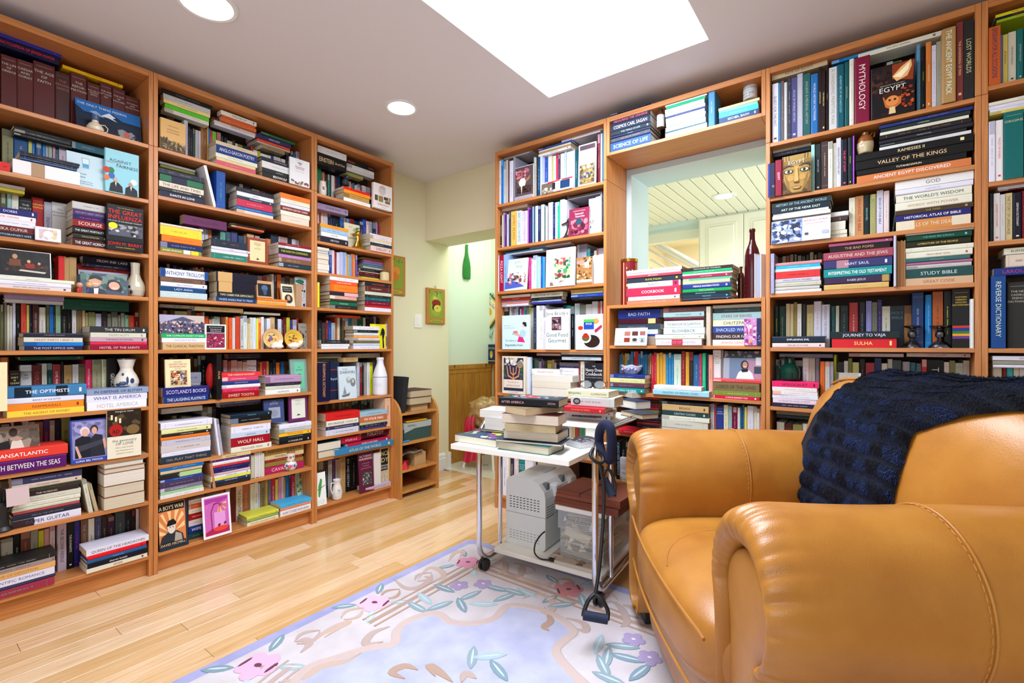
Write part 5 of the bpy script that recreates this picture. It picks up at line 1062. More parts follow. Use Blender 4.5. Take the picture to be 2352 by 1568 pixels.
            if ang < 0: M = Matrix.Translation((b, d, zbase)) @ Matrix.Rotation(ang, 4, 'Y') @ Matrix.Translation((-T, 0, hgt)) @ RV
            addb(M, hgt, T, W, s, 'V', .9, 'leaning sideways at %s' % ('x' if 0 else 'row end'))
        elif cmd == 'R':
            n_ = int(h[5]); pal = h[6].split(','); hgt = min(zt-zbase, (zs[k-1]-.02-zbase) if k else 1)
            x = a
            for i in range(n_):
                T = (b-a)/n_; L = hgt*rnd.uniform(.86, 1); s = dict(c=rnd.choice(pal), t='998', w=1, title='', hard=rnd.random() < .4, seed=rnd.random()*9)
                addb(Matrix.Translation((x, d, zbase+L)) @ RV, L, T-.0006, min(.27-d, .12), s, 'V', .05, 'back'); x += T
        elif cmd == 'F':
            th = float(h[6])/1000; tilt = math.radians(float(h[7])); mt = ' '.join(h[8:]).split(';')
            c, kind = mt[0].split(' ', 1); zb = zbase if h[4] == '-' else zy(X0, oy+float(h[4])*sc_, d)
            Hh = (zt-zb)/math.cos(tilt); Wd = b-a
            CARDS.append(dict(M=Mf @ Matrix.Translation((a, d, zb+.0002)) @ Matrix.Rotation(-tilt, 4, 'X'), H=Hh, W=Wd, T=th, c=c, kind=kind, label=mt[1], art=body.replace('~', ''), place=place))
parse()
# ordinary back-row volumes on the parts of the end bookcases just outside the frame
for key, x0, x1, ks in (('A', .02, .30, range(0, 9)), ('H', .32, .78, range(0, 7))):
    zs = CASES[key][3]; Mf_ = frame(key); rz_ = random.Random(44)
    for k in ks:
        if key == 'A' and k == 0: continue
        x = x0; gap = (zs[k-1]-.0175 if k else 2.34)-zs[k]
        while x < x1:
            T = rz_.uniform(.014, .036); L = min(gap*.95, .25)*rz_.uniform(.8, .97)
            BOOKS.append(dict(M=Mf_ @ Matrix.Translation((x, .13, zs[k]+L)) @ RV, L=L, T=T-.0005, W=.13, s=dict(c=rz_.choice(['322', '553', '226', 'ccb', '244', '833', 'ddc', '369', 'a74']), t='998', w=1, title='', hard=True, seed=.5, pose='V'), A=0, label='back', group='', key=key, k=k)); x += T
BOOKS.sort(key=lambda b: -b['A'])
nF = sum(1 for c in CARDS if c['kind'] == 'book'); NIND = 300-nF-22
print('books', len(BOOKS), 'faced', nF, 'cut area', BOOKS[min(NIND, len(BOOKS)-1)]['A'])
seen = {}; mass = MB()
def emit_book(b, i):
    rnd = random.Random(i); cov, pg, ti = book_mbs(b['L'], b['T'], b['W'], b['s'], rnd)
    if i < NIND:
        lb = ' '.join(b['label'].split()[:16]); seen.setdefault(lb, []).append(b)
        o = cov.build('book', M_PRINT if rnd.random() < .75 else M_CLOTH, None, b['M']); tag(o, lb, 'book', b['group'])
        g = MB(); g.add(pg); g.m = [0]*len(g.m); q = g.build('page_block', M_PAGE, o); q = ti.build('spine_print', M_PRINT, o); b['o'] = o
    else:
        for m_ in (cov, pg, ti): mass.add(m_, b['M'])
for i, b in enumerate(BOOKS): emit_book(b, i)
for lb, bs in seen.items():
    if len(bs) > 1:
        for j, b in enumerate(sorted(bs, key=lambda q: (q['M'].translation.x, q['M'].translation.z))):
            b['o']['label'] = ' '.join((lb.replace(' book', ' %s book' % ('thin' if b['T'] < .02 else 'thick'), 1) if j else lb).split()[:16])
            if j > 1: b['o']['label'] = ' '.join(('smaller '+lb).split()[:16])
mo = mass.build('books_in_back_rows', [M_PRINT, M_PAGE]); mo['kind'] = 'stuff'; mo['label'] = 'remaining books packed in the back rows of all the bookcases'; mo['category'] = 'books'
def face_item(c):
    W_, H_, T_ = c['W'], c['H'], c['T']; kind = c['kind']; col = lc(c['c'])
    if kind in ('book',):
        cov, pg, ti = book_mbs(H_, T_, W_, dict(c=c['c'], t=c['c'], title='', hard=T_ > .015, seed=.3, pose='F'), random.Random(3)); ti = MB()
        M = Matrix.Translation((0, T_, H_)) @ RF; cv = MB(); cv.add(cov, M); g = MB(); g.add(pg, M); g.m = [0]*len(g.m)
        o = cv.build('book', M_PRINT, None, c['M']); g.build('page_block', M_PAGE, o)
        a = MB(); art(a, c['art'], (0, 0, 0), (1, 0, 0), (0, 0, 1), W_, H_, (0, -1, 0)); a.build('front_print', M_PRINT, o)
        tag(o, ' '.join(c['label'].split()[:16]), 'book', 'books standing face out')
    else:
        b = MB(); b.box(0, W_, 0, max(T_, .0012), 0, H_, col, bev=.0015 if T_ > .005 else 0)
        nm = {'card': 'card', 'photo': 'photo_print', 'photo frame': 'framed_photo', 'tile': 'ceramic_tile', 'block': 'page_stack', 'ornament': 'glass_slab'}[kind]
        o = b.build(nm, M_GLAZE if kind in ('tile', 'ornament') else M_PRINT, None, c['M'])
        a = MB(); art(a, c['art'], (0, 0, 0), (1, 0, 0), (0, 0, 1), W_, H_, (0, -1, 0)); a.build('picture', M_PRINT, o)
        tag(o, ' '.join(c['label'].split()[:16]), {'photo': 'photo', 'photo frame': 'photo', 'block': 'paper', 'tile': 'tile'}.get(kind, kind), None)
for c in CARDS: face_item(c)
# ================================================================ ORNAMENTS ON THE SHELVES
def spot_on(key, k, crop, x0, x1, yt, d, yb=None):
    side, s0, s1, zs, e = CASES[key]; ox, oy, sc_ = CR[crop]; X0, X1 = ox+x0*sc_, ox+x1*sc_; xm = (X0+X1)/2
    f = (lambda x: s_left(x, d)) if side == 'L' else (lambda x: s_back(x, d)); t = t_left(xm, d) if side == 'L' else t_back(xm, d)
    zb = zs[k] if yb is None else CAM+(HZ-(oy+yb*sc_))*t
    zt = CAM+(HZ-(oy+yt*sc_))*t; s = f(xm); p = Vector((-D-d, s, zb)) if side == 'L' else Vector((s, E+d, zb))
    ry = rayn = ray(xm); wd = (X1-X0)*t*F/math.hypot(*ry)*1.0
    return p, wd, max(.01, zt-zb), (math.pi/2 if side == 'L' else 0)
def lathe_thing(name, p, prof, col, label, cat, mat=M_GLAZE, bands=None, n=36, rz=0):
    b = MB(); b.lathe(prof, lc(col), n=n, bands=bands); o = b.build(name, mat, None, Matrix.Translation(p) @ Matrix.Rotation(rz, 4, 'Z')); tag(o, label, cat); return o
def sp(profile, w_, h_): return [(r*w_/2, z*h_) for r, z in profile]
VASE = [(0, 0), (.55, 0), (.62, .02), (.8, .1), (.97, .24), (1, .33), (.93, .44), (.7, .56), (.48, .66), (.42, .76), (.46, .92), (.5, 1), (.42, 1), (.36, .9), (.3, .7)]
# small jug in front of the mountain picture book
p, w_, h_, rz = spot_on('A', 0, 'c1', 775, 940, 1035, .035)
o = lathe_thing('ceramic_jug', p, sp([(0, 0), (.8, 0), (1, .1), (1, .25), (.7, .45), (.4, .56), (.38, .66), (.46, .72), (.46, .98), (.4, 1), (.3, .95)], w_, h_), 'd8ccb4', 'squat cream ceramic jug with a blue neck before the mountain picture book', 'jug', bands=lambda z: lc('36507c') if z > h_*.68 else lc('d8ccb4'))
b = MB(); b.tube([(w_*.30, 0, h_*.5), (w_*.55, 0, h_*.55), (w_*.72, 0, h_*.4), (w_*.68, 0, h_*.2), (w_*.48, 0, h_*.12)], w_*.035, lc('d8ccb4'), n=8); q = b.build('handle', M_GLAZE, o); q.rotation_euler = (0, 0, rz)
# speckled vase
p, w_, h_, rz = spot_on('A', 3, 'c2', 1070, 1250, 836, .06)
o = lathe_thing('stoneware_vase', p, sp([(0, 0), (.7, 0), (.86, .05), (1, .2), (1, .3), (.85, .43), (.6, .55), (.45, .66), (.44, .86), (.5, 1), (.42, 1), (.36, .85), (.3, .6)], w_, h_), 'c4bda8', 'cream stoneware vase painted with dark blue petals on a long-wall shelf', 'vase')
b = MB()
for k, (a, z, l_) in enumerate(((200, .34, .1), (225, .2, .12), (250, .28, .09), (262, .14, .1), (185, .2, .08), (215, .45, .07))):
    A = math.radians(a+60); b.ball((0, 0, 0), 1, lc('20284e'), M=Matrix.Translation((math.cos(A)*w_*.49, math.sin(A)*w_*.49, z*h_)) @ Matrix.Rotation(A, 4, 'Z') @ Matrix.Diagonal((.0015, w_*.07, h_*l_*.55, 1)))
b.build('petals', M_GLAZE, o)
# two toy figures
for j, (x0, x1, c1_, c2_, lb) in enumerate(((650, 712, 'b02a24', 'c89078', 'tiny round wooden toy man with dark hair and a red body'), (726, 802, '2a3c6c', 'd8a070', 'tiny round wooden toy figure with blond hair and a blue body'))):
    p, w_, h_, rz = spot_on('A', 3, 'c2', x0, x1, 1000, .02); o = empty('toy_figure', p, 0, lb, 'toy')
    b = MB(); b.lathe(sp([(0, 0), (.8, 0), (.95, .1), (.9, .4), (.55, .55), (0, .56)], w_, h_), lc(c1_), n=16); b.build('body', M_GLAZE, o)
    b = MB(); b.ball((0, 0, h_*.75), h_*.27, lc(c2_), n=14); b.ball((-h_*.06, 0, h_*.84), h_*.26, lc('5a3018' if j == 0 else 'd8b060'), n=14, sc=(1, 1, .8)); b.build('head', M_GLAZE, o)
# delft-like vase on top of the white books
p, w_, h_, rz = spot_on('A', 5, 'c3', 1022, 1258, 168, .07, 447)
o = lathe_thing('porcelain_vase', p, sp([(0, 0), (.6, 0), (.85, .06), (1, .2), (.98, .3), (.8, .46), (.55, .6), (.5, .68), (.62, .84), (.76, .97), (.76, 1), (.68, 1), (.55, .85), (.4, .68)], w_, h_), 'e2ddd0', 'wide necked white porcelain vase with blue Dutch scene standing on white books', 'vase', bands=lambda z: lc('20345c') if z > h_*.96 else lc('e2ddd0'))
b = MB()
for a, z, ry_, rz_ in ((-30, .22, .16, .06), (-10, .3, .05, .14), (-55, .18, .12, .05), (12, .28, .09, .1), (-35, .5, .05, .05), (-30, .12, .3, .02)):
    A = math.radians(a-0); rr = w_*.485*(1 if z < .4 else .82); b.ball((0, 0, 0), 1, lc('24406e'), M=Matrix.Translation((math.cos(A)*rr, math.sin(A)*rr, z*h_)) @ Matrix.Rotation(A, 4, 'Z') @ Matrix.Diagonal((.002, w_*ry_, h_*rz_, 1)))
b.build('painted_scene', M_GLAZE, o)
# black hand sculpture at the photo edge
p = Vector((-D-.02, s_left(6, 0), ZS['A'][7])); o = empty('hand_sculpture', p, 0, 'black sculpted hand standing on a shelf and holding a card', 'sculpture')
b = MB(); b.lathe([(0, 0), (.030, 0), (.031, .006), (.022, .02), (.017, .05), (.018, .075), (.022, .10), (.020, .115), (0, .12)], lc('101216'), n=20, sx=.8); b.build('wrist', M_BLACK, o)
for j, (dy, h2, ln) in enumerate(((-.017, .11, .05), (-.006, .115, .062), (.005, .113, .057), (.014, .108, .045))):
    b = MB(); b.tube([(0, dy, h2-.01), (.004, dy*1.1, h2+ln*.5), (.010, dy*1.15, h2+ln*.85), (.018, dy*1.15, h2+ln)], [.0062, .0056, .005, .0035], n=8); b.build('finger', M_BLACK, o)
b = MB(); b.tube([(0, .016, .075), (.006, .03, .10), (.014, .033, .125), (.022, .03, .14)], [.008, .007, .006, .004], n=8); b.build('thumb', M_BLACK, o)
# coral, shells, fruit plates
def rock(key, k, crop, x0, x1, yt, d, yb, label, seed, c='e4dcd2'):
    p, w_, h_, rz = spot_on(key, k, crop, x0, x1, yt, d, yb); r = random.Random(seed); b = MB()
    b.ball((0, 0, h_/2), 1, lc(c), n=20, m=12, M=Matrix.Diagonal((w_*.38, w_*.5, h_*.5, 1)) @ Matrix.Translation((0, 0, 0)) if 0 else None)
    vs = []
    import mathutils.noise as mn
    for v in b.v:
        v = Vector(v)-Vector((0, 0, h_/2)); n_ = 1+.35*mn.noise(v*2.4+Vector((seed, 0, 0)))+.16*mn.noise(v*7+Vector((0, seed, 0))); vs.append((v.x*n_*w_*.34, v.y*n_*w_*.5, max(0, v.z*n_*h_*.5+h_*.46)))
    b.v = vs; o = b.build('shell_rock', M_MATTE, None, Matrix.Translation(p)); tag(o, label, 'shell'); return o
rock('B', 4, 'c6', 190, 402, 1145, .055, 1264, 'large white weathered oyster shell on the stack in front of the group photo', 1.3)
rock('B', 4, 'c6', 1330, 1480, 1360, .012, None, 'rough white shell in front of the pear plate', 5.1); rock('B', 4, 'c6', 1520, 1668, 1360, .012, None, 'rough white shell in front of the apple plate', 8.7)
for j, (x0, x1, yt, rim, art_, lb) in enumerate(((1246, 1482, 1212, '241c1c', 'e .5 .5 .46 .46 d8b878;p 4a6a3c .45 .25 .3 .18 .2 .22 .3 .3;p 4a6a3c .52 .25 .62 .12 .8 .14 .7 .26;e .4 .5 .17 .15 6a5480;e .42 .34 .09 .12 7a6490;e .7 .55 .14 .12 c05a24;e .66 .56 .1 .1 d8a838;e .2 .62 .07 .07 8a3424;e .28 .7 .06 .06 9a4028', 'fruit plate painted with a purple pear, leaning against the paperbacks'),
  (1482, 1696, 1222, '2c3c78', 'e .5 .5 .45 .45 d8ac38;p 3a5a30 .35 .3 .2 .24 .14 .34 .26 .4;p 3a5a30 .5 .24 .6 .1 .74 .2 .62 .3;p 3a5a30 .66 .4 .84 .36 .88 .48 .74 .5;p 3a5a30 .3 .5 .14 .52 .12 .64 .26 .6;e .5 .4 .17 .14 c8a028;e .56 .42 .1 .11 9a4420;e .34 .64 .1 .1 8a3020;e .56 .72 .08 .08 a04028', 'fruit plate painted with a yellow apple on a golden ground'))):
    p, w_, h_, rz = spot_on('B', 4, 'c6', x0, x1, yt, .03); r = h_/2*1.02
    M = Matrix.Translation(p+Vector((0, 0, 0))) @ Matrix.Rotation(rz, 4, 'Z') @ Matrix.Rotation(math.radians(-10), 4, 'X') @ Matrix.Translation((0, 0, r)) @ Matrix.Rotation(math.radians(90), 4, 'X')
    b = MB(); b.lathe([(0, -.004), (r*.6, -.004), (r*.66, 0), (r*.98, .010), (r, .012), (r*.985, .013), (r*.66, .004), (r*.6, 0), (0, 0)], lc('d8b878'), n=48, bands=lambda z: lc(rim) if z > .0108 else lc('d8b070' if j == 0 else 'd8ac40'))
    o = b.build('fruit_plate', M_GLAZE, None, M); tag(o, lb, 'plate'); a = MB(); art(a, art_, (-r*.62, -r*.62, .0005), (1, 0, 0), (0, 1, 0), r*1.24, r*1.24, (0, 0, 1)); a.build('painted_fruit', M_GLAZE, o)
# red woven lantern
p, w_, h_, rz = spot_on('B', 5, 'c7', 592, 690, 240, .06, 512)
b = MB(); pr = []
for k in range(41):
    a = math.pi*k/40; pr.append((w_*.5*math.sin(a)*(1+.03*math.cos(k*math.pi)), h_*.5-h_*.5*math.cos(a)))
b.lathe(pr, lc('b01c14'), n=32); o = b.build('red_lantern', M_PRINT, None, Matrix.Translation(p)); tag(o, 'egg shaped ribbed red paper lantern standing between the books', 'lantern')
b = MB(); b.lathe([(0, 0), (w_*.4, 0), (w_*.4, .008), (w_*.15, .03), (w_*.1, p.z-ZS['B'][5]), (0, p.z-ZS['B'][5])], W1, n=20); q = b.build('stand', M_BLACK, o); q.location = (0, 0, ZS['B'][5]-p.z)
# flowered vase
p, w_, h_, rz = spot_on('B', 7, 'c8', 1436, 1580, 165, .035)
o = lathe_thing('flowered_vase', p, sp([(0, 0), (.6, 0), (.7, .03), (.95, .16), (1, .26), (.92, .38), (.68, .46), (.6, .5), (.66, .6), (.7, .92), (.7, 1), (.62, 1), (.55, .8), (.4, .5)], w_, h_), 'dcd8d4', 'small waisted vase painted with pink and blue flowers on a long-wall shelf', 'vase', bands=lambda z: lc('a86848') if z > h_*.95 or z < h_*.04 or h_*.46 < z < h_*.5 else lc('dcd8d4'))
b = MB()
for a, z, s_, c_ in ((-60, .25, .17, 'c8407c'), (-40, .28, .12, 'd87098'), (-85, .3, .12, '3060a8'), (-15, .27, .13, '3468b0'), (10, .2, .1, '3c7a48'), (-110, .2, .1, '3c7a48'), (-70, .12, .1, '3c7a48'), (-50, .72, .13, 'c06828'), (-10, .74, .09, '3c7a48'), (-95, .72, .08, '2f6a60'), (-60, .25, .05, 'e8c040'), (35, .27, .1, '3060a8')):
    A = math.radians(a+25); rr = w_*.485*(1 if z < .4 else .68); b.ball((0, 0, 0), 1, lc(c_), M=Matrix.Translation((math.cos(A)*rr, math.sin(A)*rr, z*h_)) @ Matrix.Rotation(A, 4, 'Z') @ Matrix.Diagonal((.0025 if c_ != 'e8c040' else .0035, w_*s_*.8, h_*s_*.6, 1)))
b.build('painted_flowers', M_GLAZE, o)
# heart pot, dog figurine, patterned cup
p, w_, h_, rz = spot_on('C', 0, 'C1', 96, 192, 605, .045)
o = lathe_thing('heart_pot', p, sp([(0, 0), (.7, 0), (.9, .08), (1, .3), (1, .6), (.85, .85), (.8, .95), (.86, 1), (.7, 1), (.6, .8)], w_, h_), 'd8d0c8', 'round white pot with a green heart on the narrow bookcase top shelf', 'pot')
b = MB(); A = math.radians(-15); b.ball((0, 0, 0), 1, lc('345030'), M=Matrix.Translation((math.cos(A)*w_*.49, math.sin(A)*w_*.49, h_*.5)) @ Matrix.Rotation(A, 4, 'Z') @ Matrix.Diagonal((.002, w_*.12, h_*.13, 1)) @ Matrix.Rotation(math.radians(45), 4, 'X')); b.build('heart', M_GLAZE, o)
p, w_, h_, rz = spot_on('C', 0, 'C1', 330, 462, 515, .07, 652)
o = empty('dog_figurine', p, rz, 'dark grey dog figurine sitting on the books of the narrow bookcase', 'figurine'); b = MB()
b.ball((0, 0, h_*.32), 1, lc('30363e'), n=16, M=Matrix.Translation((0, 0, h_*.3)) @ Matrix.Diagonal((w_*.32, .02, h_*.34, 1)) @ Matrix.Translation((0, 0, -h_*.32))); b.ball((w_*.05, -.01, h_*.72), 1, lc('2a3038'), n=14, M=Matrix.Translation((w_*.05, -.01, h_*.7)) @ Matrix.Diagonal((w_*.2, .018, h_*.2, 1)) @ Matrix.Translation((-w_*.05, .01, -h_*.72)))
b.tube([(w_*.12, -.012, h_*.68), (w_*.34, -.016, h_*.62)], [.010, .006], lc('2a3038'), n=8)
for s_ in (-1, 1): b.tube([(w_*s_*.1, -.005, h_*.78), (w_*s_*.2, -.005, h_*.98)], [.007, .002], lc('20262c'), n=6); b.tube([(w_*s_*.15, -.016, h_*.3), (w_*s_*.17, -.02, .0)], [.008, .006], lc('2a3038'), n=8)
b.build('body', M_GLAZE, o)
p, w_, h_, rz = spot_on('C', 0, 'C1', 655, 722, 768, .02)
o = lathe_thing('patterned_cup', p, sp([(0, 0), (.8, 0), (1, .15), (1, .7), (.85, .95), (.8, 1), (.7, .95)], w_, h_), 'b8b0a4', 'small black and beige patterned cup beside the white biography', 'cup', bands=lambda z: lc('221e1c') if int(z/h_*7) % 2 == 0 else lc('b8b0a4'))
# duck bookends
def duck(key, k, crop, x0, x1, yt, d, mat, label, bill=-1):
    p, w_, h_, rz = spot_on(key, k, crop, x0, x1, yt, d); o = empty('duck_head_bookend', p, rz, label, 'bookend'); b = MB()
    R_ = h_*.17
    b.lathe([(0, 0), (h_*.40, 0), (h_*.42, .006), (h_*.38, .012), (h_*.33, h_*.14), (h_*.24, h_*.3), (h_*.17, h_*.45), (h_*.135, h_*.58), (h_*.13, h_*.7), (0, h_*.72)], W1, n=28, sx=1, sy=.45); b.ball((-bill*0+bill*.02*0, 0, h_*.82), R_, W1, n=20, m=12, sc=(1.1, .8, 1)); b.build('neck', mat, o)
    b = MB(); b.tube([(bill*R_*.8, 0, h_*.80), (bill*R_*1.6, 0, h_*.76), (bill*R_*2.5, 0, h_*.73), (bill*R_*2.9, 0, h_*.725)], [R_*.4, R_*.28, R_*.25, R_*.1], n=10); b.build('bill', mat, o)
    b = MB(); b.ball((bill*R_*.5, -R_*.72, h_*.85), R_*.14, W1, n=10); b.build('eye', M_BLACK, o)
    b = MB(); b.box(-h_*.42, h_*.42, -.02, .02, 0, .004, bev=.001); b.build('base_plate', M_BLACK, o); return o
duck('C', 1, 'C1', 475, 605, 1138, .03, M_BRASS, 'polished brass duck head bookend beside beige paperbacks')
duck('E', 1, 'E1', 800, 955, 1078, .025, M_PEWTER, 'silver duck head bookend in front of the maroon cookbook')
p, w_, h_, rz = spot_on('C', 2, 'C2', 795, 902, 300, .03)
o = lathe_thing('lidded_jar', p, sp([(0, 0), (.9, 0), (1, .05), (1, .74), (.96, .8), (.9, .8), (.9, .82), (.98, .84), (.98, 1), (0, 1)], w_, h_), 'c8b888', 'cream jar with a brown lid at a narrow bookcase shelf end', 'jar', bands=lambda z: lc('6a3c1c') if z > h_*.81 else lc('cdbf90'))
p, w_, h_, rz = spot_on('C', 5, 'C3', 572, 706, 80, .045)
o = lathe_thing('milk_bottle', p, sp([(0, 0), (.9, 0), (.98, .02), (1, .05), (1, .44), (.98, .47), (1, .49), (.93, .56), (.72, .7), (.5, .82), (.46, .88), (.46, .93), (.52, .94), (.52, .985), (.46, 1), (.38, 1), (.36, .9)], w_, h_), 'dfe2ea', 'white ceramic milk bottle with raised script lettering', 'bottle', bands=lambda z: lc('8890b0') if abs(z/h_-.48) < .012 else lc('dfe2ea'))
b = MB(); put_text(b, 'Milk', (0, 0, 0), (1, 0, 0), (0, 0, 1), h_*.14, lc('c8ccd8'))
fr = math.radians(-62)
b.v = [(math.cos(fr+v[0]/(w_*.5))*w_*.503, math.sin(fr+v[0]/(w_*.5))*w_*.503, v[2]+h_*.28) for v in b.v]; b.build('lettering', M_GLAZE, o)
p, w_, h_, rz = spot_on('C', 6, 'C3', 615, 692, 455, .02)
b = MB(); b.lathe([(.0075, -.0006), (.058, -.0006), (.058, .0006), (.0075, .0006), (.0075, -.0006)], lc('9aa0a8'), n=40, bands=None); b.lathe([(.02, .0008), (.05, .0008)], lc('2a2c30'), n=40)
o = b.build('compact_disc', M_PEWTER, None, Matrix.Translation(p+Vector((0, 0, .058))) @ Matrix.Rotation(rz, 4, 'Z') @ Matrix.Rotation(math.radians(80), 4, 'X')); tag(o, 'compact disc standing on edge behind the pale blue hardback', 'disc')
p, w_, h_, rz = spot_on('C', 8, 'C3', 202, 300, 1178, .03)
o = lathe_thing('milk_pitcher', p, sp([(0, 0), (.7, 0), (.9, .06), (1, .25), (1, .4), (.85, .6), (.66, .75), (.64, .85), (.76, .97), (.78, 1), (.68, .98), (.56, .85)], w_, h_), 'dad8d6', 'white china pitcher with blue berries on the lowest narrow shelf', 'pitcher')
b = MB(); b.tube([(0, -w_*.3, h_*.85), (0, -w_*.62, h_*.88), (0, -w_*.7, h_*.6), (0, -w_*.5, h_*.32)], w_*.06, lc('dad8d6'), n=10); b.build('handle', M_GLAZE, o)
b = MB()
for a, z in ((-20, .5), (-10, .42), (-5, .5), (-25, .38), (5, .4)):
    A = math.radians(a); b.ball((math.cos(A)*w_*.47, math.sin(A)*w_*.47, z*h_), w_*.045, lc('2c3460'), n=10)
b.build('berries', M_GLAZE, o)
# bridging shelf: bottle and mug
p, w_, h_, rz = spot_on('T', 0, 'F1', 650, 740, 395, .03, 632)
o = lathe_thing('small_bottle', p, sp([(0, 0), (.95, 0), (1, .04), (1, .62), (.85, .72), (.45, .8), (.42, .86), (.56, .87), (.56, .98), (.5, 1), (0, 1)], w_, h_), '4a2c20', 'small brown glass bottle with a white label on the bridging shelf', 'bottle', bands=lambda z: lc('c4c8c8') if h_*.12 < z < h_*.62 else (lc('2a2020') if z > h_*.85 else lc('4a2c20')))
p, w_, h_, rz = spot_on('T', 0, 'F1', 1652, 1822, 98, .075, 305)
o = empty('ceramic_mug', p, 0, 'white printed ceramic mug on books at the bridging shelf end', 'mug'); b = MB(); b.lathe(sp([(0, 0), (.9, 0), (1, .04), (1, 1), (.94, 1), (.92, .1), (0, .06)], w_, h_), lc('b8bcbc'), n=36); b.build('cup', M_GLAZE, o)
b = MB()
for k, (tx, s_) in enumerate((('FORTNUM & MASON', .1), ('LONDON', .06), ('ENGLISH BLUE', .1), ('CHEESE', .1))): put_text(b, tx, (0, 0, h_*(.58-k*.15)), (1, 0, 0), (0, 0, 1), h_*s_*1.2, lc('3a3c40'))
b.ball((0, 0, h_*.8), h_*.07, lc('3a3c40'), n=8, sc=(1, .2, 1))
fr = math.radians(-112); b.v = [(math.cos(fr+v[0]/(w_*.5))*w_*.504, math.sin(fr+v[0]/(w_*.5))*w_*.504, v[2]) for v in b.v]; b.build('printing', M_GLAZE, o)
# pass-through sill: bottles, tin, papers
M_WINE = glassmat('dark_red_glass', '5a1420', .05, .55); M_BROWNG = glassmat('brown_glass', '7a3020', .05, .7); M_GREENG = glassmat('teal_glass', '0f6a58', .04, .75)
p, w_, h_, rz = spot_on('F', 0, 'F2', 1355, 1508, 278, .07)
BT = [(0, 0), (.92, 0), (1, .02), (1, .55), (.96, .63), (.78, .71), (.5, .78), (.36, .84), (.33, .95), (.4, .955), (.4, .985), (.34, 1), (.28, 1), (.27, .85), (.7, .7), (.9, .6), (.92, .03), (0, .02)]
b = MB(); b.lathe(sp(BT, w_, h_), W1, n=40); o = b.build('tall_bottle', M_WINE, None, Matrix.Translation(p)); tag(o, 'tall dark red glass bottle standing on the pass-through sill', 'bottle')
p, w_, h_, rz = spot_on('F', 0, 'F2', 1295, 1352, 645, .14)
b = MB(); b.lathe(sp([(0, 0), (.95, 0), (1, .03), (1, .66), (.8, .78), (.35, .84), (.34, .95), (.5, .96), (.5, 1), (.3, 1), (.28, .84), (.7, .76), (.9, .65), (.9, .04), (0, .03)], w_*1.2, h_), W1, n=28); o = b.build('flask_bottle', M_BROWNG, None, Matrix.Translation(p)); tag(o, 'small brown flask bottle half hidden behind the tall dark red bottle', 'bottle')
p, w_, h_, rz = spot_on('F', 0, 'F2', 152, 316, 578, .10)
o = empty('tea_tin', p, rz, 'round red and gold printed tin behind the cookbook pile', 'tin'); b = MB(); b.lathe([(0, 0), (w_*.5, 0), (w_*.5, h_*.95)], lc('7a1422'), n=36); b.build('body', M_PRINT, o)
b = MB(); b.lathe([(w_*.52, h_*.94), (w_*.52, h_), (w_*.3, h_*1.015), (0, h_*1.02)], lc('c8b468'), n=36); b.tube([(0, 0, h_*1.02), (0, 0, h_*1.05)], .003, lc('c8b468'), n=8); b.build('lid', M_BRASS, o)
b = MB(); art(b, 'r .3 .04 .75 .96 c89a38;e .52 .3 .18 .16 3a2a1c;e .52 .28 .12 .1 d8b868;s .32 .1 .74 .9 30 .05 7a1422,3a5a78,e0c878,2a1c14;r .18 .02 .22 .98 d8c078;r .8 .02 .84 .98 d8c078', (-w_*.5, 0, 0), (1, 0, 0), (0, 0, 1), w_*1.4, h_*.94, (0, -1, 0))
b.v = [(math.cos(math.radians(-80)+v[0]/(w_*.5))*(w_*.502-v[1]), math.sin(math.radians(-80)+v[0]/(w_*.5))*(w_*.502-v[1]), v[2]) for v in b.v]; b.build('label_print', M_PRINT, o)
p, w_, h_, rz = spot_on('F', 0, 'F2', 1450, 1562, 512, .02)
for k, (dx, rot, c_, lb) in enumerate(((-.022, -24, 'dde4f0', 'white folded brochure standing beside the tall red bottle'), (.004, -14, 'c8d4ec', 'pale blue leaflet standing against the bookcase upright'))):
    b = MB(); b.box(-.002, 0, 0, .12, 0, h_*(1-.02*k), lc(c_)); b.box(0, .001, 0, .12, 0, h_*.98, lc('e8ecf4'), M=Matrix.Rotation(math.radians(-9), 4, 'Z')); o = b.build('leaflet', M_PRINT, None, Matrix.Translation(p+Vector((dx, 0, 0))) @ Matrix.Rotation(math.radians(rot), 4, 'Z')); tag(o, lb, 'paper')
# ceramic shell bowl
p, w_, h_, rz = spot_on('F', 2, 'F3', 160, 416, 755, .065, 852)
b = MB(); n = 40; pr = sp([(0, 0), (.45, 0), (.6, .1), (.85, .5), (1, .95), (.95, 1), (.75, .5), (.45, .2), (0, .15)], w_, h_)
b.lathe(pr, lc('c0cadc'), n=n, sy=.6)
b.v = [(v[0], v[1], v[2]+(h_*.08*math.sin(4*math.atan2(v[1], v[0])) if v[2] > h_*.3 else 0)) for v in b.v]
o = b.build('scalloped_bowl', M_GLAZE, None, Matrix.Translation(p)); tag(o, 'scalloped blue and pink ceramic bowl on the stacked paperbacks', 'bowl'); b = MB()
for k in range(5):
    x_ = -w_*.32+k*w_*.15; b.ball((x_, -w_*.25-.002*(k % 2), h_*(.55+.1*(k % 2))), w_*.055, lc('d0a8bc' if k != 3 else 'a8b8d8'), n=10)
for k in range(4): b.tube([(w_*(-.1+.1*k)+w_*.06*math.cos(t), -w_*.29+abs(t-3)*.002, h_*.5+h_*.22*math.sin(t)) for t in [i*.7 for i in range(8)]], .0025, lc('5a74ac'), n=6)
b.build('relief', M_GLAZE, o)
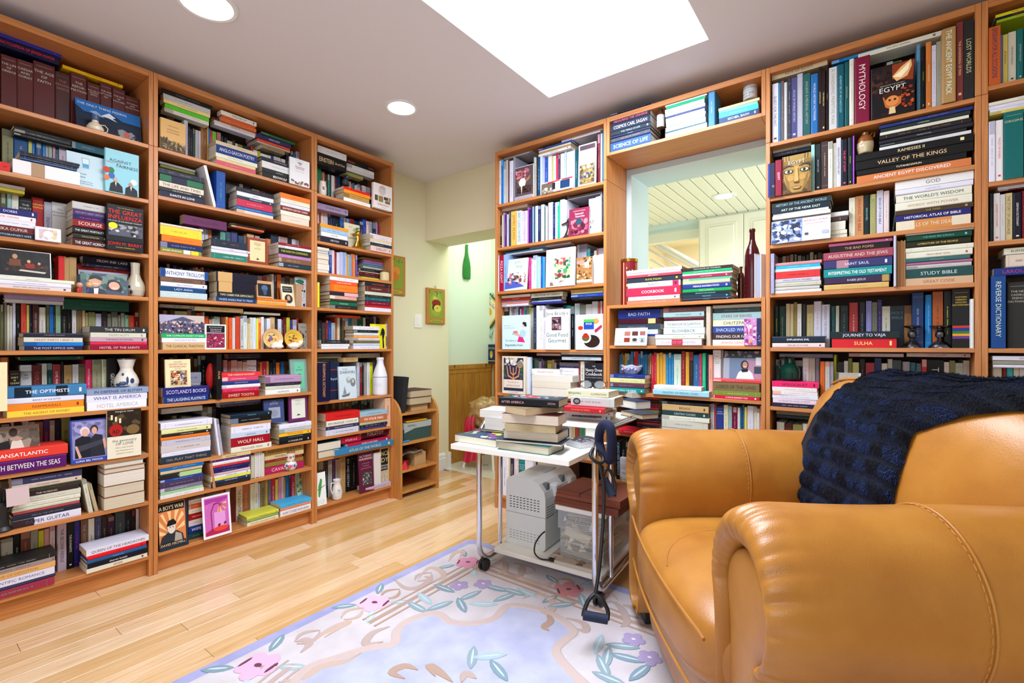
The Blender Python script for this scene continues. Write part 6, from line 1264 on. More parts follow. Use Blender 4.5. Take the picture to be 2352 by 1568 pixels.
# stoneware jug with a maple leaf
p, w_, h_, rz = spot_on('G', 1, 'G3', 1135, 1345, 132, .05, 385)
o = lathe_thing('stoneware_jug', p, sp([(0, 0), (.75, 0), (.85, .04), (1, .3), (1, .5), (.85, .72), (.55, .86), (.4, .9), (.42, 1), (.34, 1), (.3, .9)], w_, h_), 'c8b690', 'brown topped stoneware jug with a raised maple leaf among the Egypt books', 'jug', bands=lambda z: lc('8a5224') if z > h_*.6 else lc('c8b690'))
b = MB(); b.tube([(w_*.3, 0, h_*.82), (w_*.42, 0, h_*.98), (w_*.56, 0, h_*.9), (w_*.48, 0, h_*.72)], w_*.05, lc('8a5224'), n=8); b.build('handle', M_GLAZE, o)
b = MB(); lf = [(0, .95), (.15, .6), (.4, .75), (.35, .45), (.8, .4), (.6, .2), (.9, 0), (.4, 0), (.3, -.2), (.05, -.1), (0, -.7), (-.05, -.1), (-.3, -.2), (-.4, 0), (-.9, 0), (-.6, .2), (-.8, .4), (-.35, .45), (-.4, .75), (-.15, .6)]
fr = math.radians(-112); P2 = [(fr+x_*.5, h_*.4+y_*h_*.2) for x_, y_ in lf]; rr = w_*.5
c0 = (math.cos(fr)*rr*1.05, math.sin(fr)*rr*1.05, h_*.42); vs = [c0]+[(math.cos(a)*rr*1.01, math.sin(a)*rr*1.01, z) for a, z in P2]; b.mesh(vs, [(0, 1+j, 1+(j+1) % len(lf)) for j in range(len(lf))], lc('c2ae88')); b.build('leaf_relief', M_GLAZE, o)
# candlesticks
CS = [(0, 0), (1, 0), (1, .05), (.85, .14), (.6, .24), (.42, .3), (.25, .34), (.3, .38), (.2, .42), (.4, .5), (.44, .6), (.4, .7), (.2, .8), (.28, .86), (.9, .95), (.95, .98), (.9, 1), (.3, .97), (0, .96)]
for j, (x0, x1) in enumerate(((318, 582), (603, 910))):
    p, w_, h_, rz = spot_on('G', 4, 'G6', x0, x1, 1082, .055 if j else .06)
    b = MB(); b.lathe(sp(CS, w_*.86, h_), W1, n=32); o = b.build('candlestick', M_PEWTER, None, Matrix.Translation(p)); tag(o, ['squat pewter candlestick next to the red spined books', 'squat pewter candlestick in front of the rust brown dictionary'][j], 'candlestick', 'pewter candlesticks')
# green glass vase
p, w_, h_, rz = spot_on('G', 5, 'G7', 148, 352, 152, .065, 370)
b = MB(); b.lathe(sp([(0, 0), (.7, 0), (.95, .12), (1, .35), (.9, .55), (.6, .68), (.36, .74), (.34, .9), (.5, 1), (.44, 1), (.3, .88), (.32, .74), (.85, .52), (.93, .35), (.88, .13), (0, .05)], w_*.92, h_), W1, n=40); b.tube([(-w_*.2, 0, h_*.92), (-w_*.42, 0, h_*.9), (-w_*.5, 0, h_*.7), (-w_*.42, 0, h_*.5)], .004, n=8); o = b.build('green_glass_vase', M_GREENG, None, Matrix.Translation(p)); tag(o, 'round dark green glass vase standing on the pink topped pile', 'vase')
# ================================================================ SMALL CURVED-END SHELF UNIT
ys0 = s_left(903, -.0)+.004; XD = -2.635
def atX(x): r = ray(x); return r[1]*XD/r[0]
y0, y1 = ys0, atX(1008)
dsh = empty('low_shelf_unit', (XL+.01, y0, 0), 0, 'low shelf unit with rounded end panels beside the light switch wall', 'shelf')
WD_ = XD-XL-.01; LD = y1-y0
def zX(x, y): r = ray(x); return CAM+(HZ-y)*XD/r[0]
zt = zX(1004, 905)
M_OAK = wood('light_oak_panel', (30, 30, 1.2), [(.3, 'a86c34'), (.5, 'bd8140'), (.75, 'c88f50')])[0]
for yy in (0, LD-.018):
    b = MB(); pr = [(0, 0), (WD_, 0), (WD_, zt-.16)]+[(WD_-.14*(1-math.cos(a)), zt-.16+.16*math.sin(a)) for a in [math.pi/2*k/8 for k in range(1, 9)]]+[(0, zt)]
    b.prism([(q_[0], q_[1]) for q_ in pr][::-1], yy, yy+.018, W1, ax='x'); b.v = [(v[1], v[0], v[2]) for v in b.v]; b.f = [f[::-1] for f in b.f]; b.build('side_panel', M_OAK, dsh)
zsD = [zX(925, 950), zX(925, 1019), zX(925, 1082), .05]
for z in zsD:
    b = MB(); b.box(0, WD_-.004, .018, LD-.018, z-.016, z, bev=.001); b.build('shelf', M_OAK, dsh)
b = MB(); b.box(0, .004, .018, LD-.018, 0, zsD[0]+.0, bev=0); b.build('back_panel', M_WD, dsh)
def dthing(name, a, col, label, cat, mat=M_PRINT, M=None, bev=.001):
    b = MB(); b.box(*a, lc(col), bev=bev); o = b.build(name, mat, None, Matrix.Translation((XL+.01, y0, 0)) @ (M or Matrix.Identity(4))); tag(o, label, cat); return o
T_ = Matrix.Translation; Rr = Matrix.Rotation; z = zsD[0]
o = dthing('album', (0, .22, 0, .04, 0, .26), '15171c', 'tall black album leaning at the end of the low shelf', 'album', M_CLOTH, T_((.10, .025, z)) @ Rr(math.radians(-8), 4, 'X'))
for k in range(2):
    spx = dict(c='4a1824', t='987', title='', hard=True, seed=.2+k, pose='P'); cov, pg, ti = book_mbs(.21, .052, .2, spx, random.Random(5)); Mx = T_((XL+.09, y0+.11+.006*k, z+.05+.053*k)) @ T_((.24, 0, 0)) @ Rr(math.radians(90), 4, 'Z') @ Rr(math.pi, 4, 'Z') @ T_((-.21, -.2, 0))
    Mx = T_((XL+.33, y0+.10+.005*k, z+.048+.0525*k)) @ Rr(math.radians(90), 4, 'Z')
    M2 = Mx @ T_((.22, .20, 0)) @ Rr(math.pi, 4, 'Z')
    o = cov.build('book', M_CLOTH, None, M2); g = MB(); g.add(pg); g.m = [0]*len(g.m); g.build('page_block', M_PAGE, o); tag(o, ['lower maroon hardback with page edges outward on the low shelf', 'upper maroon hardback with page edges outward on the low shelf'][k], 'book')
o = dthing('notepad_stack', (.12, .3, .14, .3, 0, .045), 'c8a878', 'stack of brown paper pads under the maroon hardbacks', 'paper', M_PAGE, T_((0, 0, z)))
z = zsD[1]
o = empty('shoe_box', (XL+.11, y0+.07, z), 0, 'grey and dark green shoe box on the low shelf', 'box')
b = MB(); b.box(0, .2, 0, LD-.11, 0, .125, lc('3a5450'), bev=.001); b.build('body', M_PRINT, o)
b = MB(); b.box(-.002, .203, -.002, LD-.108, .085, .13, lc('a9b4b0'), bev=.001); b.poly([(.2035, 0, .0849), (.2035, 0, .06), (.2035, .10, .085)], lc('a9b4b0')); put_text(b, 'MERRELL', (.2034, .075, .108), (0, 1, 0), (0, 0, 1), .022, lc('334'), 0, .5); b.build('lid', M_PRINT, o)
b = MB(); b.box(0, .16, 0, .2, 0, .012, lc('d8a424'), bev=.005); o = b.build('padded_envelope', M_PRINT, None, T_((XL+.16, y0+.09, z+.132))); tag(o, 'golden padded envelope lying on the shoe box', 'envelope')
o = dthing('game_case', (.2, .3, .03, .06, 0, .10), 'a8a090', 'small grey game case beside the shoe box', 'case', M_PRINT, T_((0, 0, z)))
b = MB(); b.tube([(0, 0, 0), (0, .06, .002)], .006, lc('2a8ad0'), n=8); o = b.build('blue_marker', M_PRINT, None, T_((XD-.02, y0+.035, z+.0065))); tag(o, 'bright blue marker pen at the shelf edge', 'pen')
z = zsD[2]
b = MB(); b.lathe([(0, 0), (.055, 0), (.055, .04), (.057, .04), (.057, .052), (0, .053)], lc('8a1c20'), n=32, bands=lambda q: lc('b8963c') if abs(q-.04) < .003 else lc('8a1c20')); o = b.build('biscuit_tin', M_PRINT, None, T_((XD-.11, y0+.10, z))); tag(o, 'round dark red tin on the low shelf', 'tin')
o = dthing('cardboard_box', (.14, .3, .17, .28, 0, .09), 'b89468', 'brown cardboard box beside the round red tin', 'box', M_MATTE, T_((0, 0, z)))
M_BAG = glassmat('clear_plastic_bag', 'f4f0ea', .25, .8)
b = MB(); n = 10
import mathutils.noise as mn
vs = [(i*.022, j*.026, .006+.02*abs(mn.noise(Vector((i*.5, j*.6, 1))))*2) for i in range(8) for j in range(9)]
b.mesh(vs, [(i*9+j, i*9+9+j, i*9+10+j, i*9+j+1) for i in range(7) for j in range(8)], lc('e8e4e0'), 0, True); o = b.build('plastic_bag', M_BAG, None, T_((XD-.17, y0+.03, z+.092))); tag(o, 'crumpled clear plastic bag lying over the tin and carton', 'bag')
b = MB(); b.mesh([(0, 0, 0), (.0, .09, 0), (.002, .05, .06), (.03, .05, .0)], [(0, 1, 2), (0, 2, 3), (1, 3, 2), (0, 3, 1)], lc('c81c28')); o = b.build('red_cloth_corner', M_CLOTH, None, T_((XD-.035, y0+.02, z))); tag(o, 'small red cloth flap hanging at the shelf front', 'cloth')
# ================================================================ WALL PIECES
def plaque(x0, x1, yt, yb, X, name, label, word, fruit, ring=True, ya=None, yb_=None):
    Pa, Pb = onX(x0, yt, X), onX(x1, yt, X); h_ = Pa.z-onX(x0, yb, X).z; ya = Pa.y if ya is None else ya; w_ = Pb.y-ya
    o = empty(name, (X, ya, Pa.z-h_), 0, label, 'plaque'); b = MB(); b.box(0, .018, 0, w_, 0, h_, lc('b87a34'), bev=.002); b.build('board', M_MATTE, o)
    a = MB(); art(a, fruit+';e .5 .925 .36 .045 a8b040;t .5 .925 .07 4a3c14 '+word, (.0183, 0, 0), (0, 1, 0), (0, 0, 1), w_, h_, (1, 0, 0)); a.build('painting', M_PRINT, o)
    if ring:
        b = MB(); b.tube([(.009, w_/2+.009*math.cos(t), h_+.014+.009*math.sin(t)) for t in [k*math.pi/8 for k in range(16)]], .0015, lc('332'), n=6, closed=True); b.build('hanging_ring', M_BRASS, o)
    return o
BG = 'r .12 .06 .9 .84 8a9c34;p 6a7a24 .12 .06 .2 .06 .16 .14 .12 .16;e .5 .45 .33 .33 98aa40;s .2 .08 .85 .18 14 .035 5a6a28,3c5a50,a8a850'
plaque(977, 1019, 660, 743, XL, 'apple_plaque', 'painted wooden plaque of apples lettered MANZANA above the light switch', 'MANZANA', BG+';e .44 .28 .13 .06 c8c060;e .5 .42 .24 .11 8a2418;e .5 .54 .22 .1 4a1c10;e .56 .56 .2 .1 d8c850;e .56 .55 .03 .02 6a4a18;p 3a4a1c .5 .24 .52 .16 .54 .24')
Pm = onX(928, 587, XL)
plaque(905, 928, 587, 677, XL, 'mango_plaque', 'painted olive plaque of an orange mango half hidden by the narrow bookcase', 'MANGO', BG.replace('98aa40', '8a9a30')+';e .42 .46 .2 .14 c8782c;e .58 .4 .16 .12 d88a38;p c87428 .3 .5 .5 .4 .7 .5 .6 .66 .4 .62', False, Pm.y-.22)
sw0, sw1 = onX(952, 721, XL), onX(968, 753, XL)
o = empty('light_switch', (XL, sw0.y, sw1.z), 0, 'white rocker light switch on the cream wall left of the apple plaque', 'switch'); w_ = sw1.y-sw0.y; h_ = sw0.z-sw1.z
b = MB(); b.box(0, .006, 0, w_, 0, h_, lc('dfe4ec'), bev=.002); b.build('cover_plate', M_WHITE, o); b = MB(); b.box(.005, .010, w_*.32, w_*.68, h_*.22, h_*.78, bev=.001); b.build('rocker', M_WHITE, o)
# slumped green bottle on the hall wall
Pt, Pb_ = onX(1071, 562, XH+.004), onX(1071, 641, XH+.004); h_ = Pt.z-Pb_.z; M_GB = glassmat('bright_green_glass', '1c9a2c', .06, .5)
b = MB(); b.lathe([(0, 0), (.042, 0), (.05, .01), (.053, .05), (.052, h_*.35), (.042, h_*.52), (.024, h_*.68), (.016, h_*.8), (.015, h_*.97), (.019, h_*.975), (.019, h_)], W1, n=32, sx=.22)
o = b.build('flattened_bottle', M_GB, None, T_((XH+.013, Pt.y, Pb_.z))); tag(o, 'flattened bright green glass bottle hanging on the hall wall', 'bottle')
b = MB(); b.tube([(0, 0, h_-.01), (-.006, 0, h_+.03)], .0015, n=6); b.build('wire_hook', M_BRASS, o)
# diamond trivet and hooks on the end wall
P1 = onY(1124, 713, YH-.001); o = empty('diamond_trivet', (P1.x+.02, YH-.03, P1.z), 0, 'diamond shaped yellow and green tile trivet hanging in the hall', 'trivet'); b = MB(); s_ = .135
b.box(-s_, s_, 0, .012, -s_, s_, lc('1f4a40'), bev=.006); b.box(-s_*.88, s_*.88, -.001, .002, -s_*.88, s_*.88, lc('d8b838'), bev=.001); b.box(-s_*.76, s_*.76, -.0018, .002, -s_*.76, s_*.76, lc('e8e4c8'), bev=.001); q = b.build('tile', M_GLAZE, o); q.rotation_euler = (0, math.radians(42), 0)
b = MB(); art(b, 'e .5 .55 .28 .2 d8b040;t .5 .2 .14 2a5a50 RECIPES;s .05 .05 .95 .12 8 .03 b03020;s .05 .88 .95 .95 8 .03 b03020', (-s_*.7, -.0025, -s_*.7), (1, 0, 0), (0, 0, 1), s_*1.4, s_*1.4, (0, -1, 0)); q = b.build('painting', M_PRINT, o); q.rotation_euler = (0, math.radians(42), 0)
for k, yy in enumerate((683, 768)):
    Ph = onY(1131, yy, YH); b = MB(); b.tube([(0, 0, .03), (0, -.02, .02), (0, -.03, -.01), (0, -.015, -.03)], .011, lc('9cc0a4'), n=10); b.ball((0, -.005, .035), .02, lc('9cc0a4')); o = b.build('wall_hook', M_GLAZE, None, T_(Ph)); tag(o, ['upper pale green ceramic hook above the diamond trivet', 'lower pale green ceramic hook below the diamond trivet'][k], 'hook')
Pq = onY(1120, 839, YH-.02); b = MB(); b.box(0, .15, -.03, 0, 0, .19, lc('1c3a5c'), bev=.002); o = b.build('blue_carton', M_PRINT, None, T_((Pq.x, YH-.022, .90))); tag(o, 'dark blue carton standing on the wainscot ledge', 'carton')
b = MB(); art(b, 't .5 .2 .14 d8c880 SPECIAL;e .5 .5 .14 .16 c89838;e .5 .62 .1 .1 d8c880;r .2 .84 .8 .88 d8b050', (0, -.0305, 0), (1, 0, 0), (0, 0, 1), .15, .19, (0, -1, 0)); b.build('label_print', M_PRINT, o)
# white stool with a bag and red apron
Ps = Vector((-2.78, 3.33, 0)); o = empty('white_stool', (Ps.x, Ps.y, 0), .2, 'white kitchen stool holding a rubbish bag in the hall', 'stool')
for sx_ in (-1, 1):
    for sy_ in (-1, 1): b = MB(); b.tube([(sx_*.11, sy_*.11, .33), (sx_*.15, sy_*.15, 0)], .012, n=8); b.build('leg', M_WHITE, o)
b = MB(); b.lathe([(0, .32), (.15, .32), (.155, .33), (.15, .34), (0, .34)], W1, n=28); b.build('seat', M_WHITE, o)
M_PB = plain('tan_plastic_film', 'b08c58', .3); b = MB(); b.ball((0, 0, 0), 1, W1, n=48, m=30)
b.v = [tuple(Vector(v)*(1+.22*mn.noise(Vector(v)*2.3+Vector((4, 0, 0)))+.10*mn.noise(Vector(v)*7)+.07*mn.noise(Vector(v)*15))) for v in b.v]; b.v = [(v[0]*.16, v[1]*.16, max(-.128, v[2]*.14)) for v in b.v]
o = b.build('rubbish_bag', M_PB, None, T_((Ps.x+.0, Ps.y, .47))); tag(o, 'crumpled tan plastic bag sitting on the white stool', 'bag')
M_RED = plain('red_satin', 'c01838', .35); b = MB(); 
P1 = Vector((Ps.x-.02, Ps.y-.19, 0)); n1, n2 = 16, 8; vs = []
for i in range(n1+1):
    z_ = .46-.44*i/n1*.9; wd_ = .05+.06*i/n1
    for j in range(n2+1): t = j/n2-.5; vs.append((t*2*wd_*.8, -.02*math.sin(i*.4)+.018*math.sin(t*14), z_+.02*math.sin(t*6)))
b.mesh(vs, [(i*(n2+1)+j, i*(n2+1)+j+1, (i+1)*(n2+1)+j+1, (i+1)*(n2+1)+j) for i in range(n1) for j in range(n2)], W1, 0, True)
o = b.build('red_apron', M_RED, None, T_(P1)); tag(o, 'shiny red apron hanging down from the white stool', 'apron')
# ================================================================ RUG
RX0, RY1 = -1.785, 2.0; RW, RL = 2.35, 3.1; RT = .012
def rugmat(name, c1_, c2_):
    m, n, l, b = newmat(name); t = n.new('ShaderNodeTexCoord'); no = n.new('ShaderNodeTexNoise'); no.inputs['Scale'].default_value = 9; no.inputs['Detail'].default_value = 4
    l.new(t.outputs['Object'], no.inputs['Vector']); r = ramp(n, [(.35, c1_), (.65, c2_)]); l.new(no.outputs[0], r.inputs[0]); l.new(r.outputs[0], b.inputs['Base Color'])
    n2 = n.new('ShaderNodeTexNoise'); n2.inputs['Scale'].default_value = 420; l.new(t.outputs['Object'], n2.inputs['Vector']); bump(n, l, b, n2.outputs[0], .5, .003)
    b.inputs['Roughness'].default_value = .95; b.inputs['Sheen Weight'].default_value = .3; return m
def attr_rug():
    m, n, l, b = newmat('rug_pile_coloured'); a = n.new('ShaderNodeAttribute'); a.attribute_name = 'Col'; l.new(a.outputs['Color'], b.inputs['Base Color']); b.inputs['Roughness'].default_value = .95; b.inputs['Sheen Weight'].default_value = .3
    t = n.new('ShaderNodeTexCoord'); n2 = n.new('ShaderNodeTexNoise'); n2.inputs['Scale'].default_value = 420; l.new(t.outputs['Object'], n2.inputs['Vector']); bump(n, l, b, n2.outputs[0], .5, .003); return m
M_RB = rugmat('rug_lavender_border', '9598c8', 'a4a7d6'); M_RC = rugmat('rug_cream_field', 'c6bfc4', 'd2ccd4'); M_RM = rugmat('rug_lavender_field', 'acb0d2', 'bec2de'); M_RP = attr_rug()
rug = empty('carved_rug', (0, 0, 0), 0, 'lavender and cream carved floral rug on the maple floor', 'rug')
def rrect(x0, x1, y0, y1, r, n=8):
    P = []
    for cx, cy, a0 in ((x1-r, y1-r, 0), (x0+r, y1-r, 90), (x0+r, y0+r, 180), (x1-r, y0+r, 270)):
        P += [(cx+r*math.cos(math.radians(a0+90*k/n)), cy+r*math.sin(math.radians(a0+90*k/n))) for k in range(n+1)]
    return P
def slab(name, pts, z0, z1, m, bev=.004, col=W1):
    b = MB(); n = len(pts); cx = sum(p[0] for p in pts)/n; cy = sum(p[1] for p in pts)/n
    ins = [(p[0]+(cx-p[0])*min(.9, bev/max(.01, math.hypot(cx-p[0], cy-p[1]))), p[1]+(cy-p[1])*min(.9, bev/max(.01, math.hypot(cx-p[0], cy-p[1])))) for p in pts]
    vs = [(p[0], p[1], z0) for p in pts]+[(p[0], p[1], z1-bev*.5) for p in pts]+[(p[0], p[1], z1) for p in ins]
    fs = [(k*n+j, k*n+(j+1) % n, (k+1)*n+(j+1) % n, (k+1)*n+j) for k in range(2) for j in range(n)]
    b.mesh(vs, fs, col, 0, False); b.mesh(vs, [tuple(range(2*n, 3*n))], col)
    return b if name is None else b.build(name, m, rug)
X0, X1, Y0, Y1 = RX0, RX0+RW, RY1-RL, RY1
slab('border', rrect(X0, X1, Y0, Y1, .05), .0005, RT, M_RB)
slab('field', rrect(X0+.05, X1-.05, Y0+.05, Y1-.05, .03), RT-.004, RT+.0012, M_RC, .002)
def fl_(x, y): p = level(x, y, RT); return (p.x, p.y)
med_px = [(640, 1620), (700, 1540), (770, 1512), (850, 1488), (905, 1478), (912, 1448), (945, 1422), (1000, 1408), (1035, 1428), (1085, 1432), (1135, 1420), (1160, 1395), (1185, 1390), (1240, 1400), (1285, 1420), (1318, 1450), (1300, 1468), (1278, 1490), (1285, 1512), (1300, 1530), (1330, 1560), (1400, 1620)]
half = [fl_(*p) for p in med_px]
def smoothline(P, n=4):
    out = []
    for i in range(len(P)-1):
        p0, p1, p2, p3 = P[max(0, i-1)], P[i], P[i+1], P[min(len(P)-1, i+2)]
        for k in range(n):
            t = k/n; out.append(tuple(.5*((2*p1[d])+(-p0[d]+p2[d])*t+(2*p0[d]-5*p1[d]+4*p2[d]-p3[d])*t*t+(-p0[d]+3*p1[d]-3*p2[d]+p3[d])*t**3) for d in (0, 1)))
    return out+[P[-1]]
top = smoothline(half); cyr = (Y0+Y1)/2
ym = min(top[0][1], top[-1][1]); ring_ = top+[(x, 2*cyr-y) for x, y in reversed(top)]
# medallion as a triangulated slab
import bmesh
def polyslab(name, pts, z0, z1, m):
    bm = bmesh.new(); vs = [bm.verts.new((x, y, z0)) for x, y in pts]; f = bm.faces.new(vs); r = bmesh.ops.extrude_face_region(bm, geom=[f])
    for v in r['geom']:
        if isinstance(v, bmesh.types.BMVert): v.co.z = z1
    bmesh.ops.recalc_face_normals(bm, faces=bm.faces); bmesh.ops.triangulate(bm, faces=bm.faces)
    me = bpy.data.meshes.new(name); bm.to_mesh(me); bm.free(); me.materials.append(m); o = bpy.data.objects.new(name, me); COL.objects.link(o); o.parent = rug; return o
polyslab('medallion', ring_, RT-.003, RT+.0016, M_RM)
RUGP = {}
RZ = [0]
def ribbon(P, w_, col, z=RT+.0026, name='scroll', taper=True):
    RZ[0] += 1; z += RZ[0]*.000008
    b = MB(); n = len(P); L = []; 
    for k in range(n):
        a, c = P[max(0, k-1)], P[min(n-1, k+1)]; d = math.hypot(c[0]-a[0], c[1]-a[1]) or 1; nx, ny = -(c[1]-a[1])/d, (c[0]-a[0])/d
        ww = w_/2*((.06+.94*math.sin(math.pi*min(1, max(0, k/(n-1))))) if taper else 1); L.append([(P[k][0]+nx*ww*s_, P[k][1]+ny*ww*s_, z+k*.000004-(.0026 if abs(s_) == 1 else 0)) for s_ in (-1, -.75, .75, 1)])
    vs = [q for r in L for q in r]; b.mesh(vs, [(k*4+j, k*4+j+1, (k+1)*4+j+1, (k+1)*4+j)[::-1] for k in range(n-1) for j in range(3)], lc(col), 0, False)
    RUGP.setdefault(name, []).append(b); return b
def blob(c, rx, ry, rot, col, z=RT+.003, n=14, name='petal', pointy=False):
    RZ[0] += 1; z += RZ[0]*.000012
    pts = []
    for k in range(n):
        t = 2*math.pi*k/n; r = 1
        x, y = rx*math.cos(t), ry*math.sin(t)*(abs(math.sin(t))**.0 if not pointy else (1-.55*abs(math.cos(t))**3)); pts.append((c[0]+x*math.cos(rot)-y*math.sin(rot), c[1]+x*math.sin(rot)+y*math.cos(rot)))
    RUGP.setdefault(name, []).append(slab(None, pts, RT, z, M_RP, .003, lc(col)))
def flower(x, y, r, pet, dark, rot=0, n=5, leaves=True):
    c = fl_(x, y)
    if leaves:
        for a, l_, c_ in ((rot+.4, 1.7, 'a4b8c0'), (rot+2.0, 1.8, '7a94a4'), (rot+3.7, 1.8, '7a94a4'), (rot+5.2, 1.6, 'b4ccd4')):
            q = (c[0]+math.cos(a)*r*l_, c[1]+math.sin(a)*r*l_); blob(q, r*.75, r*.27, a, c_, RT+.0028, 12, 'leaf', True); blob(q, r*.5, r*.07, a, 'c8d8dc', RT+.0034, 8, 'leaf', True)
    for k in range(n): a = rot+2*math.pi*k/n; blob((c[0]+math.cos(a)*r*.55, c[1]+math.sin(a)*r*.55), r*.5, r*.44, a, pet, RT+.0036+.0002*k)
    blob(c, r*.2, r*.16, rot, dark, RT+.0052)
    if n == 5 and leaves:
        for a in (rot+.2, rot+3.3): blob((c[0]+math.cos(a)*r*.75, c[1]+math.sin(a)*r*.75), r*.4, r*.09, a+1.4, dark, RT+.0053, 8)
flower(1075, 1292, .062, 'd890b0', '7a2048', .5); flower(860, 1385, .066, 'dcb8d0', '6a1c44', .3); flower(592, 1530, .070, 'd8b0d0', '6a1c44', .2)
flower(1306, 1355, .064, 'c87c84', '5a1c30', .8)
for x, y in ((1055, 1345), (1110, 1342), (1455, 1470), (1492, 1512)): flower(x, y, .042, 'a898c4', 'e4dce0', .2, 5, False)
for x, y, a in ((1020, 1352, 3.2), (1080, 1368, 4.5), (1140, 1352, .2), (975, 1375, 2.9), (958, 1395, 3.1), (1180, 1360, .1), (1210, 1362, -.1), (1160, 1372, 4.4), (1060, 1390, 2.6), (1110, 1388, .6), (1010, 1392, 4.4), (1375, 1480, 1.8), (1395, 1510, 1.9), (1385, 1530, 5.5), (1430, 1485, 3.6), (1470, 1545, 4.5), (1440, 1512, 3.4), (1290, 1390, 4), (1338, 1380, 5.4), (1085, 1510, 2.2), (1125, 1508, .8), (1145, 1540, -.4), (1400, 1560, 3.2)):
    c = fl_(x, y); blob(c, .062, .019, a, random.choice(['8ca4b0', '7c98a8', 'a8c0cc']), RT+.003, 12, 'leaf', True); blob(c, .045, .005, a, 'c4d4dc', RT+.0036, 8, 'leaf', True)
def px(*P): return smoothline([fl_(*p) for p in P], 5)
# edge ribbon of the medallion, double frame lines, and scrolls
ribbon(ring_+[ring_[0]], .035, 'c8b4b0', RT+.003, 'scroll', False)
TAN, TAN2 = 'b8a39e', 'b09484'
ins_ = .245
def off(P, d): return [(x+d, y) for x, y in P]
for d_, w2 in ((.20, .010), (.235, .022), (.27, .010)):
    ribbon([(X0+d_, Y1-.25-.0*k) if k == 0 else (X0+d_, Y1-.25-k*.1) for k in range(7)], w2, TAN2, name='frame_line', taper=False)
    ribbon([(X0+.25+k*.1, Y1-d_) for k in range(15)], w2, TAN2, name='frame_line', taper=False)
    ribbon([(X0+.25, Y1-d_), (X0+d_, Y1-.25)], w2, TAN2, name='frame_line', taper=False)
    ribbon([(X0+d_+.04*math.sin(k*.7)**2, Y1-1.15-k*.07) for k in range(9)], w2, TAN, name='frame_line', taper=False)
    ribbon([(X1-d_, Y1-.25-k*.1) for k in range(26)], w2, TAN, name='frame_line', taper=False)
for P in (((700, 1490), (735, 1460), (770, 1440), (800, 1430), (775, 1445), (745, 1465)), ((690, 1500), (710, 1480), (700, 1470), (680, 1475)), ((905, 1330), (930, 1350), (960, 1350), (990, 1330), (975, 1325)), ((960, 1330), (985, 1305), (1010, 1310), (1020, 1325), (1000, 1335)),
          ((1030, 1290), (1045, 1270), (1065, 1268), (1055, 1280)), ((1130, 1300), (1155, 1290), (1160, 1310), (1140, 1320)), ((1160, 1315), (1190, 1325), (1200, 1300), (1175, 1296)), ((1185, 1320), (1215, 1335), (1250, 1345), (1275, 1335)),
          ((1200, 1375), (1240, 1365), (1270, 1385), (1262, 1410), (1240, 1405)), ((1250, 1395), (1265, 1425), (1250, 1440), (1262, 1450)), ((1300, 1420), (1340, 1432), (1345, 1450), (1325, 1445)), ((1400, 1380), (1425, 1395), (1440, 1430), (1425, 1440)),
          ((1430, 1390), (1460, 1400), (1480, 1430)), ((640, 1568), (700, 1555), (740, 1530), (790, 1520), (830, 1500)), ((880, 1475), (840, 1480), (855, 1455), (895, 1440)), ((930, 1560), (900, 1545), (930, 1530), (960, 1540)), ((1040, 1568), (1010, 1545), (985, 1530), (1000, 1555)), ((1060, 1568), (1070, 1548), (1095, 1560))):
    ribbon(px(*P), .034, random.choice([TAN, TAN2, 'c4aca0']), name='scroll')
rr = random.Random(21)
for k in range(9):      # repeated scroll pairs along the left border, and along the far border
    for (bx_, by_, dx_, dy_) in ((X0+.13, Y1-.42-k*.19, 0, -1), (X0+.42+k*.21, Y1-.13, 1, 0)):
        for sg in (-1, 1):
            P = [(bx_+dx_*t*.085+(-dy_)*0+(dy_ != 0)*sg*.035*math.sin(t*2.6), by_+dy_*t*.085+(dx_ != 0)*sg*.035*math.sin(t*2.6)) for t in [q*.14 for q in range(9)]]
            ribbon(P, .020, [TAN, TAN2, 'c4aca0'][k % 3], name='scroll')
for k in range(16):     # centre sprays
    a = k*math.pi/8; c = ((X0+X1)/2-.15+.42*math.cos(a), Y1-1.35+.30*math.sin(a)); ribbon([(c[0]+.10*math.cos(a+t)*t*.5, c[1]+.10*math.sin(a+t)*t*.5) for t in [q*.3 for q in range(10)]], .032, ['d8c8c8', 'ccb4b0', 'd4c4b8'][k % 3], name='scroll')
for nm, bs in RUGP.items():
    for b in bs: b.build(nm, M_RP, rug)
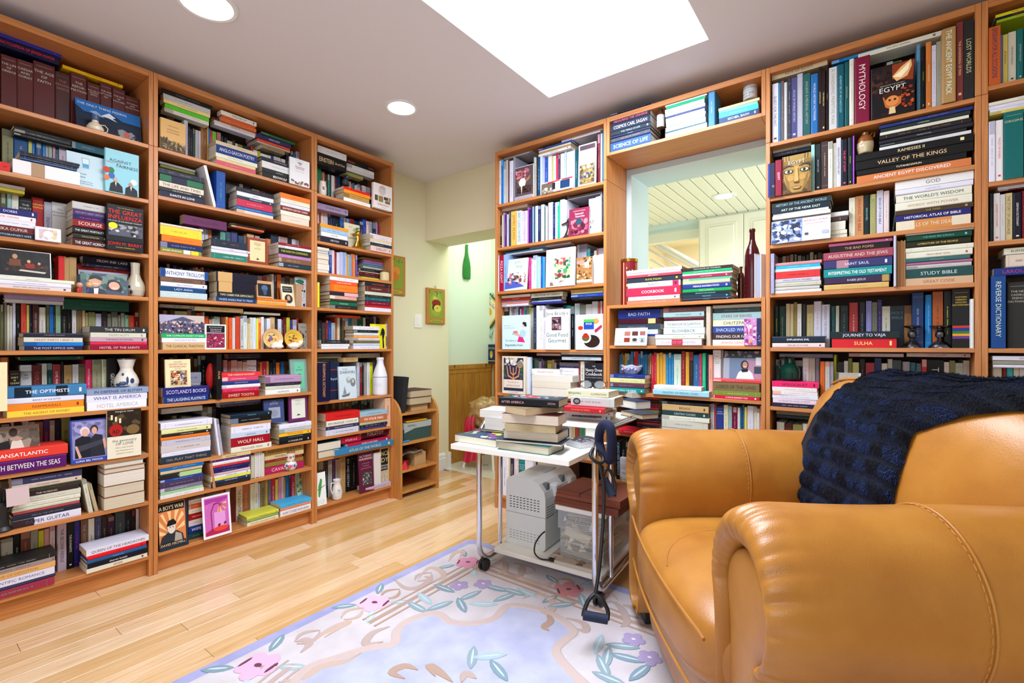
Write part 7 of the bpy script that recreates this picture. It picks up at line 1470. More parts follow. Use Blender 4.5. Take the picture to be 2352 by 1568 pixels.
# ================================================================ TROLLEY
CA = math.radians(4.4); cart = empty('chrome_trolley', (-1.475, 1.714, 0), CA, 'white and chrome rolling trolley loaded with books beside the armchair', 'trolley'); CWd = .581
MC = Matrix.Translation((-1.475, 1.714, 0)) @ Matrix.Rotation(CA, 4, 'Z')
def cpart(nm, b, m): return b.build(nm, m, cart)
def loopt(x):
    P = [(x, .62, .728)]; P += [(x, .10, .728)]
    P += [(x, .10-.10*math.sin(a), .628+.10*math.cos(a)) for a in [math.pi/2*k/8 for k in range(1, 9)]]
    P += [(x, 0, .17)]+[(x, .085-.085*math.cos(a), .15-.085*math.sin(a)) for a in [math.pi/2*k/7 for k in range(8)]]+[(x, .14, .065), (x, .62, .065)]
    return P
for x in (0, CWd):
    b = MB(); b.tube(loopt(x), .0135, n=14); cpart('side_tube', b, M_CHROME)
    b = MB(); b.tube([(x, .175, .07), (x, .175, .722)], .0105, n=12); cpart('upright_tube', b, M_CHROME)
    for y in (0, .58):
        z0 = RT if y == 0 else .0; yy = y+.03 if y == 0 else y
        b = MB(); b.tube([(x, yy, .085 if y == 0 else .06), (x, yy, .045)], .005, n=8); b.box(x-.012, x+.012, yy-.012, yy+.02, z0+.036, z0+.046, bev=.003); cpart('caster_stem', b, M_BLACK)
        for s_ in (-1, 1): b = MB(); b.lathe([(0, -.009), (.02, -.009), (.027, -.006), (.027, .006), (.02, .009), (0, .009)], W1, n=24); q = cpart('caster_wheel', b, M_BLACK); q.matrix_local = Matrix.Translation((x+s_*.011, yy+.01, z0+.0275)) @ Matrix.Rotation(math.pi/2, 4, 'Y')
b = MB(); b.box(.012, .572, -.225, .165, .638, .66, bev=.002); cpart('front_board', b, M_WHITE)
b = MB(); b.box(.014, CWd-.014, .19, .62, .708, .73, bev=.002); cpart('upper_board', b, M_WHITE)
b = MB(); b.box(.014, CWd-.014, .10, .60, .078, .10, bev=.002); cpart('lower_board', b, M_WHITE)
for x in (.13, .45): b = MB(); b.box(x, x+.06, .20, .22, .6, .708, bev=.002); cpart('bracket', b, M_WHITE)
CARTG = 'books piled on the trolley'
def pile_book(A, B, C, z, th, c, label, pages=True, title='', t='ccc', hard=True, pg=None, cat='book', topart=None, C_extra=None):
    a, b_, c_ = level(A[0], A[1], z), level(B[0], B[1], z), level(C[0], C[1], z)
    u = (b_-a); L = u.length; u.normalize(); v = Vector((-u.y, u.x, 0)); W = max(.10, min(.26, (c_-b_).dot(v) if C_extra is None else C_extra))
    M = Matrix(((u.x, v.x, 0, a.x), (u.y, v.y, 0, a.y), (0, 0, 1, z+.0004), (0, 0, 0, 1)))
    s = dict(c=c, t=t, title=title, hard=hard, seed=random.random()*9, pose='H'); 
    if pg: s['pg'] = lc(pg)
    cov, pgm, ti = book_mbs(L, th-.0006, W, s, random.Random(4))
    if pages: M = M @ Matrix.Translation((L, W, 0)) @ Matrix.Rotation(math.pi, 4, 'Z')
    o = cov.build('book', M_PRINT, None, M); g = MB(); g.add(pgm); g.m = [0]*len(g.m); g.build('page_block', M_PAGE, o)
    if not pages: ti.build('spine_print', M_PRINT, o)
    if topart: q = MB(); art(q, topart, (0, 0, th-.0005), (1, 0, 0), (0, 1, 0), L, W, (0, 0, 1)); q.build('cover_print', M_PRINT, o)
    tag(o, label, cat, CARTG); return o
# main pile (pages outward), bottom to top
pile_book((1143, 1031), (1260, 1047), (1304, 1033), .66, .034, '1c6a68', 'thick book with teal spine hidden, bottom of the front trolley pile', pg='ddd8c4')
pile_book((1139, 1013), (1289, 1026), (1322, 1012), .695, .008, '1c2c44', 'thin dark blue magazine under the hardbacks of the front trolley pile', hard=False)
pile_book((1155, 1007), (1282, 1018), (1319, 1004), .704, .038, '14203c', 'dark blue hardback with page edges outward in the front trolley pile', pg='ece6d4')
pile_book((1159, 988), (1276, 996), (1307, 987), .743, .029, 'c8b48c', 'beige paged book in the middle of the front trolley pile', pg='c8b890', hard=False)
pile_book((1153, 970), (1282, 979), (1310.5, 970), .773, .038, '5a1c24', 'thickest white paged book of the front trolley pile', pg='e4d8c8', hard=False)
pile_book((1160, 947), (1207, 955.5), (1290, 944), .812, .027, '7a6a50', 'small paperback set crosswise under the black hardback on the trolley', pg='d8c4a0', hard=False)
pile_book((1145, 930), (1283, 937.6), (1310, 929), .840, .031, '10141a', 'black hardback titled After America on top of the front trolley pile', pages=False, title='~AFTER AMERICA^STEYN', t='d8a8a8', topart='r .03 .03 .97 .97 1c3038;s .1 .1 .9 .9 40 .05 c84050,5a90a0,24303c,b8c8cc;r .35 .3 .6 .7 b83c48')
# left stacks
pile_book((1045, 1013), (1139, 1028), (1165, 1000), .66, .030, '2c3c58', 'large paperback with a pink and blue flower cover at the trolley corner', pg='e4e0d0', hard=False, C_extra=.25, topart='s .03 .03 .97 .97 60 .08 3a5a90,9a3c88,d8d048,c8d8e8,24304c,5a7a3c')
pile_book((1103, 990), (1180, 998), (1200, 980), .691, .012, '1c2c34', 'thin dark teal hardback under the tall white block on the trolley', C_extra=.14)
pile_book((1113, 985), (1180, 992), (1200, 980), .7035, .053, 'c8c8c8', 'tall white block of a book on the far corner of the trolley', pg='e8e6e4', hard=False, C_extra=.13)
pile_book((1102, 957), (1176, 962), (1200, 950), .757, .033, 'd8dce8', 'white paged paperback topping the far stack of the trolley', pg='f0eeea', hard=False, C_extra=.15, topart='r .05 .05 .95 .95 dfe2ea;t .5 .5 .1 99b READER')
# books to the right of the front pile
pile_book((1300, 1022), (1333, 1031), (1368, 1014), .66, .028, '20242c', 'grey photo covered paperback beside the front trolley pile', pg='e0e4ea', hard=False, C_extra=.12, topart='s 0 0 1 1 30 .12 333,667,99a,222')
# upper board pile, spines outward
Z0 = .7305
for A, B, z, th, c, ti_, t_, lb, hard, W_ in (((1300, 961), (1402, 967), Z0, .026, 'd8dce2', '~The Know-It-All', '445', 'white paperback with a barcode of book spines, lowest on the upper trolley board', False, .15),
   ((1290, 951), (1409, 956.5), Z0+.0262, .020, 'c8c4c0', "~WHY THE JEWS?", '777', 'pale grey paperback second from bottom on the upper trolley board', False, .14),
   ((1280, 943), (1388, 951), Z0+.0464, .024, 'c02434', '~STRANGLED ON TERROR', 'e8b848', 'red hardback with yellow lettering in the upper trolley pile', True, .13),
   ((1311, 931), (1411, 937.6), Z0+.0706, .044, 'c4c6c6', '', '555', 'thick pale grey hardback with a dark oval medallion on the upper trolley pile', True, .15),
   ((1301, 908), (1398, 914), Z0+.115, .028, 'd9dab8', '~BENJAMIN^ILLUMINATIONS', '444', 'cream paperback under the reading glasses on the upper trolley pile', False, .13)):
    o = pile_book(A, B, B, z, th, c, lb, False, ti_, t_, hard, 'dcd0b0', C_extra=W_)
    if 'medallion' in lb:
        b = MB(); b.poly([(.03+.018*math.cos(k*math.pi/10), -.0006, .022+.015*math.sin(k*math.pi/10)) for k in range(20)], lc('2a2c30')); b.poly([(.03+.012*math.cos(k*math.pi/10), -.0009, .022+.009*math.sin(k*math.pi/10)) for k in range(20)], lc('8a8c8c')); b.build('medallion_print', M_PRINT, o)
    if 'barcode' in lb:
        b = MB(); r5 = random.Random(2); x_ = .03
        while x_ < .17: w3 = r5.uniform(.001, .004); b.poly([(x_, -.0008, .012), (x_+w3, -.0008, .012), (x_+w3, -.0008, .012+r5.uniform(.006, .012)), (x_, -.0008, .022)], lc(r5.choice(['222', 'a33', '345', '777', '222']))); x_ += w3+.0006
        b.build('cover_bars', M_PRINT, o)
for k, (A, B, z, th, W_, lb) in enumerate((((1425, 953), (1475, 964), Z0, .024, .1, 'dark blue hardback lowest of the pile at the far corner of the trolley'), ((1418, 933), (1460, 941), Z0+.025, .042, .1, 'navy hardback with page edges outward at the far corner of the trolley'), ((1410, 906), (1452, 914), Z0+.068, .030, .1, 'white leaflet covered paperback topping the far corner pile'))):
    pile_book(A, B, B, z, th, ['2c3444', '1c2c50', 'd8d8d8'][k], lb, True, pg=['d8c8a8', 'e4e2dc', 'd8ccb8'][k], hard=k < 2, C_extra=W_)
# reading glasses
Pg = level(1362, 893, Z0+.1432); gl = empty('reading_glasses', (Pg.x, Pg.y, Z0+.1434), CA+.15, 'black framed reading glasses standing on the cream paperback', 'glasses')
M_LENS = plain('spectacle_lens', 'eef2ff', .06, Alpha=.14)
for s_ in (-1, 1):
    b = MB(); b.tube([(s_*.033+.027*math.cos(a)*(1+.1*math.cos(2*a)), 0, .021+.019*math.sin(a)) for a in [k*math.pi/10 for k in range(20)]], .0017, n=6, closed=True); b.build('rim', M_BLACK, gl)
    b = MB(); b.lathe([(0, 0), (.026, 0), (.026, .0012), (0, .0012)], W1, n=24, sy=.72); q = b.build('lens', M_LENS, gl); q.matrix_local = Matrix.Translation((s_*.033, 0, .021)) @ Matrix.Rotation(math.pi/2, 4, 'X')
    b = MB(); b.tube([(s_*.060, 0, .030), (s_*.066, .01, .036), (s_*.060, .05, .028), (s_*.05, .085, .008), (s_*.046, .10, .002)], .0017, n=6); b.build('temple', M_BLACK, gl)
b = MB(); b.tube([(-.007, 0, .026), (0, -.002, .031), (.007, 0, .026)], .0016, n=6); b.build('bridge', M_BLACK, gl)
# grey appliance case on the lower board
ap = empty('breadmaker_case', tuple(MC @ Vector((.03, .185, .1005))), CA, 'tall light grey plastic machine with vents and latches on the lower board', 'appliance'); AW, AD, AH = .222, .355, .335
M_GREY = plain('light_grey_plastic', 'dce2e2', .42); M_GREYD = plain('dark_grey_plastic', '6c7478', .35); M_SLOT = plain('vent_dark', '23262a', .7)
b = MB(); pr = [(0, .01), (.012, 0), (AW-.012, 0), (AW, .012), (AW, AH-.085), (AW-.006, AH-.055), (AW-.035, AH-.02), (AW-.07, AH-.004), (.035, AH), (.012, AH-.008), (0, AH-.03)]
b.prism([(p[0], p[1]) for p in pr], 0, AD, W1, ax='y'); b.f = [f[::-1] for f in b.f]
bo = b.build('body', M_GREY, ap); md = bo.modifiers.new('bevel', 'BEVEL'); md.width = .008; md.segments = 3; md.limit_method = 'ANGLE'; md.angle_limit = math.radians(40)
sl = MB()
for r_ in range(5):
    for c in range(9): x = .022+c*.0195; z = AH-.10-r_*.0125; sl.box(x, x+.011, -.0008, .002, z, z+.0035)
for r_ in range(4):
    for c in range(9): x = .022+c*.0195; z = .07-r_*.0125; sl.box(x, x+.011, -.0006, .002, z, z+.0016)
for r_ in range(5):
    for c in range(4): y = .018+c*.018; z = AH-.13-r_*.0125; sl.box(AW-.002, AW+.0008, y, y+.010, z, z+.0035)
o_ = sl.build('vent_slots', M_SLOT, ap); o_['kind'] = 'stuff'
b = MB(); b.tube([(.05, -.001, AH-.165), (.05, -.003, AH-.165)], .0045, n=12); b.build('screw', M_CHROME, ap)
b = MB(); b.box(-.0008, AW+.0008, -.0008, AD+.0008, AH-.176, AH-.1745); b.build('seam', M_GREYD, ap)
for yy in (.085, .25):
    b = MB(); b.box(AW-.03, AW+.014, yy, yy+.055, AH-.095, AH-.035, bev=.006); b.box(AW+.002, AW+.02, yy+.008, yy+.047, AH-.125, AH-.075, bev=.004); b.build('latch', M_GREY, ap)
    b = MB(); b.box(AW-.034, AW-.008, yy-.055, yy-.025, AH-.052, AH-.018, bev=.003); b.build('window', M_GREYD, ap)
b = MB(); b.box(.03, AW-.08, .15, .27, AH-.003, AH+.001, lc('b0b4b8'), bev=.0005); put_text(b, 'THE WORLD', (.08, .21, AH+.0014), (1, 0, 0), (0, 1, 0), .014, lc('889')); b.build('top_label', M_PRINT, ap)
# power cable and magazine
sm3 = lambda P, n=5: [Vector(tuple(.5*((2*P[i][d])+(-P[max(0, i-1)][d]+P[i+1][d])*t+(2*P[max(0, i-1)][d]-5*P[i][d]+4*P[i+1][d]-P[min(len(P)-1, i+2)][d])*t*t+(-P[max(0, i-1)][d]+3*P[i][d]-3*P[i+1][d]+P[min(len(P)-1, i+2)][d])*t**3) for d in range(3))) for i in range(len(P)-1) for t in [k/n for k in range(n)]]+[P[-1]]
b = MB(); pts = [(.262, .16, .21), (.255, .13, .20), (.245, .10, .17), (.245, .095, .13), (.27, .10, .108), (.30, .115, .104), (.32, .12, .106)]
P = sm3([MC @ Vector(p) for p in pts]); b.tube(P, .0035, lc('151518'), n=8); o = b.build('power_cable', M_BLACK); tag(o, 'black power cable curling between the grey machine and the plastic bin', 'cable'); b = MB(); b.box(-.014, .014, -.01, .01, -.004, .008, bev=.002); q = b.build('plug', M_BLACK, o); q.location = P[-1]
b = MB(); b.box(0, .24, 0, .2, 0, .006, lc('d0ccc4')); b.box(.001, .239, .001, .199, .006, .011, lc('c8b8a8')); o = b.build('magazine', M_PRINT, None, MC @ Matrix.Translation((.295, .115, .1005)) @ Matrix.Rotation(.02, 4, 'Z')); tag(o, 'thin magazine lying under the clear plastic bin', 'magazine'); a = MB(); art(a, 's .02 .02 .98 .98 30 .1 a88868,d8ccc0,7a6a5a', (0, 0, .0112), (1, 0, 0), (0, 1, 0), .24, .2, (0, 0, 1)); a.build('cover_print', M_PRINT, o)
# clear bin with papers, lid rim, folders
bn = empty('storage_bin', tuple(MC @ Vector((.325, .16, .113))), CA, 'clear plastic storage bin stuffed with papers on the lower trolley board', 'storage bin')
M_CLEAR = plain('clear_plastic', 'dfe6ea', .12, Alpha=.22); BW, BD, BH = .235, .40, .235
def shell(b, x0, x1, y0, y1, z0, z1, fl, t):
    for q in ((x0, x0+t, y0, y1), (x1-t, x1, y0, y1), (x0, x1, y0, y0+t), (x0, x1, y1-t, y1)): b.box(q[0], q[1], q[2], q[3], z0, z1)
    b.box(x0, x1, y0, y1, z0, z0+t)
b = MB(); shell(b, .012, BW-.012, .012, BD-.012, 0, BH*.55, 1, .002); shell(b, .004, BW-.004, .004, BD-.004, BH*.55, BH-.02, 1, .002); b.build('tub', M_CLEAR, bn)
b = MB(); b.box(-.006, BW+.006, -.006, .008, BH-.022, BH+.004, bev=.004); b.box(-.006, BW+.006, BD-.008, BD+.006, BH-.022, BH+.004, bev=.004); b.box(-.006, .008, 0, BD, BH-.022, BH+.004, bev=.004); b.box(BW-.008, BW+.006, 0, BD, BH-.022, BH+.004, bev=.004); b.box(0, BW, 0, BD, BH-.006, BH, bev=.001); b.build('lid', M_WHITE, bn)
r9 = random.Random(9)
pap = MB()
for k in range(60):
    c = r9.choice(['d8c8a8', 'c8b898', 'e8e4dc', 'a89878', 'dcd0b4', '8a8478', 'e8e0d0', 'b8a078']); z = .01+k*(BH-.05)/60; x0 = r9.uniform(.018, .05); y0_ = r9.uniform(.016, .05)
    M_ = Matrix.Translation((x0, y0_, z)) @ Matrix.Rotation(r9.uniform(-.12, .12), 4, 'Z') @ Matrix.Rotation(r9.uniform(-.03, .05), 4, 'Y'); pap.box(0, r9.uniform(.12, .165), 0, r9.uniform(.25, .32), 0, .0022, lc(c), M=M_)
for k in range(16):
    x_, z_ = r9.uniform(.02, .17), r9.uniform(.03, .16); s_ = r9.uniform(.02, .05); a_ = r9.random()*2
    pap.mesh([(x_, .0165, z_), (x_+s_*math.cos(a_), .0168, z_+s_*math.sin(a_)*.5), (x_+s_*.3, .0172, z_+s_)], [(0, 1, 2)], lc(r9.choice(['e8dcc4', 'd8c8a0', 'efeae0', 'c8b080'])))
pap.mesh([(.03, .0155, .10), (.15, .0155, .075), (.165, .0158, .12), (.04, .0158, .14)], [(0, 1, 2, 3)], lc('e4d8c0'))
o_ = pap.build('loose_papers', M_PRINT, bn); o_['kind'] = 'stuff'
for k in range(4):
    b = MB(); z = .113+BH+.005+k*.018; b.mesh([(0, 0, 0), (.31, .0, 0), (.31, .25, 0), (0, .25, 0), (0, 0, .004), (.31, 0, .010), (.31, .25, .014), (0, .25, .014), (0, 0, .0165), (.31, .0, .0165), (.31, .25, .0165), (0, .25, .0165)], [(3, 2, 1, 0), (0, 1, 5, 4), (1, 2, 6, 5), (3, 0, 4, 7), (4, 5, 9, 8), (8, 9, 10, 11), (7, 4, 8, 11), (5, 6, 10, 9), (2, 3, 7, 6), (6, 7, 11, 10)], lc(['7a3c24', '6e3420', '84442c', '763a24'][k]))
    Mf_ = MC @ Matrix.Translation((.318+.004*k, .15, z)) @ Matrix.Rotation(-.04-.03*(k % 2), 4, 'Z'); o = b.build('document_folder', M_CLOTH, None, Mf_)
    tag(o, ['reddish brown folder at the bottom of the stack on the bin', 'reddish brown folder second from bottom on the bin', 'reddish brown folder second from top on the bin', 'reddish brown folder tied with cord topping the bin'][k], 'folder', 'brown folders stacked on the bin')
    if k == 3: b = MB(); b.tube([(.12, -.002, 0), (.12, -.002, .017), (.13, .12, .018), (.14, .252, .017)], .0015, lc('222'), n=6); b.build('cord', M_BLACK, o)
# exercise band: foam loop, cords, handles
M_FOAM = plain('navy_foam', '0c1438', .9); M_RUB = plain('black_rubber', '0e1216', .45); M_FOAM2 = plain('blue_black_foam', '10203c', .7)
def cw(x, y, dF):   # point at pixel (x,y) at forward distance dF
    R = (x-CX)/F*dF; p = camp(R, dF); return Vector((p.x, p.y, CAM-(y-HZ)/F*dF))
DF = 1.86
eb = empty('exercise_band', tuple(cw(1388, 990, 1.9)), 0, 'navy foam and black rubber exercise band hung over the trolley tube', 'exercise band'); inv = Matrix.Translation(eb.location).inverted()
def ebp(nm, pts, r, m, n=10, closed=False): b = MB(); b.tube([inv @ p for p in pts], r, n=n, closed=closed); return b.build(nm, m, eb)
ebp('foam_loop', sm3([cw(1382, 1040, 1.96), cw(1376, 1010, 1.93), cw(1379, 985, 1.90), cw(1390, 974, 1.86), cw(1402, 982, 1.83), cw(1405, 1010, 1.83), cw(1404, 1035, 1.84), cw(1400, 1056, 1.85)]), .018, M_FOAM, 14)
ebp('foam_tail', sm3([cw(1376, 1015, 1.93), cw(1383, 1040, 1.88), cw(1398, 1058, 1.86), cw(1411, 1052, 1.86)]), .014, M_FOAM, 12)
ebp('cord_knot', sm3([cw(1362, 1030, 1.83), cw(1356, 1045, 1.80), cw(1368, 1060, 1.79), cw(1383, 1062, 1.80), cw(1384, 1048, 1.82), cw(1370, 1032, 1.82)]), .0065, M_RUB)
ebp('cord', sm3([cw(1376, 1060, 1.80), cw(1381, 1080, 1.80), cw(1387, 1120, 1.80), cw(1385, 1200, 1.78), cw(1378, 1290, 1.75), cw(1368, 1362, 1.72)]), .0068, M_RUB)
ebp('cord', sm3([cw(1399, 1058, 1.86), cw(1398, 1070, 1.86), cw(1396, 1080, 1.85)]), .005, M_RUB)
ebp('foam_grip', [cw(1386, 1098, 1.84), cw(1407, 1138, 1.82)], .017, M_FOAM2, 14); ebp('strap', sm3([cw(1386, 1094, 1.84), cw(1392, 1078, 1.85), cw(1402, 1082, 1.85), cw(1412, 1110, 1.84), cw(1412, 1140, 1.82)]), .006, M_RUB)
ebp('strap', sm3([cw(1366, 1364, 1.72), cw(1352, 1378, 1.71), cw(1342, 1402, 1.70), cw(1340, 1415, 1.69)]), .0075, M_RUB); ebp('strap', sm3([cw(1366, 1364, 1.72), cw(1382, 1376, 1.71), cw(1396, 1402, 1.70), cw(1395, 1424, 1.69)]), .0075, M_RUB)
ebp('foam_grip', [cw(1340, 1412, 1.69), cw(1395, 1422, 1.685)], .0165, M_FOAM2, 16)
# red leaflet box and tissue on the low bookcase shelf
# ================================================================ ARMCHAIR
TH = math.radians(2.5); rz = YAW-TH; O = camp(.432, 1.005); SCL = (.911, .911, 1.063)
ch = empty('leather_armchair', (O.x, O.y, 0), rz, 'large tan leather armchair with rolled arms in the front corner', 'armchair'); ch.scale = SCL
def grid(rows, name, mat, parent=None, closed=True, cap0=False, cap1=False, sub=1, flip=False):
    parent = parent or ch; b = MB(); n = len(rows[0]); vs = [p for r in rows for p in r]; m_ = n if closed else n-1
    fs = [(k*n+j, k*n+(j+1) % n, (k+1)*n+(j+1) % n, (k+1)*n+j) for k in range(len(rows)-1) for j in range(m_)]
    if flip: fs = [f[::-1] for f in fs]
    b.mesh(vs, fs, W1, 0, True)
    o = b.build(name, mat, parent, weld=True)
    if sub: s = o.modifiers.new('sub', 'SUBSURF'); s.levels = sub; s.render_levels = sub
    return o
def arm_profile(sd, n=56):
    """closed loop in (y, z); sd=-1: outside is towards -y"""
    P = [(.115, .06), (.115, .2), (.118, .33), (.128, .42)]
    for k in range(0, 91):
        a = math.radians(-12+k*2.75); P.append((.168*math.cos(a)-.012, .542+.168*math.sin(a)))
    P += [(-.075, .372), (-.088, .34), (-.092, .25), (-.095, .15), (-.095, .06), (0, .055)]
    return [(p[0]*-1*sd if sd > 0 else p[0], p[1]) for p in P]
def build_arm(yc, sd, a0, a1):
    prof = arm_profile(sd); c = (0.0, .50); rows = []
    def ring(a, f, fz, pl=0, push=0):
        out = []
        for i, (y, z) in enumerate(prof):
            ang = math.atan2(z-.535, y); k = 1
            roll = max(0, min(1, (z-.33)/.06)); y2 = y*f if z > .3 else y*(.4+.6*f) ; z2 = .50+(z-.50)*(fz if z > .5 else .5*fz+.5*f) if z > .36 else z
            if z <= .36: y2 = y*(f*.6+.4)
            d = -pl*1.5*roll*(1-abs(math.sin(ang*13+1.3*math.sin(ang*3))))**2*(.65+.35*math.sin(ang*5+yc*5)); L = math.hypot(y, z-.535) or 1
            y2 += y/L*d; z2 += (z-.535)/L*d
            out.append((a+push*roll, yc+y2, z2))
        return out
    for a, f, fz, pl in ((.068, .72, .56, 0), (.05, .725, .565, 0), (.03, .75, .60, .002), (.012, .79, .68, .005), (.003, .84, .77, .008), (.003, .885, .85, .0095), (.012, .925, .91, .0095), (.028, .958, .955, .0085), (.048, .982, .985, .0065), (.07, .997, 1.0, .0036), (.095, 1.002, 1.004, .0018), (.12, 1.0, 1.0, .0007), (.15, .998, .998, .0002), (.19, .99, .99, 0), (.28, .985, .985, 0), (.35, .985, .985, 0), (.418, .997, .997, 0), (.432, .985, .985, 0), (.446, 1.0, 1.0, 0), (.50, 1, 1, 0), (.60, .995, .995, 0), (.70, .985, .985, 0), (.8, .98, .98, 0), (.9, .97, .97, 0), (.98, .93, .93, 0), (1.0, .8, .8, 0), (1.0, .1, .1, 0)):
        rows.append(ring(a0+a*(a1-a0), f, fz, pl))
    o = grid(rows, 'arm', M_LEATHER, flip=sd < 0)
    # flat front panel, standing slightly proud of the recess
    pr = []
    for (y, z) in prof:
        y2, z2 = (y*.722, .50+(z-.50)*(.562 if z > .5 else .65)) if z > .36 else (y*.80, z); pr.append((y2, z2))
    fr = []
    for a, f in ((.09, .99), (.044, .995), (.034, .955), (.029, .86), (.024, .5), (.024, .001)):
        fr.append([(a0+a, yc+p[0]*f, .45+(p[1]-.45)*f) for p in pr])
    grid(fr, 'arm_front_panel', M_LEATHER, flip=sd < 0)
    # raised piping along the seam
    as_ = a0+.432*(a1-a0); pts = [(as_, yc+y*1.0, z) for y, z in prof[3:96:2]]; b = MB(); b.tube(pts, .0032, n=8); b.build('piping', M_LEATHER, ch)
    st = MB()
    for i in range(len(pts)-1):
        p0, p1 = Vector(pts[i]), Vector(pts[i+1])
        for t in (0.1,): q = p0.lerp(p1, t); n_ = Vector((0, q.y-yc, q.z-.5)).normalized(); q = q+n_*.001-Vector((.010, 0, 0)); r_ = p0.lerp(p1, t+.65)+n_*.001-Vector((.010, 0, 0)); st.tube([q, r_], .0009, lc('c08c50'), n=4)
    o_ = st.build('stitching', M_MATTE, ch); o_['kind'] = 'stuff'
build_arm(0.0, -1, .03, 1.0); build_arm(.96, 1, 0, 1.0)
def superpad(name, x0, x1, y0, y1, z0, z1, e=3.2, crown=.02, nx=22, ny=22, f=None):
    b = MB(); vs = []; nu, nv = 40, 20
    cx, cy, cz = (x0+x1)/2, (y0+y1)/2, (z0+z1)/2; hx_, hy, hz = (x1-x0)/2, (y1-y0)/2, (z1-z0)/2
    def se(c, p): return math.copysign(abs(c)**p, c)
    rows = []
    for i in range(nv+1):
        v = -math.pi/2+math.pi*i/nv; r = []
        for j in range(nu):
            u = 2*math.pi*j/nu; p = 2/e; x = hx_*se(math.cos(v), p*.9)*se(math.cos(u), p*.75); y = hy*se(math.cos(v), p*.9)*se(math.sin(u), p*.75); z = hz*se(math.sin(v), p*1.15)
            z += crown*(1-(x/hx_)**2)*(1-(y/hy)**2)*(1 if z > 0 else -.2); P = Vector((cx+x, cy+y, cz+z)); r.append(tuple(f(P) if f else P))
        rows.append(r)
    return grid(rows, name, M_LEATHER)
# seat cushion with welts
def seatf(P): 
    k = 1-((P.y-.48)/.40)**2; 
    if P.x < .3: P.x -= .03*max(0, k)*(1-P.x/.3)
    return P
seat_o = superpad('seat_cushion', -.015, .80, .065, .895, .225, .442, 4.2, .020, f=seatf)
for zz, o_ in ((.408, .0), (.258, .003)):
    pts = []
    for k in range(25):
        t = k/24; y = .06+.84*t; e_ = 1-((y-.48)/.40)**2; x = -.012-.028*max(0, e_)+o_; pts.append((x, y, zz+.006*math.sin(math.pi*t)))
    b = MB(); b.tube(pts, .0045, n=8); b.build('piping', M_LEATHER, ch)
from mathutils.bvhtree import BVHTree
bv = BVHTree.FromPolygons([v.co.copy() for v in seat_o.data.vertices], [tuple(p.vertices) for p in seat_o.data.polygons])
for sg in (1,):
    pts = []
    for k in range(25):
        t = k/24; x = .0+.6*t**1.3; y = .48+sg*(-.06+.22*(1-math.exp(-t*5))); h = bv.ray_cast(Vector((x, y, 1)), Vector((0, 0, -1)))
        if h[0]: pts.append((x, y, h[0].z-.0015))
    b = MB(); b.tube(pts, .0028, n=6); b.build('piping', M_LEATHER, ch)
superpad('front_rail', .03, .30, .10, .86, .05, .27, 6, 0)
superpad('base_frame', .06, .96, .06, .90, .04, .24, 8, 0)
for x, y in ((.07, .0), (.07, .96), (.9, .0), (.9, .96)):
    b = MB(); b.box(x-.03, x+.05, y-.05, y+.05, 0 if x > .5 and y > .5 else .0155, .062, bev=.006); b.build('foot', M_BLACK, ch)
# back
BK = [(.70, .30), (.665, .40), (.655, .52), (.67, .66), (.70, .78), (.745, .86), (.80, .905), (.865, .917), (.92, .895), (.96, .84), (.98, .75), (.985, .55), (.985, .35), (.975, .12), (.93, .08), (.80, .1)]
def bkp(i, y, o_=0):
    """profile point with softening at both sides; o_ pushes outward"""
    a, z = BK[i]; n = len(BK); t = (y-.48)/.50; k = 1-min(1, abs(t))**6
    ca, cz = .88, .50; f = .80+.20*k; a2, z2 = ca+(a-ca)*f, cz+(z-cz)*(.90+.10*k if z > .5 else 1)
    a2 -= (.03*(1-t*t) if i in (1, 2, 3, 4, 5) else 0)
    d = Vector((a2-ca, z2-cz)).normalized(); return (a2+d.x*o_, z2+d.y*o_)
rows = []
for y, s_ in [(-.035, .02), (-.035, .55), (-.028, .82), (0.0, .95)]+[(.06+.084*k, 1) for k in range(11)]+[(.96, .95), (.988, .82), (.995, .55), (.995, .02)]:
    r = []
    for i in range(len(BK)): a, z = bkp(i, y); r.append((.88+(a-.88)*s_, y, .52+(z-.52)*s_))
    rows.append(r)
grid(rows, 'backrest', M_LEATHER, sub=2, flip=True)
pts = [(bkp(6, y)[0]+.02, y, bkp(6, y)[1]+.006) for y in [-.0+.06*k for k in range(17)]]; b = MB(); b.tube(pts, .004, n=8); b.build('piping', M_LEATHER, ch)
# inner back pillow swell, seen to the right of the throw
# ================================================================ FUR THROW
def furmat():
    m, n, l, b = newmat('dark_mink_fur'); t = n.new('ShaderNodeTexCoord'); no = n.new('ShaderNodeTexNoise'); no.inputs['Scale'].default_value = 7; no.inputs['Detail'].default_value = 3; l.new(t.outputs['Object'], no.inputs['Vector'])
    r = ramp(n, [(.35, '050507'), (.6, '0d0f15'), (.75, '182036')]); l.new(no.outputs[0], r.inputs[0]); l.new(r.outputs[0], b.inputs['Base Color'])  # blue end of the ramp paints sheen patches into near-black fur
    n2 = n.new('ShaderNodeTexNoise'); n2.inputs['Scale'].default_value = 260; n2.inputs['Detail'].default_value = 4; mp = n.new('ShaderNodeMapping'); mp.inputs['Scale'].default_value = (1, 1, .35); l.new(t.outputs['Object'], mp.inputs[0]); l.new(mp.outputs[0], n2.inputs['Vector'])
    bump(n, l, b, n2.outputs[0], 1.0, .008); b.inputs['Roughness'].default_value = .7; b.inputs['Specular IOR Level'].default_value = .15; b.inputs['Sheen Weight'].default_value = .16; b.inputs['Sheen Roughness'].default_value = .35; b.inputs['Sheen Tint'].default_value = lc('6a90e0'); return m
M_FUR = furmat()
def prof_at(u, y, o_):      # u in profile index units
    i = int(u); t = u-i; p, q = bkp(i, y, o_), bkp(min(i+1, len(BK)-1), y, o_); return (p[0]+(q[0]-p[0])*t, p[1]+(q[1]-p[1])*t)
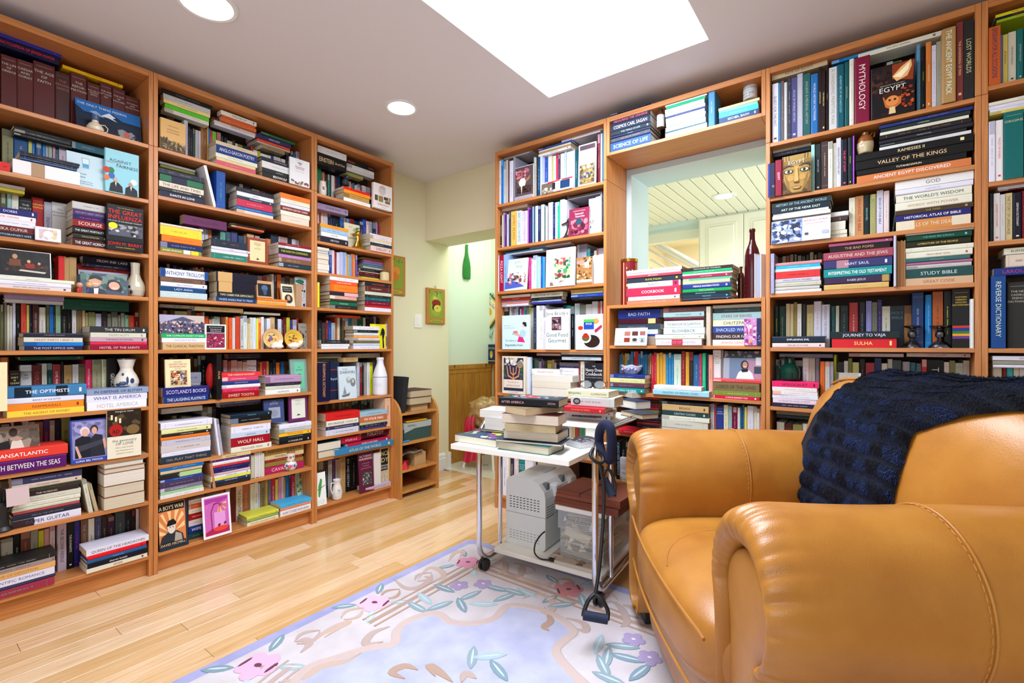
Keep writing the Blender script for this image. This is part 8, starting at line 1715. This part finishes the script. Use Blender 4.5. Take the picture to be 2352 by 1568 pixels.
NV, NU = 240, 50; rows = []; back_rows = []
for v in range(NV+1):
    tv = v/NV; u = 1.0+9.5*tv
    y_far = .885-.17*min(1, tv*2.0); y_near = .37-.06*math.sin(tv*3)-(.52*max(0, tv-.34)/.35 if tv > .34 else 0); y_near = max(y_near, -.02)
    rib = abs(math.sin(math.pi*(tv*23+.3*math.sin(tv*5)))); r = []; r2 = []
    for j in range(NU+1):
        s_ = j/NU; y = y_far+(y_near-y_far)*s_; edge = min(1, s_*14, (1-s_)*14); fold = .006*math.sin(s_*16+tv*3)+.005*math.sin(s_*7+2)
        o_ = .004+(.024*rib**.35+fold*.6)*edge**.5+.003*mn.noise(Vector((s_*18, tv*40, 0))); a, z = prof_at(u, y, o_); r.append((a, y, z)); a, z = prof_at(u, y, .003); r2.append((a, y, z))
    rows.append(r); back_rows.append(r2)
tw = empty('fur_throw', (O.x, O.y, 0), rz, 'dark blue-black ribbed fur throw draped over the armchair back', 'throw'); tw.scale = SCL
grid(rows, 'fur', M_FUR, tw, closed=False, sub=0, flip=False)
M_HAIR = attrmat('fur_hairs', .8); M_HAIR.node_tree.nodes['Principled BSDF'].inputs['Specular IOR Level'].default_value = .12; hp = MB(); rh = random.Random(12); ribf = lambda v: abs(math.sin(math.pi*(v/NV*23+.3*math.sin(v/NV*5))))
for q in range(80000):
    v = rh.randrange(NV)
    rb = ribf(v+.5)
    if rb < .38: continue
    j = rh.randrange(NU); p0 = Vector(rows[v][j]); e1 = Vector(rows[v+1][j])-p0; e2 = Vector(rows[v][j+1])-p0; n_ = e1.cross(e2)
    if n_.length < 1e-9: continue
    n_.normalize(); p = p0+e1*rh.random()+e2*rh.random()
    if n_.dot(p-Vector((.86, p.y, .5))) < 0: n_ = -n_
    d = (n_*.55-e1.normalized()*.8+e2.normalized()*rh.uniform(-.3, .3))*rh.uniform(.004, .009)*rb; w_ = e2.normalized()*rh.uniform(.0006, .0012)
    nz = mn.noise(Vector((j*.16, v*.05, 3)))+.25*mn.noise(Vector((j*.6, v*.1, 7))); c = rh.choice(['18244a', '1e305a', '121b38', '263c6a'] if nz > .05 else (['0c1120', '101830', '0a0c14'] if nz > -.15 else ['040405', '08080a', '0c0a0a'])); hp.mesh([p-w_, p+w_, p+d], [(0, 1, 2)], lc(c))  # noise picks blue hairs as painted highlight patches, near-black ones elsewhere
o_ = hp.build('pile_hairs', M_HAIR, tw); o_['kind'] = 'stuff'
M_LINE = plain('navy_lining', '070b1c', .95)
# lining: a strip folded out along the far edge
lin_ = []
for v in range(0, NV+1, 4):
    tv = v/NV; u = 1.0+9.5*tv; y_far = .885-.17*min(1, tv*2.0); w0 = max(.02, .15*(1-tv*1.9)); r = []
    for j in range(7): y = y_far+.012+w0*j/6-.03; a, z = prof_at(u, min(y, .985), .008+.05*max(0, .35-tv)*(j/6)+.003*math.sin(j)); r.append((a, y, z))
    lin_.append(r)
grid(lin_, 'lining', M_LINE, tw, closed=False, sub=1)
